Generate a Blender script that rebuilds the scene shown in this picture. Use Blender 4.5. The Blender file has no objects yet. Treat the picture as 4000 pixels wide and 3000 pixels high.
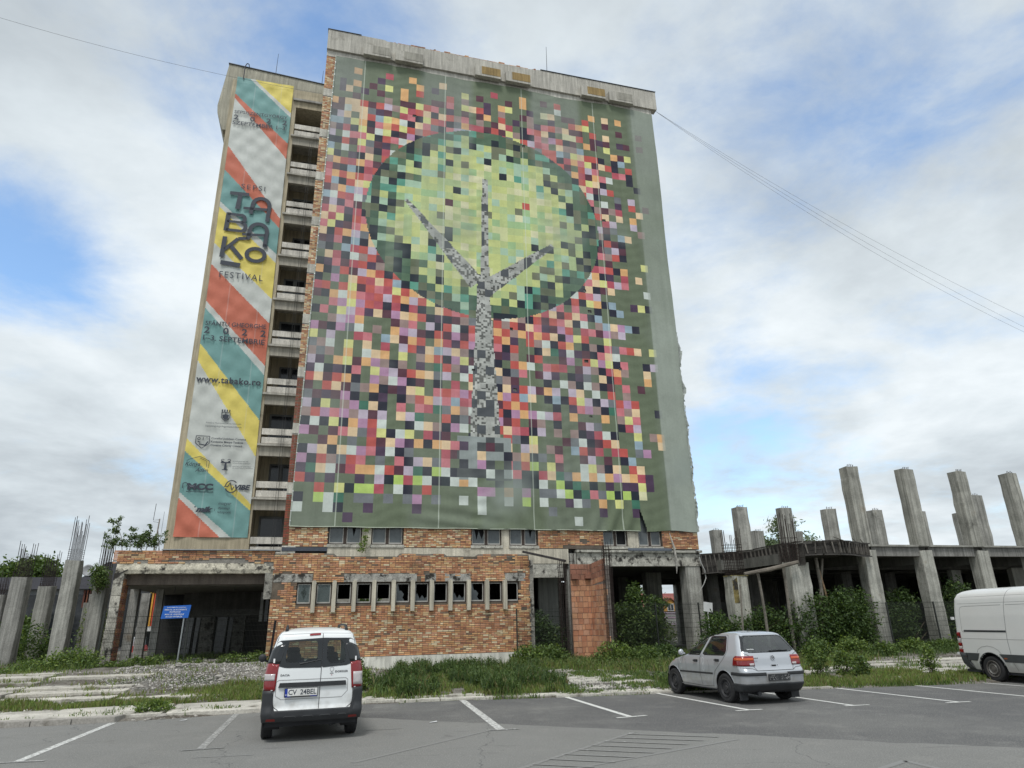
import bpy, bmesh, math, random
import numpy as np
from mathutils import Vector, Matrix, noise as mn
R = math.radians
random.seed(7); rng = np.random.default_rng(11)
scn = bpy.context.scene
COL = scn.collection

# ------------------------------------------------------------------ camera
PITCH, ROLL, YAW, CH = .3393, .02175, .2702, 1.95
cam = bpy.data.cameras.new('camera'); camo = bpy.data.objects.new('camera', cam); COL.objects.link(camo)
cp, sp, cr, sr = math.cos(PITCH), math.sin(PITCH), math.cos(ROLL), math.sin(ROLL)
RR = Matrix(((cr, -sr, 0), (sr, cr, 0), (0, 0, 1)))
Rt, Fw, Up = RR @ Vector((1, 0, 0)), RR @ Vector((0, -sp, -cp)), RR @ Vector((0, cp, -sp))
camo.matrix_world = Matrix.Translation((0, 0, CH)) @ Matrix((Rt, Fw, Up)).to_4x4()
cam.sensor_width = 36; cam.lens = 36 * 2620.5 / 4000; cam.clip_end = 3000; cam.clip_start = .05
scn.camera = camo

# ------------------------------------------------------------------ world, sun, exposure
SUN_EL, SUN_AZ = R(61), R(192)      # azimuth clockwise from +Y: the sun is behind the photographer
world = bpy.data.worlds.new('World'); scn.world = world; world.use_nodes = True
def build_world():
    nt = world.node_tree; N = nt.nodes; L = nt.links; N.clear()
    out = N.new('ShaderNodeOutputWorld'); bg = N.new('ShaderNodeBackground'); bg.inputs[1].default_value = .12
    sky = N.new('ShaderNodeTexSky'); sky.sky_type = 'NISHITA'; sky.sun_disc = False
    sky.sun_elevation = SUN_EL; sky.sun_rotation = SUN_AZ; sky.air_density = 1.0; sky.dust_density = 1.0
    tc = N.new('ShaderNodeTexCoord')
    def math_(op, a, b=None, c=None):
        n = N.new('ShaderNodeMath'); n.operation = op
        for i, v in enumerate((a, b, c)):
            if v is None: continue
            if hasattr(v, 'links') or hasattr(v, 'is_linked'): L.new(v, n.inputs[i])
            else: n.inputs[i].default_value = v
        return n.outputs[0]
    sx = N.new('ShaderNodeSeparateXYZ'); L.new(tc.outputs['Generated'], sx.inputs[0])
    zz = math_('ADD', math_('MAXIMUM', sx.outputs[2], 0.0), .16)
    cx = N.new('ShaderNodeCombineXYZ')
    L.new(math_('DIVIDE', sx.outputs[0], zz), cx.inputs[0]); L.new(math_('DIVIDE', sx.outputs[1], zz), cx.inputs[1])
    def noi(vec, scale, detail, rough, w=0.0, dist=0.0):
        n = N.new('ShaderNodeTexNoise'); n.noise_dimensions = '4D'; L.new(vec, n.inputs['Vector'])
        n.inputs['Scale'].default_value = scale; n.inputs['Detail'].default_value = detail
        n.inputs['Roughness'].default_value = rough; n.inputs['W'].default_value = w; n.inputs['Distortion'].default_value = dist
        return n.outputs[0]
    base = noi(cx.outputs[0], 1.1, 9, .6, 3.1, .35)
    fine = noi(cx.outputs[0], 3.4, 8, .62, 8.0, .3)
    blobs = None
    for (dx, dy, dz, width, amt) in [(-.275, .652, .71, .020, .42), (-.19, .64, .745, .010, .16), (-.385, .655, .65, .005, .08), (-.59, .665, .47, .004, .28),
                                     (-.60, .69, .41, .003, .30), (-.535, .735, .413, .003, .30), (-.475, .745, .463, .003, .08), (-.62, .72, .35, .012, -.10), (-.52, .66, .54, .015, -.10),
                                     (.30, .922, .235, .009, .26), (.38, .905, .17, .012, .16), (.47, .64, .607, .030, .22), (.38, .60, .70, .02, .14)]:
        v = N.new('ShaderNodeVectorMath'); v.operation = 'DOT_PRODUCT'; L.new(tc.outputs['Generated'], v.inputs[0])
        v.inputs[1].default_value = Vector((dx, dy, dz)).normalized()
        g = math_('MULTIPLY', math_('POWER', 2.718, math_('DIVIDE', math_('SUBTRACT', v.outputs['Value'], 1.0), width)), amt)
        blobs = g if blobs is None else math_('ADD', blobs, g)
    s = math_('ADD', math_('MULTIPLY', base, 1.15), math_('MULTIPLY', fine, .95))
    s = math_('SUBTRACT', math_('ADD', s, -.155), blobs)
    mr = N.new('ShaderNodeMapRange'); mr.interpolation_type = 'SMOOTHSTEP'; L.new(s, mr.inputs[0])
    mr.inputs[1].default_value = .26; mr.inputs[2].default_value = .86
    # cloud brightness: soft white tops and grey undersides
    sh = noi(cx.outputs[0], .85, 7, .55, 21.0, .5)
    sh2 = noi(cx.outputs[0], 2.6, 6, .6, 33.0, .2)
    shade = math_('ADD', math_('MULTIPLY', sh, .68), math_('MULTIPLY', sh2, .32))
    ramp = N.new('ShaderNodeValToRGB'); L.new(shade, ramp.inputs[0])
    e = ramp.color_ramp.elements; e[0].position = .38; e[0].color = (4.1, 4.55, 4.9, 1); e[1].position = .60; e[1].color = (7.0, 7.5, 7.8, 1)
    m1 = e.new(.5); m1.color = (5.6, 6.15, 6.5, 1)
    blue = N.new('ShaderNodeMixRGB'); blue.blend_type = 'MULTIPLY'; blue.inputs[0].default_value = 1; L.new(sky.outputs[0], blue.inputs[1]); blue.inputs[2].default_value = (1.75, 1.95, 2.0, 1)
    mx = N.new('ShaderNodeMixRGB'); L.new(mr.outputs[0], mx.inputs[0]); L.new(blue.outputs[0], mx.inputs[1]); L.new(ramp.outputs[0], mx.inputs[2])
    L.new(mx.outputs[0], bg.inputs[0]); L.new(bg.outputs[0], out.inputs[0])
build_world()
sun = bpy.data.lights.new('sun', 'SUN'); sun.energy = 1.95; sun.angle = R(13); sun.color = (1, .98, .945)
suno = bpy.data.objects.new('sun', sun); COL.objects.link(suno)
sd = Vector((math.sin(SUN_AZ) * math.cos(SUN_EL), math.cos(SUN_AZ) * math.cos(SUN_EL), math.sin(SUN_EL)))
suno.rotation_euler = sd.to_track_quat('Z', 'Y').to_euler(); suno.location = (0, -10, 60)
vs = scn.view_settings; vs.view_transform = 'Standard'; vs.look = 'None'; vs.gamma = 1; vs.use_curve_mapping = False; vs.exposure = 0.10

# ------------------------------------------------------------------ helpers
def lin(c):
    c = c / 255.; return c / 12.92 if c <= .04045 else ((c + .055) / 1.055) ** 2.4
def s(r, g, b, k=1.0): return (min(lin(r) * k, 1), min(lin(g) * k, 1), min(lin(b) * k, 1))
CY, SY = math.cos(YAW), math.sin(YAW)
def BW(u, d, z=0): return Vector((u * CY - d * SY, u * SY + d * CY, z))      # building frame -> world
class MB:
    def __init__(self): self.v = []; self.f = []; self.c = []
    def add(self, vs, fs, col=(.5, .5, .5)):
        n = len(self.v); self.v += [tuple(p) for p in vs]
        for f in fs: self.f.append(tuple(i + n for i in f)); self.c.append(col)
    def box(self, x0, x1, y0, y1, z0, z1, col=(.5, .5, .5), skip=''):
        P = [(x0, y0, z0), (x1, y0, z0), (x1, y1, z0), (x0, y1, z0), (x0, y0, z1), (x1, y0, z1), (x1, y1, z1), (x0, y1, z1)]
        F = {'b': (0, 3, 2, 1), 't': (4, 5, 6, 7), 'f': (0, 1, 5, 4), 'r': (1, 2, 6, 5), 'k': (2, 3, 7, 6), 'l': (3, 0, 4, 7)}
        self.add(P, [F[k] for k in F if k not in skip], col)
    def quad(self, a, b, c, d, col=(.5, .5, .5)): self.add([a, b, c, d], [(0, 1, 2, 3)], col)
    def obox(self, c, ax, ay, az, col=(.5, .5, .5)):
        c, ax, ay, az = map(Vector, (c, ax, ay, az))
        P = [c + ax * i + ay * j + az * k for k in (-1, 1) for (i, j) in ((-1, -1), (1, -1), (1, 1), (-1, 1))]
        self.add(P, [(0, 3, 2, 1), (4, 5, 6, 7), (0, 1, 5, 4), (1, 2, 6, 5), (2, 3, 7, 6), (3, 0, 4, 7)], col)
    def prism(self, pts, t0, t1, axis='y', col=(.5, .5, .5)):   # pts in the plane of the two other axes
        def P(a, b, t): return {'y': (a, t, b), 'z': (a, b, t), 'x': (t, a, b)}[axis]
        n = len(pts); V = [P(a, b, t0) for a, b in pts] + [P(a, b, t1) for a, b in pts]
        F = [tuple(range(n)), tuple(range(2 * n - 1, n - 1, -1))] + [(i, i + n, (i + 1) % n + n, (i + 1) % n) for i in range(n)]
        self.add(V, F, col)
    def tube(self, pts, r, n=6, col=(.5, .5, .5), caps=True):
        pts = [Vector(p) for p in pts]; V = []; F = []
        rr = r if isinstance(r, (list, tuple)) else [r] * len(pts)
        a = None
        for i, p in enumerate(pts):
            t = (pts[min(i + 1, len(pts) - 1)] - pts[max(i - 1, 0)]).normalized()
            if a is None: a = t.orthogonal().normalized()
            a = (a - t * a.dot(t)); a = a.normalized() if a.length > 1e-6 else t.orthogonal().normalized()
            b = t.cross(a)
            for k in range(n):
                w = 2 * math.pi * k / n; V.append(p + (a * math.cos(w) + b * math.sin(w)) * rr[i])
        for i in range(len(pts) - 1):
            for k in range(n): F.append((i * n + k, i * n + (k + 1) % n, (i + 1) * n + (k + 1) % n, (i + 1) * n + k))
        if caps: F.append(tuple(range(n - 1, -1, -1))); F.append(tuple(range((len(pts) - 1) * n, len(pts) * n)))
        self.add(V, F, col)
    def lathe(self, prof, c=(0, 0, 0), axis='x', n=24, col=(.5, .5, .5), cols=None):   # prof: (radius, along axis)
        V = []; F = []; C_ = []
        for (r, t) in prof:
            for k in range(n):
                w = 2 * math.pi * k / n; a, b = r * math.cos(w), r * math.sin(w)
                p = {'x': (t, a, b), 'y': (a, t, b), 'z': (a, b, t)}[axis]
                V.append((c[0] + p[0], c[1] + p[1], c[2] + p[2]))
        m = len(self.v); self.v += V
        for i in range(len(prof) - 1):
            for k in range(n):
                self.f.append((m + i * n + k, m + i * n + (k + 1) % n, m + (i + 1) * n + (k + 1) % n, m + (i + 1) * n + k))
                self.c.append(cols[i] if cols else col)
    def mesh(self, name, mat, org=(0, 0, 0), smooth=False):
        me = bpy.data.meshes.new(name)
        V = [(a - org[0], b - org[1], c - org[2]) for a, b, c in self.v]
        me.from_pydata(V, [], self.f)
        at = me.color_attributes.new('Col', 'FLOAT_COLOR', 'CORNER')
        arr = np.ones((len(me.loops), 4), np.float32); i = 0
        cnt = [len(f) for f in self.f]
        arr[:, :3] = np.repeat(np.array([c[:3] for c in self.c], np.float32), cnt, axis=0)
        at.data.foreach_set('color', arr.ravel())
        if smooth: me.polygons.foreach_set('use_smooth', [True] * len(me.polygons))
        if mat: me.materials.append(mat)
        me.update(); return me
def fastmesh(name, V, F, C, mat, smooth=False):
    """V (n,3), F (m,k) equal-sided faces, C (m,3)"""
    me = bpy.data.meshes.new(name); V = np.asarray(V, np.float32); F = np.asarray(F, np.int32); k = F.shape[1]
    me.vertices.add(len(V)); me.vertices.foreach_set('co', V.ravel())
    me.loops.add(F.size); me.loops.foreach_set('vertex_index', F.ravel())
    me.polygons.add(len(F)); me.polygons.foreach_set('loop_start', np.arange(0, F.size, k, dtype=np.int32))
    me.update(calc_edges=True)
    at = me.color_attributes.new('Col', 'FLOAT_COLOR', 'CORNER')
    arr = np.ones((F.size, 4), np.float32); arr[:, :3] = np.repeat(np.asarray(C, np.float32), k, axis=0)
    at.data.foreach_set('color', arr.ravel())
    if smooth: me.polygons.foreach_set('use_smooth', [True] * len(F))
    me.materials.append(mat); me.update(); return me

def desat(c, k):
    l = .25 * c[0] + .6 * c[1] + .15 * c[2]; return tuple(l + (x - l) * (1 - k) for x in c)
def boxes(T, name, lst, m, parent=None):
    for (a, col) in lst:
        mb = MB(); mb.box(*a, col); T.part(name, mb, m, parent)
class Thing:
    """an Empty at the thing's base; its parts are given in the frame's coordinates"""
    def __init__(s_, name, label, cat, base=(0, 0, 0), frame='B', group=None, rotz=0, kind=None):
        o = bpy.data.objects.new(name, None); COL.objects.link(o); o.empty_display_size = .3
        s_.o = o; s_.base = base
        if frame == 'B': o.location = BW(*base); o.rotation_euler.z = YAW
        else: o.location = base; o.rotation_euler.z = rotz
        if frame == 'L': s_.base = (0, 0, 0)                # parts already in local coordinates
        if label: o['label'] = label
        if cat: o['category'] = cat
        if group: o['group'] = group
        if kind: o['kind'] = kind
    def part(s_, name, mb, mat, parent=None, smooth=False, stuff=False, label=None):
        me = mb.mesh(name, mat, s_.base, smooth) if isinstance(mb, MB) else mb
        o = bpy.data.objects.new(name, me); COL.objects.link(o); o.parent = parent or s_.o
        if stuff: o['kind'] = 'stuff'
        if label: o['label'] = label
        return o
    def inst(s_, name, me, loc, parent=None, rot=None):
        o = bpy.data.objects.new(name, me); COL.objects.link(o); o.parent = parent or s_.o
        o.location = (loc[0] - s_.base[0], loc[1] - s_.base[1], loc[2] - s_.base[2])
        if rot: o.rotation_euler = rot
        return o
def single(name, mb, mat, label, cat, base=(0, 0, 0), frame='B', group=None, kind=None, smooth=False):
    """a thing (or a piece of the setting) that is one mesh"""
    me = mb.mesh(name, mat, base, smooth) if isinstance(mb, MB) else mb
    o = bpy.data.objects.new(name, me); COL.objects.link(o)
    if frame == 'B': o.location = BW(*base); o.rotation_euler.z = YAW
    elif isinstance(mb, MB): o.location = base
    for k, v in (('label', label), ('category', cat), ('group', group), ('kind', kind)):
        if v: o[k] = v
    return o
def copy_thing(o, parent=None):
    c = o.copy(); COL.objects.link(c)
    if parent: c.parent = parent
    for ch in list(o.children): copy_thing(ch, c)
    return c

# ------------------------------------------------------------------ materials
def mat(name, rough=.85, metal=0., bump=0., bscale=40., var=.25, vscale=3., streak=0., streakscale=(3, 3, .3), col=None, spec=.5,
        coat=0., dirt=None, dirtscale=1.2, dirtlo=.5, dirthi=.7, trans=0., ior=1.45, alpha=1., fine=.0, finescale=60., coords='Object', blotch=None, sheen=0.):
    m = bpy.data.materials.new(name); m.use_nodes = True; nt = m.node_tree; N = nt.nodes; L = nt.links
    b = N['Principled BSDF']; b.inputs['Roughness'].default_value = rough; b.inputs['Metallic'].default_value = metal
    b.inputs['Specular IOR Level'].default_value = spec; b.inputs['Coat Weight'].default_value = coat; b.inputs['Coat Roughness'].default_value = .04
    b.inputs['Transmission Weight'].default_value = trans; b.inputs['IOR'].default_value = ior; b.inputs['Alpha'].default_value = alpha
    b.inputs['Sheen Weight'].default_value = sheen
    if col is None:
        a = N.new('ShaderNodeAttribute'); a.attribute_name = 'Col'; c = a.outputs['Color']
    else:
        a = N.new('ShaderNodeRGB'); a.outputs[0].default_value = (*col, 1); c = a.outputs[0]
    tc = N.new('ShaderNodeTexCoord'); g = N.new('ShaderNodeNewGeometry')
    P = g.outputs['Position'] if coords == 'World' else tc.outputs['Object']
    def noi(scale, detail=6, rough_=.6, vec=None):
        n = N.new('ShaderNodeTexNoise'); n.inputs['Scale'].default_value = scale; n.inputs['Detail'].default_value = detail
        n.inputs['Roughness'].default_value = rough_; L.new(vec or P, n.inputs['Vector']); return n.outputs[0]
    def mulv(c, fac, amt, lo=.3, hi=.7):     # multiply the colour by 1 +- amt following fac
        r = N.new('ShaderNodeMapRange'); L.new(fac, r.inputs[0]); r.inputs[1].default_value = lo; r.inputs[2].default_value = hi
        r.inputs[3].default_value = 1 - amt; r.inputs[4].default_value = 1 + amt
        v = N.new('ShaderNodeVectorMath'); v.operation = 'SCALE'; L.new(c, v.inputs[0]); L.new(r.outputs[0], v.inputs['Scale']); return v.outputs[0]
    if var: c = mulv(c, noi(vscale), var)
    if fine: c = mulv(c, noi(finescale, 3), fine)
    if streak:
        mp = N.new('ShaderNodeMapping'); L.new(P, mp.inputs[0]); mp.inputs['Scale'].default_value = streakscale
        c = mulv(c, noi(1., 5, .65, mp.outputs[0]), streak)
    if dirt is not None:
        r = N.new('ShaderNodeMapRange'); r.interpolation_type = 'SMOOTHSTEP'; L.new(noi(dirtscale, 8, .65), r.inputs[0])
        r.inputs[1].default_value = dirtlo; r.inputs[2].default_value = dirthi
        mx = N.new('ShaderNodeMixRGB'); L.new(r.outputs[0], mx.inputs[0]); L.new(c, mx.inputs[1]); mx.inputs[2].default_value = (*dirt, 1); c = mx.outputs[0]
    if blotch is not None:
        bc, bs, lo, hi = blotch
        r = N.new('ShaderNodeMapRange'); r.interpolation_type = 'SMOOTHSTEP'; L.new(noi(bs, 4, .5), r.inputs[0])
        r.inputs[1].default_value = lo; r.inputs[2].default_value = hi
        mx = N.new('ShaderNodeMixRGB'); L.new(r.outputs[0], mx.inputs[0]); L.new(c, mx.inputs[1]); mx.inputs[2].default_value = (*bc, 1); c = mx.outputs[0]
    L.new(c, b.inputs['Base Color'])
    if bump:
        bn = N.new('ShaderNodeBump'); bn.inputs['Strength'].default_value = bump; bn.inputs['Distance'].default_value = .02
        L.new(noi(bscale, 8, .65), bn.inputs['Height']); L.new(bn.outputs[0], b.inputs['Normal'])
    return m
def leafmat(name):
    m = bpy.data.materials.new(name); m.use_nodes = True; nt = m.node_tree; N = nt.nodes; L = nt.links; N.clear()
    out = N.new('ShaderNodeOutputMaterial'); a = N.new('ShaderNodeAttribute'); a.attribute_name = 'Col'
    b = N.new('ShaderNodeBsdfPrincipled'); b.inputs['Roughness'].default_value = .55; b.inputs['Specular IOR Level'].default_value = .3
    t = N.new('ShaderNodeBsdfTranslucent'); mx = N.new('ShaderNodeMixShader'); mx.inputs[0].default_value = .3
    v = N.new('ShaderNodeVectorMath'); v.operation = 'MULTIPLY'; v.inputs[1].default_value = (1.3, 1.35, .6)
    L.new(a.outputs[0], b.inputs[0]); L.new(a.outputs[0], v.inputs[0]); L.new(v.outputs[0], t.inputs[0])
    L.new(b.outputs[0], mx.inputs[1]); L.new(t.outputs[0], mx.inputs[2]); L.new(mx.outputs[0], out.inputs[0]); return m
M = {}
M['concrete'] = mat('concrete', .9, bump=.5, bscale=14, var=.22, vscale=1.6, streak=.28, streakscale=(5, 5, .35), fine=.16, finescale=26, dirt=(.05, .048, .042), dirtscale=1.0, dirtlo=.56, dirthi=.78)
M['boardform'] = mat('board_formed_concrete', .9, blotch=((.15, .105, .06), 1.3, .62, .86), bump=.6, bscale=16, var=.3, vscale=1.3, streak=.45, streakscale=(9, 9, .18), fine=.2, finescale=24, dirt=(.045, .045, .035), dirtscale=.9, dirtlo=.55, dirthi=.8)
M['render'] = mat('rendered_concrete', .92, bump=.55, bscale=30, var=.14, vscale=.8, streak=.3, streakscale=(7, 7, .5), fine=.16, finescale=40, dirt=(.12, .105, .08), dirtscale=.7, dirtlo=.57, dirthi=.8)
M['crumble'] = mat('crumbling_concrete', .95, bump=1., bscale=9, var=.35, vscale=4, fine=.3, finescale=22, dirt=(.035, .032, .028), dirtscale=2.2, dirtlo=.5, dirthi=.62)
M['brick'] = mat('fired_brick', .85, bump=.35, bscale=60, var=.25, vscale=1.1, fine=.15, finescale=60, coords='World', dirt=(.10, .085, .065), dirtscale=1.3, dirtlo=.56, dirthi=.8)
M['mortar'] = mat('mortar', .95, bump=.7, bscale=25, var=.3, vscale=2.5, fine=.2, finescale=30)
M['plain'] = mat('dull_paint', .7, var=.12, vscale=3, fine=.06)
M['wood'] = mat('weathered_timber', .85, bump=.4, bscale=30, var=.3, vscale=3, streak=.3, streakscale=(2, 2, 8), fine=.2)
M['rust'] = mat('rusty_steel', .8, var=.3, vscale=8, bump=.3, bscale=40)
M['metal'] = mat('grey_metal', .45, metal=.6, var=.15, vscale=6)
M['fabric'] = mat('printed_mesh_fabric', .72, bump=.25, bscale=3, var=.10, vscale=.5, streak=.07, streakscale=(2.2, 2.2, .05), fine=.05, finescale=9, spec=.25, blotch=((.28, .32, .29), .16, .56, .84))
M['fabric2'] = mat('printed_banner_cloth', .62, bump=.3, bscale=1.6, var=.08, vscale=.8, fine=.04, finescale=8, spec=.3)
M['ink'] = mat('printed_ink', .65, var=.15, vscale=1)
M['glass'] = mat('dirty_dark_glass', .12, var=.3, vscale=2, spec=.6, dirt=(.10, .11, .11), dirtscale=3, dirtlo=.5, dirthi=.9)
M['dark'] = mat('dark_interior', .95, var=.3, vscale=1)
M['leaf'] = leafmat('leaf'); M['grass'] = leafmat('grass_blade')
M['bark'] = mat('bark', .9, bump=.6, bscale=12, var=.3, vscale=4)
M['tile'] = mat('roof_tile', .8, bump=.3, bscale=20, var=.2, vscale=3)
# ------------------------------------------------------------------ ground
KERB = [(-60, 3.0), (-20, 13.6), (-11.4, 15.95), (-10.05, 16.25), (-9.1, 16.6), (-7.9, 16.95), (-6.4, 17.7), (-4.2, 18.95), (-1.7, 19.4), (1.0, 19.65), (3.6, 20.0),
        (4.2, 20.15), (8.4, 20.35), (11.0, 20.6), (13.2, 20.9), (18, 22.3), (30, 25.5), (60, 34)]
def kerb_y(x):
    for (a, b), (c, d) in zip(KERB, KERB[1:]):
        if a <= x <= c: return b + (d - b) * (x - a) / (c - a)
    return KERB[0][1] if x < KERB[0][0] else KERB[-1][1]
def sst(a, b, x):
    t = min(max((x - a) / (b - a), 0), 1); return t * t * (3 - 2 * t)
def ground_z(x, y):
    t = y - kerb_y(x)
    if t <= 0: return -.06
    amp = .08 + .50 * sst(-5.0, -9.0, x) + .34 * sst(8, 18, x)
    z = .07 * sst(0, .5, t) + amp * sst(3.0, 11.0, t)
    if y < 60: z += .05 * mn.noise(Vector((x * .45, y * .45, 0))) * sst(.3, 2, t) + .022 * mn.noise(Vector((x * 1.7, y * 1.7, 3))) * sst(.1, 1, t)
    return z
def ground_mat():
    m = bpy.data.materials.new('waste_ground'); m.use_nodes = True; nt = m.node_tree; N = nt.nodes; L = nt.links; b = N['Principled BSDF']; b.inputs['Roughness'].default_value = .95
    g = N.new('ShaderNodeNewGeometry')
    def noi(sc, det=8, r=.65):
        n = N.new('ShaderNodeTexNoise'); n.inputs['Scale'].default_value = sc; n.inputs['Detail'].default_value = det; n.inputs['Roughness'].default_value = r; L.new(g.outputs['Position'], n.inputs['Vector']); return n.outputs[0]
    def mixc(f, lo, hi, a, b_):
        r = N.new('ShaderNodeMapRange'); r.interpolation_type = 'SMOOTHSTEP'; L.new(f, r.inputs[0]); r.inputs[1].default_value = lo; r.inputs[2].default_value = hi
        mx = N.new('ShaderNodeMixRGB'); L.new(r.outputs[0], mx.inputs[0])
        for i, v in ((1, a), (2, b_)):
            if isinstance(v, tuple): mx.inputs[i].default_value = (*v, 1)
            else: L.new(v, mx.inputs[i])
        return mx.outputs[0]
    c = mixc(noi(.9), .42, .58, (.085, .072, .055), (.20, .185, .16))
    c = mixc(noi(5.), .52, .72, c, (.24, .225, .20))
    c = mixc(noi(24., 3), .56, .7, c, (.36, .34, .31))
    c = mixc(noi(11., 5), .55, .75, c, (.05, .045, .035))
    c = mixc(noi(.55), .52, .62, c, (.045, .06, .025))
    L.new(c, b.inputs['Base Color'])
    bn = N.new('ShaderNodeBump'); bn.inputs['Strength'].default_value = .9; bn.inputs['Distance'].default_value = .05; L.new(noi(9., 10, .7), bn.inputs['Height']); L.new(bn.outputs[0], b.inputs['Normal'])
    return m
def build_ground():
    xs = np.concatenate([np.linspace(-400, -60, 12), np.linspace(-50, -25, 12), np.arange(-24, 30, .28), np.linspace(31, 60, 20), np.linspace(80, 400, 12)])
    ys = np.concatenate([np.linspace(-200, -5, 8), np.arange(-2, 13, 1.5), np.arange(13, 36, .28), np.linspace(37, 60, 20), np.linspace(70, 600, 20)])
    V = [(x, y, ground_z(x, y)) for y in ys for x in xs]; n = len(xs)
    F = [(j * n + i, j * n + i + 1, (j + 1) * n + i + 1, (j + 1) * n + i) for j in range(len(ys) - 1) for i in range(n - 1)]
    me = fastmesh('ground', V, F, np.full((len(F), 3), .2), ground_mat(), True)
    return single('ground', me, None, None, None, frame='W', kind='structure')
GROUND = build_ground()
def asphalt_mat():
    m = bpy.data.materials.new('worn_asphalt'); m.use_nodes = True; nt = m.node_tree; N = nt.nodes; L = nt.links; b = N['Principled BSDF']; b.inputs['Roughness'].default_value = .82
    b.inputs['Specular IOR Level'].default_value = .35
    g = N.new('ShaderNodeNewGeometry')
    def noi(sc, det=8, r=.65, vec=None):
        n = N.new('ShaderNodeTexNoise'); n.inputs['Scale'].default_value = sc; n.inputs['Detail'].default_value = det; n.inputs['Roughness'].default_value = r; L.new(vec or g.outputs['Position'], n.inputs['Vector']); return n.outputs[0]
    def mixc(f, lo, hi, a, b_, mx_=1.0):
        r = N.new('ShaderNodeMapRange'); r.interpolation_type = 'SMOOTHSTEP'; L.new(f, r.inputs[0]); r.inputs[1].default_value = lo; r.inputs[2].default_value = hi; r.inputs[4].default_value = mx_
        mx = N.new('ShaderNodeMixRGB'); L.new(r.outputs[0], mx.inputs[0])
        for i, v in ((1, a), (2, b_)):
            if isinstance(v, tuple): mx.inputs[i].default_value = (*v, 1)
            else: L.new(v, mx.inputs[i])
        return mx.outputs[0]
    # the resurfaced half nearest the kerb is darker: a real seam in the paving
    sx = N.new('ShaderNodeSeparateXYZ'); L.new(g.outputs['Position'], sx.inputs[0])
    def mth(op, a, b_=None):
        n = N.new('ShaderNodeMath'); n.operation = op
        for i, v in enumerate((a, b_)):
            if v is None: continue
            if isinstance(v, (int, float)): n.inputs[i].default_value = v
            else: L.new(v, n.inputs[i])
        return n.outputs[0]
    wob = mth('MULTIPLY', noi(.7, 3), .5)
    line = mth('SUBTRACT', mth('ADD', sx.outputs[1], mth('MULTIPLY', sx.outputs[0], .46)), mth('ADD', 14.6, wob))
    c = mixc(line, -.05, .05, (.205, .203, .192), (.098, .097, .097))
    c = mixc(noi(.22, 5), .4, .65, c, (.17, .168, .158), .6)
    c = mixc(noi(1.3, 6), .5, .75, c, (.235, .23, .215), .5)
    c = mixc(noi(42., 2), .56, .66, c, (.36, .355, .33), .75)
    c = mixc(noi(60., 2), .55, .7, c, (.075, .075, .075), .7)
    mp = N.new('ShaderNodeMapping'); L.new(g.outputs['Position'], mp.inputs[0]); mp.inputs['Scale'].default_value = (.35, 1.6, 1); mp.inputs['Rotation'].default_value = (0, 0, R(-12))
    c = mixc(noi(1.2, 7, .6, mp.outputs[0]), .6, .72, c, (.10, .098, .096), .6)
    c = mixc(noi(2.6, 4), .68, .74, c, (.08, .08, .08), .5)
    # cracks: the seam and a few wandering lines
    crack = mth('ABSOLUTE', mth('ADD', line, .0))
    c = mixc(crack, .006, .02, (.08, .08, .08), c)
    vo = N.new('ShaderNodeTexVoronoi'); vo.feature = 'DISTANCE_TO_EDGE'; vo.inputs['Scale'].default_value = .16
    dn = N.new('ShaderNodeVectorMath'); dn.operation = 'ADD'; nn = N.new('ShaderNodeTexNoise'); nn.inputs['Scale'].default_value = 1.1; nn.inputs['Detail'].default_value = 6; L.new(g.outputs['Position'], nn.inputs['Vector'])
    L.new(g.outputs['Position'], dn.inputs[0]); L.new(nn.outputs['Color'], dn.inputs[1]); L.new(dn.outputs[0], vo.inputs['Vector'])
    c = mixc(vo.outputs['Distance'], .0004, .0016, (.11, .11, .108), c)
    c = mixc(noi(.9, 3), .64, .70, c, (.115, .112, .108), .55)
    c = mixc(noi(.45, 8, .7), .56, .66, c, (.26, .255, .235), .35)
    L.new(c, b.inputs['Base Color'])
    bn = N.new('ShaderNodeBump'); bn.inputs['Strength'].default_value = .6; bn.inputs['Distance'].default_value = .008; L.new(noi(110., 3, .7), bn.inputs['Height']); L.new(bn.outputs[0], b.inputs['Normal'])
    return m
def build_carpark():
    mb = MB(); xs = np.concatenate([np.linspace(-60, -20, 6), np.arange(-19, 22, .5), np.linspace(24, 60, 10)])
    for a, c in zip(xs, xs[1:]):
        for j in range(4):
            def yy(x, j): return -30 + (kerb_y(x) + .05 * mn.noise(Vector((x * 2, 0, 5))) + 30 - (.02 if j < 4 else 0)) * j / 4
            mb.quad((a, yy(a, j), 0), (c, yy(c, j), 0), (c, yy(c, j + 1), 0), (a, yy(a, j + 1), 0))
    return single('car_park', mb, asphalt_mat(), None, None, frame='W', kind='structure')
CARPARK = build_carpark()
def onpark(name, mb, m):
    o = bpy.data.objects.new(name, mb.mesh(name, m)); COL.objects.link(o); o.parent = CARPARK; return o
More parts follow.
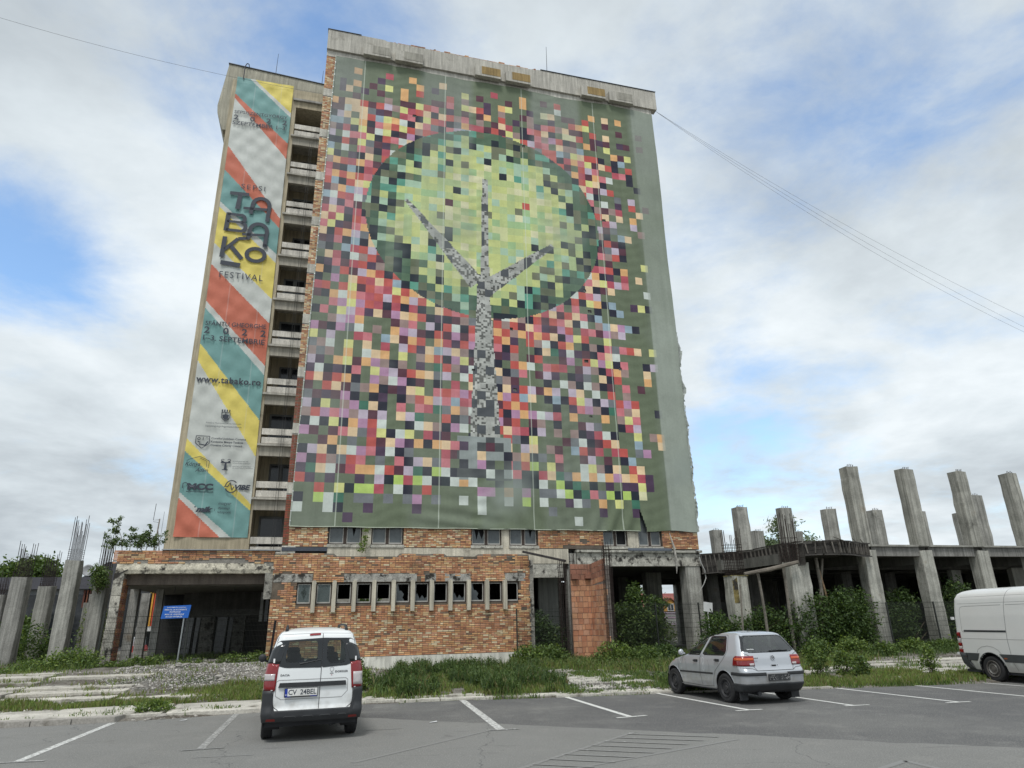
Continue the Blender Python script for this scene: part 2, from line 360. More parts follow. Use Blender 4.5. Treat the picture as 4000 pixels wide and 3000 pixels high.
# painted lines
def paint_mat():
    m = bpy.data.materials.new('worn_line_paint'); m.use_nodes = True; nt = m.node_tree; N = nt.nodes; L = nt.links; b = N['Principled BSDF']; b.inputs['Roughness'].default_value = .7
    g = N.new('ShaderNodeNewGeometry'); a = N.new('ShaderNodeAttribute'); a.attribute_name = 'Col'
    n = N.new('ShaderNodeTexNoise'); n.inputs['Scale'].default_value = 14; n.inputs['Detail'].default_value = 8; n.inputs['Roughness'].default_value = .75; L.new(g.outputs['Position'], n.inputs['Vector'])
    sx = N.new('ShaderNodeSeparateColor'); L.new(a.outputs['Color'], sx.inputs[0])   # red channel = how much paint is left
    ad = N.new('ShaderNodeMath'); ad.operation = 'ADD'; L.new(n.outputs[0], ad.inputs[0]); L.new(sx.outputs[0], ad.inputs[1])
    r = N.new('ShaderNodeMapRange'); L.new(ad.outputs[0], r.inputs[0]); r.inputs[1].default_value = .97; r.inputs[2].default_value = 1.1
    mx = N.new('ShaderNodeMixRGB'); L.new(r.outputs[0], mx.inputs[0]); mx.inputs[1].default_value = (.215, .213, .204, 1); mx.inputs[2].default_value = (.66, .66, .63, 1)
    L.new(mx.outputs[0], b.inputs['Base Color']); return m
M['paint'] = paint_mat()
K = 1.114
def stripe(mb, a, b, w, keep, z=.004, n=None):
    a, b = Vector((*a, 0)), Vector((*b, 0)); d = b - a; n = n or max(int(d.length / .35), 1); t = d.normalized(); q = Vector((-t.y, t.x, 0)) * w / 2
    prev = None
    for i in range(n + 1):
        p = a + d * i / n; j1 = random.uniform(-.008, .008); j2 = random.uniform(-.008, .008)
        e = (p + q + t * 0 + Vector((0, j1, 0)), p - q + Vector((0, j2, 0)))
        if prev: mb.quad((prev[1].x, prev[1].y, z), (e[1].x, e[1].y, z), (e[0].x, e[0].y, z), (prev[0].x, prev[0].y, z), (keep, keep, keep))
        prev = e
def ext(a, b, k):    # extend b beyond
    return (b[0] + (b[0] - a[0]) * k, b[1] + (b[1] - a[1]) * k)
LINES = [((-8.07, 14.74), (-7.17, 10.78), (-7.95, 10.60), (-6.79, 10.78), .56, .14), ((-6.04, 15.85), (-4.86, 11.41), (-5.13, 11.37), (-4.55, 11.55), .47, .13),
         ((-1.49, 18.18), (-.31, 12.74), (-.57, 12.70), (-.01, 12.80), .55, .17), ((.92, 18.5), (2.08, 14.07), (1.81, 13.87), (2.42, 14.12), .62, .13),
         ((3.23, 18.57), (4.51, 14.63), (4.23, 14.50), (4.80, 14.64), .62, .12), ((5.5, 19.0), (6.75, 14.91), (6.53, 14.88), (7.07, 14.98), .62, .11),
         ((7.68, 19.13), (8.97, 15.12), (8.65, 15.02), (9.21, 15.14), .62, .11), ((9.8, 19.32), (11.05, 15.2), (10.8, 15.1), (11.35, 15.25), .62, .11),
         ((11.75, 19.47), (13.0, 15.5), (12.75, 15.4), (13.3, 15.55), .6, .10), ((13.9, 19.9), (15.1, 16.0), (14.9, 15.9), (15.4, 16.05), .6, .10)]
for i, (a, b, c, d, keep, w) in enumerate(LINES):
    mb = MB(); stripe(mb, (a[0] * K, a[1] * K), (b[0] * K, b[1] * K), w, keep); onpark('parking_line', mb, M['paint'])
    mb = MB(); stripe(mb, (c[0] * K, c[1] * K), (d[0] * K, d[1] * K), .09, keep - (.08 if i < 3 else 0), z=.008); onpark('parking_line', mb, M['paint'])
mb = MB()      # the old hatched triangle, nearly worn away
A0, A1, B0, B1 = Vector((-.3, 10.2)), Vector((2.07, 13.59)), Vector((.4, 10.3)), Vector((3.65, 12.61))
stripe(mb, A0, A1, .09, .40, .004); stripe(mb, B0, B1, .08, .36, .004)
for k in range(9):
    t = .1 + k * .105; p = A0.lerp(A1, t); q = p + Vector((1.0 - k * .0, -.36)) * (.75 + .09 * k); stripe(mb, p, q, .08, .40, .008)
onpark('worn_hatching', mb, M['paint'])
mb = MB(); stripe(mb, (-2.5, 11.3), (-.55, 14.2), .10, .33, .004); stripe(mb, (4.75, 10.1), (5.35, 10.58), .10, .31, .004); stripe(mb, (5.35, 10.58), (5.5, 10.05), .10, .31, .004)
stripe(mb, (-5.2, 12.0), (-4.3, 12.15), .06, .38, .004); stripe(mb, (-3.0, 14.5), (-2.3, 14.65), .05, .33, .004)
onpark('faded_marking', mb, M['paint'])

# kerb stones on the left and pale paving slabs in the verge
def slab(name, pts, z0, z1, col, matk='crumble', kind='structure', bevel=.03):
    cx = sum(p[0] for p in pts) / len(pts); cy = sum(p[1] for p in pts) / len(pts)
    top = [(p[0] + (cx - p[0]) * bevel, p[1] + (cy - p[1]) * bevel) for p in pts]
    mb = MB(); n = len(pts)
    V = [(x, y, z0) for x, y in pts] + [(x, y, z1 - .015) for x, y in pts] + [(x, y, z1) for x, y in top]
    F = [(i, (i + 1) % n, n + (i + 1) % n, n + i) for i in range(n)] + [(n + i, n + (i + 1) % n, 2 * n + (i + 1) % n, 2 * n + i) for i in range(n)] + [tuple(range(2 * n, 3 * n))]
    mb.add(V, F, col); o = bpy.data.objects.new(name, mb.mesh(name, M[matk], (cx, cy, 0))); COL.objects.link(o); o.location = (cx, cy, 0); o.parent = GROUND; return o
M['paving'] = mat('pale_paving', .9, bump=.6, bscale=12, var=.22, vscale=1.3, fine=.2, finescale=25, dirt=(.14, .125, .10), dirtscale=1.6, dirtlo=.52, dirthi=.72, coords='World')
kx = [-15.0, -13.6, -12.5, -11.42, -10.62, -9.85, -9.05]
for a, b in zip(kx, kx[1:]):
    g = .012; ya, yb = kerb_y(a + g), kerb_y(b - g)
    slab('kerb_stone', [(a + g, ya - .02), (b - g, yb - .02), (b - g + .07, yb + .30), (a + g + .07, ya + .30)], -.02, .125 + random.uniform(-.01, .01), (.33, .31, .28), 'paving')
def inpoly(x, y, P):
    c = False; j = len(P) - 1
    for i in range(len(P)):
        if (P[i][1] > y) != (P[j][1] > y) and x < (P[j][0] - P[i][0]) * (y - P[i][1]) / (P[j][1] - P[i][1]) + P[i][0]: c = not c
        j = i
    return c
STRIP1 = [(-14.9, 14.9), (-11.4, 16.3), (-10.05, 16.6), (-9.0, 16.95), (-8.0, 17.1), (-6.11, 17.9), (-4.4, 18.95), (-4.0, 20.1), (-6.84, 19.5), (-8.56, 19.0), (-10.22, 18.5), (-11.3, 18.1), (-13.0, 17.9), (-16.5, 16.6)]
GR1 = [(-16.5, 16.6), (-12.7, 18.06), (-11.3, 18.14), (-10.22, 18.82), (-8.56, 19.3), (-6.84, 19.74), (-4.8, 20.2), (-4.6, 22.5), (-8.26, 23.2), (-10.0, 21.8), (-9.88, 20.3), (-11.34, 19.7), (-14.22, 20.0), (-18, 19)]
STRIP2 = [(-14.06, 19.92), (-11.22, 19.78), (-9.77, 20.55), (-8.9, 21.6), (-7.0, 22.6), (-6.0, 23.2), (-7.5, 23.1), (-9.7, 21.8), (-11.6, 21.4), (-13.0, 21.9), (-13.4, 24.2), (-15.4, 24.6), (-19, 24.0), (-19, 19.5)]
RUBBLE = [(-12.9, 21.9), (-14.3, 26.5), (-15.8, 30.0), (-12.5, 31.2), (-8.0, 31.6), (-5.5, 31.0), (-5.2, 24.6), (-7.5, 23.2), (-9.73, 21.9), (-11.6, 21.5)]
GRL = [(-20.0, 22.5), (-15.5, 24.6), (-14.89, 24.6), (-15.6, 27.0), (-17.5, 31.5), (-19.8, 35.5), (-34, 48), (-34, 24)]
WG = [(-4.22, 19.3), (-1.7, 19.75), (-.1, 20.0), (1.3, 20.3), (1.5, 22.2), (.4, 25.5), (.8, 28.8), (-1, 31), (-4.5, 31), (-4.6, 26), (-4.4, 22)]
WD = [(1.2, 19.9), (4.2, 20.3), (4.6, 27), (2.2, 29.2), (.8, 28.5), (.5, 25.6), (1.5, 22)]
WB = [(-.6, 30.2), (.8, 28.2), (4.7, 26.3), (8.6, 24.6), (14, 28), (13, 34), (8, 38), (4, 36), (0, 31)]
XG = [(4.4, 20.3), (8.4, 20.5), (11, 20.75), (13.2, 21.1), (15.2, 22.0), (15.0, 24.0), (13, 24.7), (10.8, 24.4), (8.6, 24.2), (6.5, 25.0), (4.6, 24)]
XS = [(8.0, 24.4), (10.5, 24.6), (13, 24.9), (16, 24.4), (22, 26), (22, 29), (17.7, 29.0), (12.4, 28.2), (9, 27)]
def paving(poly, step, col, zoff, keep=.8, rot=0., size=(1, 1)):
    x0, x1 = min(p[0] for p in poly), max(p[0] for p in poly); y0, y1 = min(p[1] for p in poly), max(p[1] for p in poly)
    ca, sa = math.cos(rot), math.sin(rot); n = 0; cx, cy = (x0 + x1) / 2, (y0 + y1) / 2; RX = max(x1 - x0, y1 - y0)
    sx_, sy_ = step * size[0], step * size[1]
    i = -RX
    while i < RX:
        j = -RX
        while j < RX:
            px, py = cx + i * ca - j * sa, cy + i * sa + j * ca
            if inpoly(px, py, poly) and random.random() < keep:
                q = []
                for (a, b) in ((-.5, -.5), (0, -.5), (.5, -.5), (.5, .5), (0, .5), (-.5, .5)):
                    a = a * (.985) + random.uniform(-.02, .02); b = b * .975 + random.uniform(-.03, .03)
                    q.append((px + a * sx_ * ca - b * sy_ * sa, py + a * sx_ * sa + b * sy_ * ca))
                z = max(ground_z(px, py), .03) + zoff + random.uniform(-.012, .012); k = random.uniform(.85, 1.12)
                slab('paving_slab', q, z - .12, z, tuple(c * k for c in col), 'paving'); n += 1
            j += sy_
        i += sx_
    return n
paving(STRIP1, 1.0, (.50, .475, .42), .03, 1.0, R(17), (2.6, .7))
paving(STRIP2, 1.1, (.47, .445, .39), .03, .98, R(12), (2.8, .8))
paving(WD, .9, (.45, .43, .38), .02, .75, R(10), (1.4, .8))
paving(XS, 1.0, (.44, .42, .37), .02, .9, R(12), (1.8, .8))
paving([(-4.3, 19.0), (-1.7, 19.45), (1.0, 19.7), (4.2, 20.2), (4.2, 20.6), (.6, 20.2), (-2, 20.0), (-4.4, 19.6)], .8, (.5, .48, .42), .02, .9, R(8), (1.5, .4))
paving([(11.4, 22.3), (15.5, 22.4), (18.5, 23.8), (18.5, 25.2), (14, 24.8), (11.2, 24.2)], .9, (.52, .5, .45), .03, .85, R(14), (1.7, .6))
paving([(4.4, 20.15), (9, 20.4), (9, 20.65), (4.4, 20.45)], .8, (.38, .36, .32), .02, .7, R(4), (1.5, .3))

# rubble: stones one by one where they show, gravel as stuff
def rock(r, seed, flat=.6):
    rd = random.Random(seed); mb = MB(); V = []
    n1, n2 = 4, 7
    V.append((0, 0, r * flat * rd.uniform(.7, 1)))
    for i in range(1, n1):
        ph = math.pi * i / n1
        for k in range(n2):
            th = 2 * math.pi * (k + .3 * i) / n2; q = r * rd.uniform(.72, 1.15)
            V.append((q * math.sin(ph) * math.cos(th), q * math.sin(ph) * math.sin(th) * .8, q * math.cos(ph) * flat))
    V.append((0, 0, -r * flat * .8)); F = []
    for k in range(n2): F.append((0, 1 + k, 1 + (k + 1) % n2))
    for i in range(n1 - 2):
        for k in range(n2):
            a = 1 + i * n2; F.append((a + k, a + n2 + k, a + n2 + (k + 1) % n2, a + (k + 1) % n2))
    a = 1 + (n1 - 2) * n2
    for k in range(n2): F.append((a + k, len(V) - 1, a + (k + 1) % n2))
    mb.add(V, F, (.34, .32, .29)); return mb
M['stone'] = mat('rubble_stone', .92, bump=.6, bscale=20, var=.3, vscale=3, fine=.2, coords='World')
rocks = [rock(1, i).mesh('stone', M['stone']) for i in range(6)]
def rndin(poly, rd=random):
    x0, x1 = min(p[0] for p in poly), max(p[0] for p in poly); y0, y1 = min(p[1] for p in poly), max(p[1] for p in poly)
    while True:
        x, y = rd.uniform(x0, x1), rd.uniform(y0, y1)
        if inpoly(x, y, poly): return x, y
def stone(x, y, r, lab, grp=None, cat='stone', zz=None):
    o = bpy.data.objects.new('stone', random.choice(rocks)); COL.objects.link(o); o.location = (x, y, (ground_z(x, y) if zz is None else zz) + r * .3)
    o.scale = (r * random.uniform(.9, 1.4), r, r * random.uniform(.6, 1)); o.rotation_euler = (random.uniform(-.2, .2), random.uniform(-.2, .2), random.uniform(0, 6.28))
    o['label'] = lab; o['category'] = cat
    if grp: o['group'] = grp
for k in range(190):
    x, y = rndin(RUBBLE)
    if y > 29.9 - .27 * x - 1: pass
    stone(x, y, random.choice([.04, .05, .06, .07, .09, .12]) * random.uniform(.8, 1.2), 'broken grey stone lying in the rubble in front of the open porch', 'stones in the rubble by the porch')
for k in range(60):
    x, y = rndin(WD if k < 35 else XS); stone(x, y, random.uniform(.04, .1), 'small stone scattered on the broken paving beyond the parking bays', 'stones on the broken paving')
stone(-8.6, 17.28, .17, 'larger pale stone lying at the edge of the asphalt beside the weeds', zz=.0); stone(-8.25, 17.15, .12, 'flat pale stone beside the larger one at the asphalt edge', zz=0.)
for k in range(22):
    x = random.uniform(-10, -5.5); stone(x, kerb_y(x) + random.uniform(-.25, .2), random.uniform(.025, .06), 'small stone fallen along the broken edge of the asphalt', 'small stones along the asphalt edge', zz=0)
def gravel():
    V = []; F = []; C_ = []
    for poly, cnt in ((RUBBLE, 15000), (WD, 2500), (XS, 1500), (STRIP2, 500), (GR1, 700)):
        for k in range(cnt):
            x, y = rndin(poly); r = random.uniform(.012, .045); z = ground_z(x, y) + .01
            n = len(V); a = random.uniform(0, 6.28)
            pts = [(x + r * math.cos(a + q) * random.uniform(.7, 1.2), y + r * math.sin(a + q) * random.uniform(.7, 1.2), z) for q in (0, 2.1, 4.2)]
            V += pts + [(x, y, z + r * .8)]; F += [(n, n + 1, n + 3), (n + 1, n + 2, n + 3), (n + 2, n, n + 3)]
            g = random.choice([.1, .16, .2, .26, .3, .5]); C_ += [(g, g * .96, g * .88)] * 3
    single('gravel', fastmesh('gravel', V, F, C_, M['stone']), None, None, None, frame='W', kind='stuff')
gravel()
def earth_mound():
    mb = MB()      # long broken kerb block lying in the rubble
    mb.obox(BW(-5.6, 28.6, .45), Vector((.9, .1, 0)), Vector((-.03, .16, 0)), Vector((0, 0, .08)), (.42, .39, .33))
    single('concrete_block', mb, M['crumble'], 'long pale concrete block lying in the rubble in front of the porch', 'concrete block', frame='W')
    mb = MB(); mb.obox(BW(-4.75, 29.9, .58), Vector((.75, .2, 0)), Vector((-.05, .2, 0)), Vector((0, 0, .07)), (.40, .38, .34))
    single('concrete_step', mb, M['crumble'], 'flat concrete step under the post of the blue sign', 'step', frame='W')
earth_mound()
# ------------------------------------------------------------------ bricks
D0, D1, D2 = 30.6, 31.6, 36.1
BRICKCOL = [s(188, 136, 100), s(194, 146, 104), s(172, 120, 88), s(202, 158, 112), s(208, 178, 136), s(216, 198, 164), s(150, 104, 82), s(122, 104, 88), s(196, 148, 118), s(182, 130, 98)]
BW_UP = [1.2, 1.2, 1.0, 1.1, .7, .3, .3, .25, .9, 1.1]
BW_LIGHT = [.5, .5, .5, .6, 1.1, 1.3, .4, .15, .8, .6]
BRICK_ME = {}
def brick_mesh(w, ci, red=False):
    key = (round(w, 3), ci, red)
    if key not in BRICK_ME:
        mb = MB(); c = BRICKCOL[ci] if not red else s(150 - ci * 4, 78 + ci, 62)
        h = .060; x0, x1, y0, z1 = .0, w, -.010, h; e = .003
        V = [(x0 + e, y0, e), (x1 - e, y0, e), (x1 - e, y0, z1 - e), (x0 + e, y0, z1 - e), (x0, .03, 0), (x1, .03, 0), (x1, .03, z1), (x0, .03, z1)]
        mb.add(V, [(0, 1, 2, 3), (4, 5, 1, 0), (1, 5, 6, 2), (2, 6, 7, 3), (4, 0, 3, 7)], c)
        BRICK_ME[key] = mb.mesh('brick', M['brick'])
    return BRICK_ME[key]
def brick_list(u0, u1, z0, z1, d, holes=None, wts=BW_UP, seed=1, red=False):
    """running bond of whole and half bricks: [(u, d, z, w, colour, red)]"""
    rd = random.Random(seed); out = []; z = z0; r = 0
    while z + .064 <= z1 + .003:
        u = u0; k = r % 2
        first = True
        while u < u1 - .03:
            w = .115 if (first and k) or rd.random() < .42 else .24
            if u + w > u1: w = u1 - u
            if w < .05: break
            uc, zc = u + w / 2, z + .032
            if not (holes and holes(uc, zc, w)):
                out.append((u + rd.uniform(-.003, .003), d + rd.uniform(-.006, .004), z + rd.uniform(-.003, .003), round(w, 2), rd.choices(range(10), wts)[0], red))
            u += w + .012; first = False
        z += .0745; r += 1
    return out
def emit_bricks(T, lst, limit=300, ref=(0, 0, 1.95), parent=None):
    lst = sorted(lst, key=lambda q: (q[0] - ref[0]) ** 2 + (q[1] - ref[1]) ** 2 + (q[2] - ref[2]) ** 2)
    for q in lst[:limit]: T.inst('brick', brick_mesh(q[3], q[4], q[5]), (q[0], q[1], q[2]), parent)
    rest = lst[limit:]
    if rest:
        mb = MB()
        for (u, d, z, w, ci, red) in rest:
            c = BRICKCOL[ci] if not red else s(150 - ci * 4, 78 + ci, 62); k = random.uniform(.85, 1.12); c = tuple(min(x * k, 1) for x in c); e = .003
            mb.add([(u + e, d - .010, z + e), (u + w - e, d - .010, z + e), (u + w - e, d - .010, z + .060 - e), (u + e, d - .010, z + .060 - e), (u, d + .03, z), (u + w, d + .03, z), (u + w, d + .03, z + .062), (u, d + .03, z + .062)],
                   [(0, 1, 2, 3), (4, 5, 1, 0), (1, 5, 6, 2), (2, 6, 7, 3), (4, 0, 3, 7)], c)
        T.part('brickwork', mb, M['brick'], parent, stuff=True)
GC = (.30, .29, .265); CREAM = (.52, .48, .39); PALE = (.44, .425, .37); DK = (.06, .058, .055)

# ------------------------------------------------------------------ window helper
def window(T, u0, u1, z0, z1, d, frame=(.055, .04, .032), inner=(.42, .41, .38), broken=None, pane_col=(.045, .055, .06), split=0, rough_i=None, fw=.05):
    mb = MB()
    mb.box(u0, u0 + fw, d, d + .09, z0, z1, frame); mb.box(u1 - fw, u1, d, d + .09, z0, z1, frame)
    mb.box(u0 + fw, u1 - fw, d, d + .09, z0, z0 + fw, frame); mb.box(u0 + fw, u1 - fw, d, d + .09, z1 - fw, z1, frame)
    f = T.part('window', mb, M['plain'])
    segs = [(u0 + fw, u1 - fw)]
    if split: c = (u0 + u1) / 2; segs = [(u0 + fw, c - .07), (c + .07, u1 - fw)]; mb = MB(); mb.box(c - .069, c + .069, d - .002, d + .08, z0 + fw, z1 - fw, frame); T.part('mullion', mb, M['plain'], f)
    for n, (a, b) in enumerate(segs):
        mb = MB(); q = .032; za, zb = z0 + fw + .002, z1 - fw - .002; a += .002; b -= .002
        mb.box(a, a + q, d + .015, d + .06, za, zb, inner); mb.box(b - q, b, d + .015, d + .06, za, zb, inner)
        mb.box(a + q, b - q, d + .015, d + .06, za, za + q * 1.6, inner); mb.box(a + q, b - q, d + .015, d + .06, zb - q, zb, inner)
        T.part('sash', mb, M['plain'], f)
        a += q; b -= q; za += q * 1.6; zb -= q
        mode = broken[n] if isinstance(broken, (list, tuple)) else broken
        if mode == 'gone': continue
        mb = MB(); W, Hh = b - a, zb - za
        P = lambda x, y: (a + x * W, d + .035, za + y * Hh)
        if mode == 'shard_low': mb.add([P(0, 0), P(1, 0), P(1, .28), P(.8, .12), P(.55, .34), P(.35, .1), P(.12, .45), P(0, .38)], [tuple(range(8))], pane_col)
        elif mode == 'shard_top': mb.add([P(0, 1), P(0, .35), P(.25, .6), P(.5, .45), P(.7, .8), P(1, .5), P(1, 1)], [tuple(range(7))], pane_col)
        elif mode == 'shard_side': mb.add([P(0, 0), P(.7, 0), P(.5, .2), P(.62, .4), P(.4, .6), P(.2, .62), P(.1, 1), P(0, 1)], [tuple(range(8))], pane_col)
        elif mode == 'hole':
            mb.add([P(0, 0), P(1, 0), P(1, 1), P(0, 1), P(.5, .15), P(.75, .5), P(.55, .82), P(.25, .55)], [(0, 1, 5, 4), (1, 2, 6, 5), (2, 3, 7, 6), (3, 0, 4, 7)], pane_col)
        else: mb.quad(P(0, 0), P(1, 0), P(1, 1), P(0, 1), pane_col)
        T.part('pane', mb, M['glass'], f)
    return f

# ------------------------------------------------------------------ the tower
TW = Thing('tower_block', 'tall derelict tower block behind the pixel mural, with broken cornice and open ground floor', 'building', (-1.85, D1, 0))
mb = MB()
mb.box(-1.85, 18.53, D1 + .32, 44.4, 5.2, 34.0, GC)                 # core
mb.box(-1.849, 18.529, D1, D1 + .32, 7.25, 33.3, GC)
PAIRS = [(.07, 1.56), (1.97, 3.43), (6.60, 8.08), (8.46, 9.89), (13.28, 14.62), (15.2, 16.5)]
TW.part('wall', mb, M['render'])
boxes(TW, 'brick_backing', [((a, b, D1, D1 + .32, 5.2, 7.25), (.12, .10, .08)) for a, b in ((-1.849, .07), (3.43, 6.60), (9.89, 13.28), (16.5, 18.529))], M['mortar'])
boxes(TW, 'window_pier', [((a, b, D1 + .04, D1 + .32, 5.2, 7.25), CREAM) for a, b in ((1.56, 1.97), (8.08, 8.46), (14.62, 15.2))], M['concrete'])
for i, (a, b) in enumerate(PAIRS):
    mb = MB(); mb.box(a - .03, b + .03, D1 - .06, D1 + .3, 5.2, 5.33, PALE); TW.part('window_sill', mb, M['crumble'])
    br = [['', 'hole'], ['', ''], ['shard_low', ''], ['', 'hole'], ['', 'shard_top'], ['', '']][i]
    mb = MB(); mb.box(a, b, D1 + .27, D1 + .315, 5.33, 7.24, (.02, .02, .022)); TW.part('room_shade_panel', mb, M['dark'])  # thin near-black panel: the unlit room's darkness painted behind the glass
    window(TW, a + .005, b - .005, 5.335, 7.2, D1 + .12, split=1, broken=br, pane_col=(.10, .115, .12))
bl = []
for a, b in ((-1.6, .07), (3.43, 6.60)): bl += brick_list(a, b, 5.23, 6.22, D1, wts=BW_LIGHT, seed=3)
bl += brick_list(9.89, 13.28, 5.23, 6.22, D1, holes=lambda u, z, w: (u > 11.2 and z < 5.36) or mn.noise(Vector((u * 1.5, z * 4, 9))) > .52, seed=4)
bl += brick_list(16.5, 18.53, 5.23, 6.22, D1, wts=[1, 1, 1.2, .8, .5, .2, 1.2, .9, .6, 1], seed=5)
# brick strip on the tower's left edge, interrupted by floor bands
BANDS = [30.41 - 2.795 * k for k in range(10)]
z = 5.23
edges = [(b_ - .5, b_) for b_ in BANDS][::-1]
zs = 5.23
for (a, b) in edges + [(32.74, 33.3)]:
    w1 = -1.60 + (a - 5) / 27 * .28
    if a - zs > .1: bl += brick_list(-1.85, w1, zs, a - .01, D1, wts=BW_LIGHT if zs > 7 else BW_UP, seed=int(zs * 10), red=(zs < 12.3))
    zs = b + .01
emit_bricks(TW, bl, 300)
for (a, b) in edges:
    mb = MB(); mb.box(-1.853, -1.28, D1 - .02, D1 + .1, a, b, (.5, .48, .42)); TW.part('floor_band', mb, M['concrete'])
mb = MB(); mb.box(-1.855, 18.54, D1 - .03, D1 + .3, 32.74, 33.14, (.47, .45, .40)); TW.part('lintel', mb, M['render'])
# cornice with a ragged top edge
mb = MB(); us = np.linspace(-1.87, 18.9, 130); V = []
for i, u in enumerate(us):
    zt = 34.56 + (.03 * mn.noise(Vector((u * 3, 0, 0))) if 1.2 < u < 11 else 0) + (-.07 if 1.4 < u < 10.8 else 0)
    zb = 33.15 + .012 * mn.noise(Vector((u * 5, 4, 0)))
    dd = D1 - .16 + .012 * mn.noise(Vector((u * 2, 8, 0)))
    V += [(u, D1 + .3, zb), (u, dd, zb), (u, dd, zt), (u, D1 + .45, zt)]
F = []
for i in range(len(us) - 1):
    a, b = i * 4, i * 4 + 4
    for k in range(3): F.append((a + k, b + k, b + k + 1, a + k + 1))
F += [(0, 1, 2, 3), (len(V) - 4, len(V) - 3, len(V) - 2, len(V) - 1)]
mb.add(V, F, (.44, .42, .37)); TW.part('cornice', mb, M['render'])
mb = MB(); mb.box(-1.8, 18.8, D1 + .3, 44.4, 34.0, 34.45, GC); TW.part('roof', mb, M['concrete'])
boxes(TW, 'flashing', [((-1.9, .0, D1 - .2, D1 + .4, 34.57, 34.60), (.04, .045, .055)), ((11, 18.93, D1 - .2, D1 + .4, 34.57, 34.61), (.05, .055, .065))], M['metal'])
crl = brick_list(1.5, 10.9, 34.50, 34.66, D1 - .12, holes=lambda u, z, w: mn.noise(Vector((u * 2.2, z * 9, 1))) > .12 + (.1 if z < 34.56 else -.25), wts=[.4, .5, 1, .3, .2, .1, 1.5, 1.2, .5, 1], seed=8)
mb = MB()
for (u, d, z, w, ci, red) in crl: mb.box(u, u + w, d, d + .12, z, z + .062, BRICKCOL[ci])
TW.part('broken_brick_course', mb, M['brick'], stuff=True)
for (a, b, c) in ((.18, 1.72, 0), (2.0, 3.62, 0), (6.77, 8.36, 1), (8.68, 10.25, 1), (13.6, 15.2, 1), (15.48, 17.1, 0)):
    mb = MB(); mb.box(a, b, D1 - .42, D1 - .145, 33.01, 33.74, (.43, .41, .36)); o = TW.part('cornice_block', mb, M['render'])
    mb = MB(); c0 = (.30, .21, .09) if c else (.33, .315, .27); mb.box(a + (.4 if c else .5), b - .02, D1 - .432, D1 - .421, 33.16, 33.73, c0); TW.part('lichen_crust', mb, M['render'], o)
# ground floor: beams, slabs, columns, dark back wall
mb = MB(); mb.box(11.85, 18.53, D1 - .01, D1 + .5, 4.38, 5.03, PALE); TW.part('beam', mb, M['crumble'])
mb = MB(); mb.box(11.8, 18.62, D1 - .13, D1 + .5, 5.035, 5.15, (.40, .39, .34)); TW.part('ledge', mb, M['crumble'])
mb = MB(); mb.box(14.5, 16.9, D1 - .17, D1 - .12, 5.12, 5.24, (.17, .19, .22)); TW.part('flashing', mb, M['metal'])
mb = MB(); mb.box(-1.85, .07, D1 - .05, D1 + .2, 5.03, 5.19, (.09, .10, .12)); TW.part('flashing', mb, M['metal'])
mb = MB(); mb.box(.07, 11.4, D1 - .015, D1 + .3, 4.50, 5.19, CREAM); TW.part('floor_edge', mb, M['render'])
mb = MB(); mb.box(9.1, 11.1, D1 + .005, D1 + .4, 3.86, 4.495, PALE); TW.part('beam', mb, M['crumble'])
for (u0, u1, d0, d1, zt) in ((17.66, 18.47, D1 + .02, D1 + .7, 4.378), (11.35, 11.83, D1 + .1, D1 + .6, 5.0), (17.6, 18.5, 36.0, 36.6, 4.37), (11.9, 12.7, 36.5, 37.2, 4.37), (11.9, 12.6, 43, 43.7, 4.37)):
    mb = MB(); mb.box(u0, u1, d0, d1, 0.0, zt, (.34, .335, .30)); TW.part('column', mb, M['boardform'])
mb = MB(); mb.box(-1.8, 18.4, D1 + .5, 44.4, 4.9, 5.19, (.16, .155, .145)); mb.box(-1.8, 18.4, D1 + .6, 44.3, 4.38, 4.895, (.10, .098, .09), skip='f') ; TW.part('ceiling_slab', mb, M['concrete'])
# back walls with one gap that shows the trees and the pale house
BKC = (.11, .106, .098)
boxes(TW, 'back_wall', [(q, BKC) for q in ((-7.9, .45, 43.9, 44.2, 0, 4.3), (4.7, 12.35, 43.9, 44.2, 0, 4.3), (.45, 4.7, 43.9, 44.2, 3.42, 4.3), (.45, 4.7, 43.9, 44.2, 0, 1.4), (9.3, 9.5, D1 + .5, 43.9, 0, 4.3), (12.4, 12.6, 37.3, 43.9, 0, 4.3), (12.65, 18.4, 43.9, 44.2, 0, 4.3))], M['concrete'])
mb = MB(); mb.box(10.57, 11.6, 34, 34.3, 0, 4.3, (.30, .30, .275)); TW.part('inner_wall', mb, M['render'])
# steel rods, hooks on the roof
def rod(u, d, z0, z1, lab):
    mb = MB(); mb.tube([(u, d, z0), (u + .02, d, (z0 + z1) / 2), (u + .04, d, z1)], [.022, .018, .012], 5, (.05, .05, .055)); single('lightning_rod', mb, M['metal'], lab, 'rod', (u, d, z0))
rod(-5.3, 37.5, 34.6, 37.9, 'thin lightning rod above the middle of the striped banner wing'); rod(11.7, 32.2, 34.4, 37.4, 'thin lightning rod above the middle of the mural cornice')
rod(-2.3, 36.6, 34.6, 36.3, 'short rod on the wing roof right next to the tower edge')
mb = MB(); mb.tube([(-6.9, D2 - .1, 34.0), (-6.9, D2 - .1, 35.0), (-6.85, D2, 35.3), (-6.78, D2, 35.35), (-6.7, D2 - .05, 35.25), (-6.66, D2 - .05, 35.05)], .03, 6, (.04, .04, .05)); single('bent_pipe', mb, M['metal'], 'hooked dark pipe over the roof edge above the striped banner', 'pipe', (-6.9, D2 - .1, 34.0))

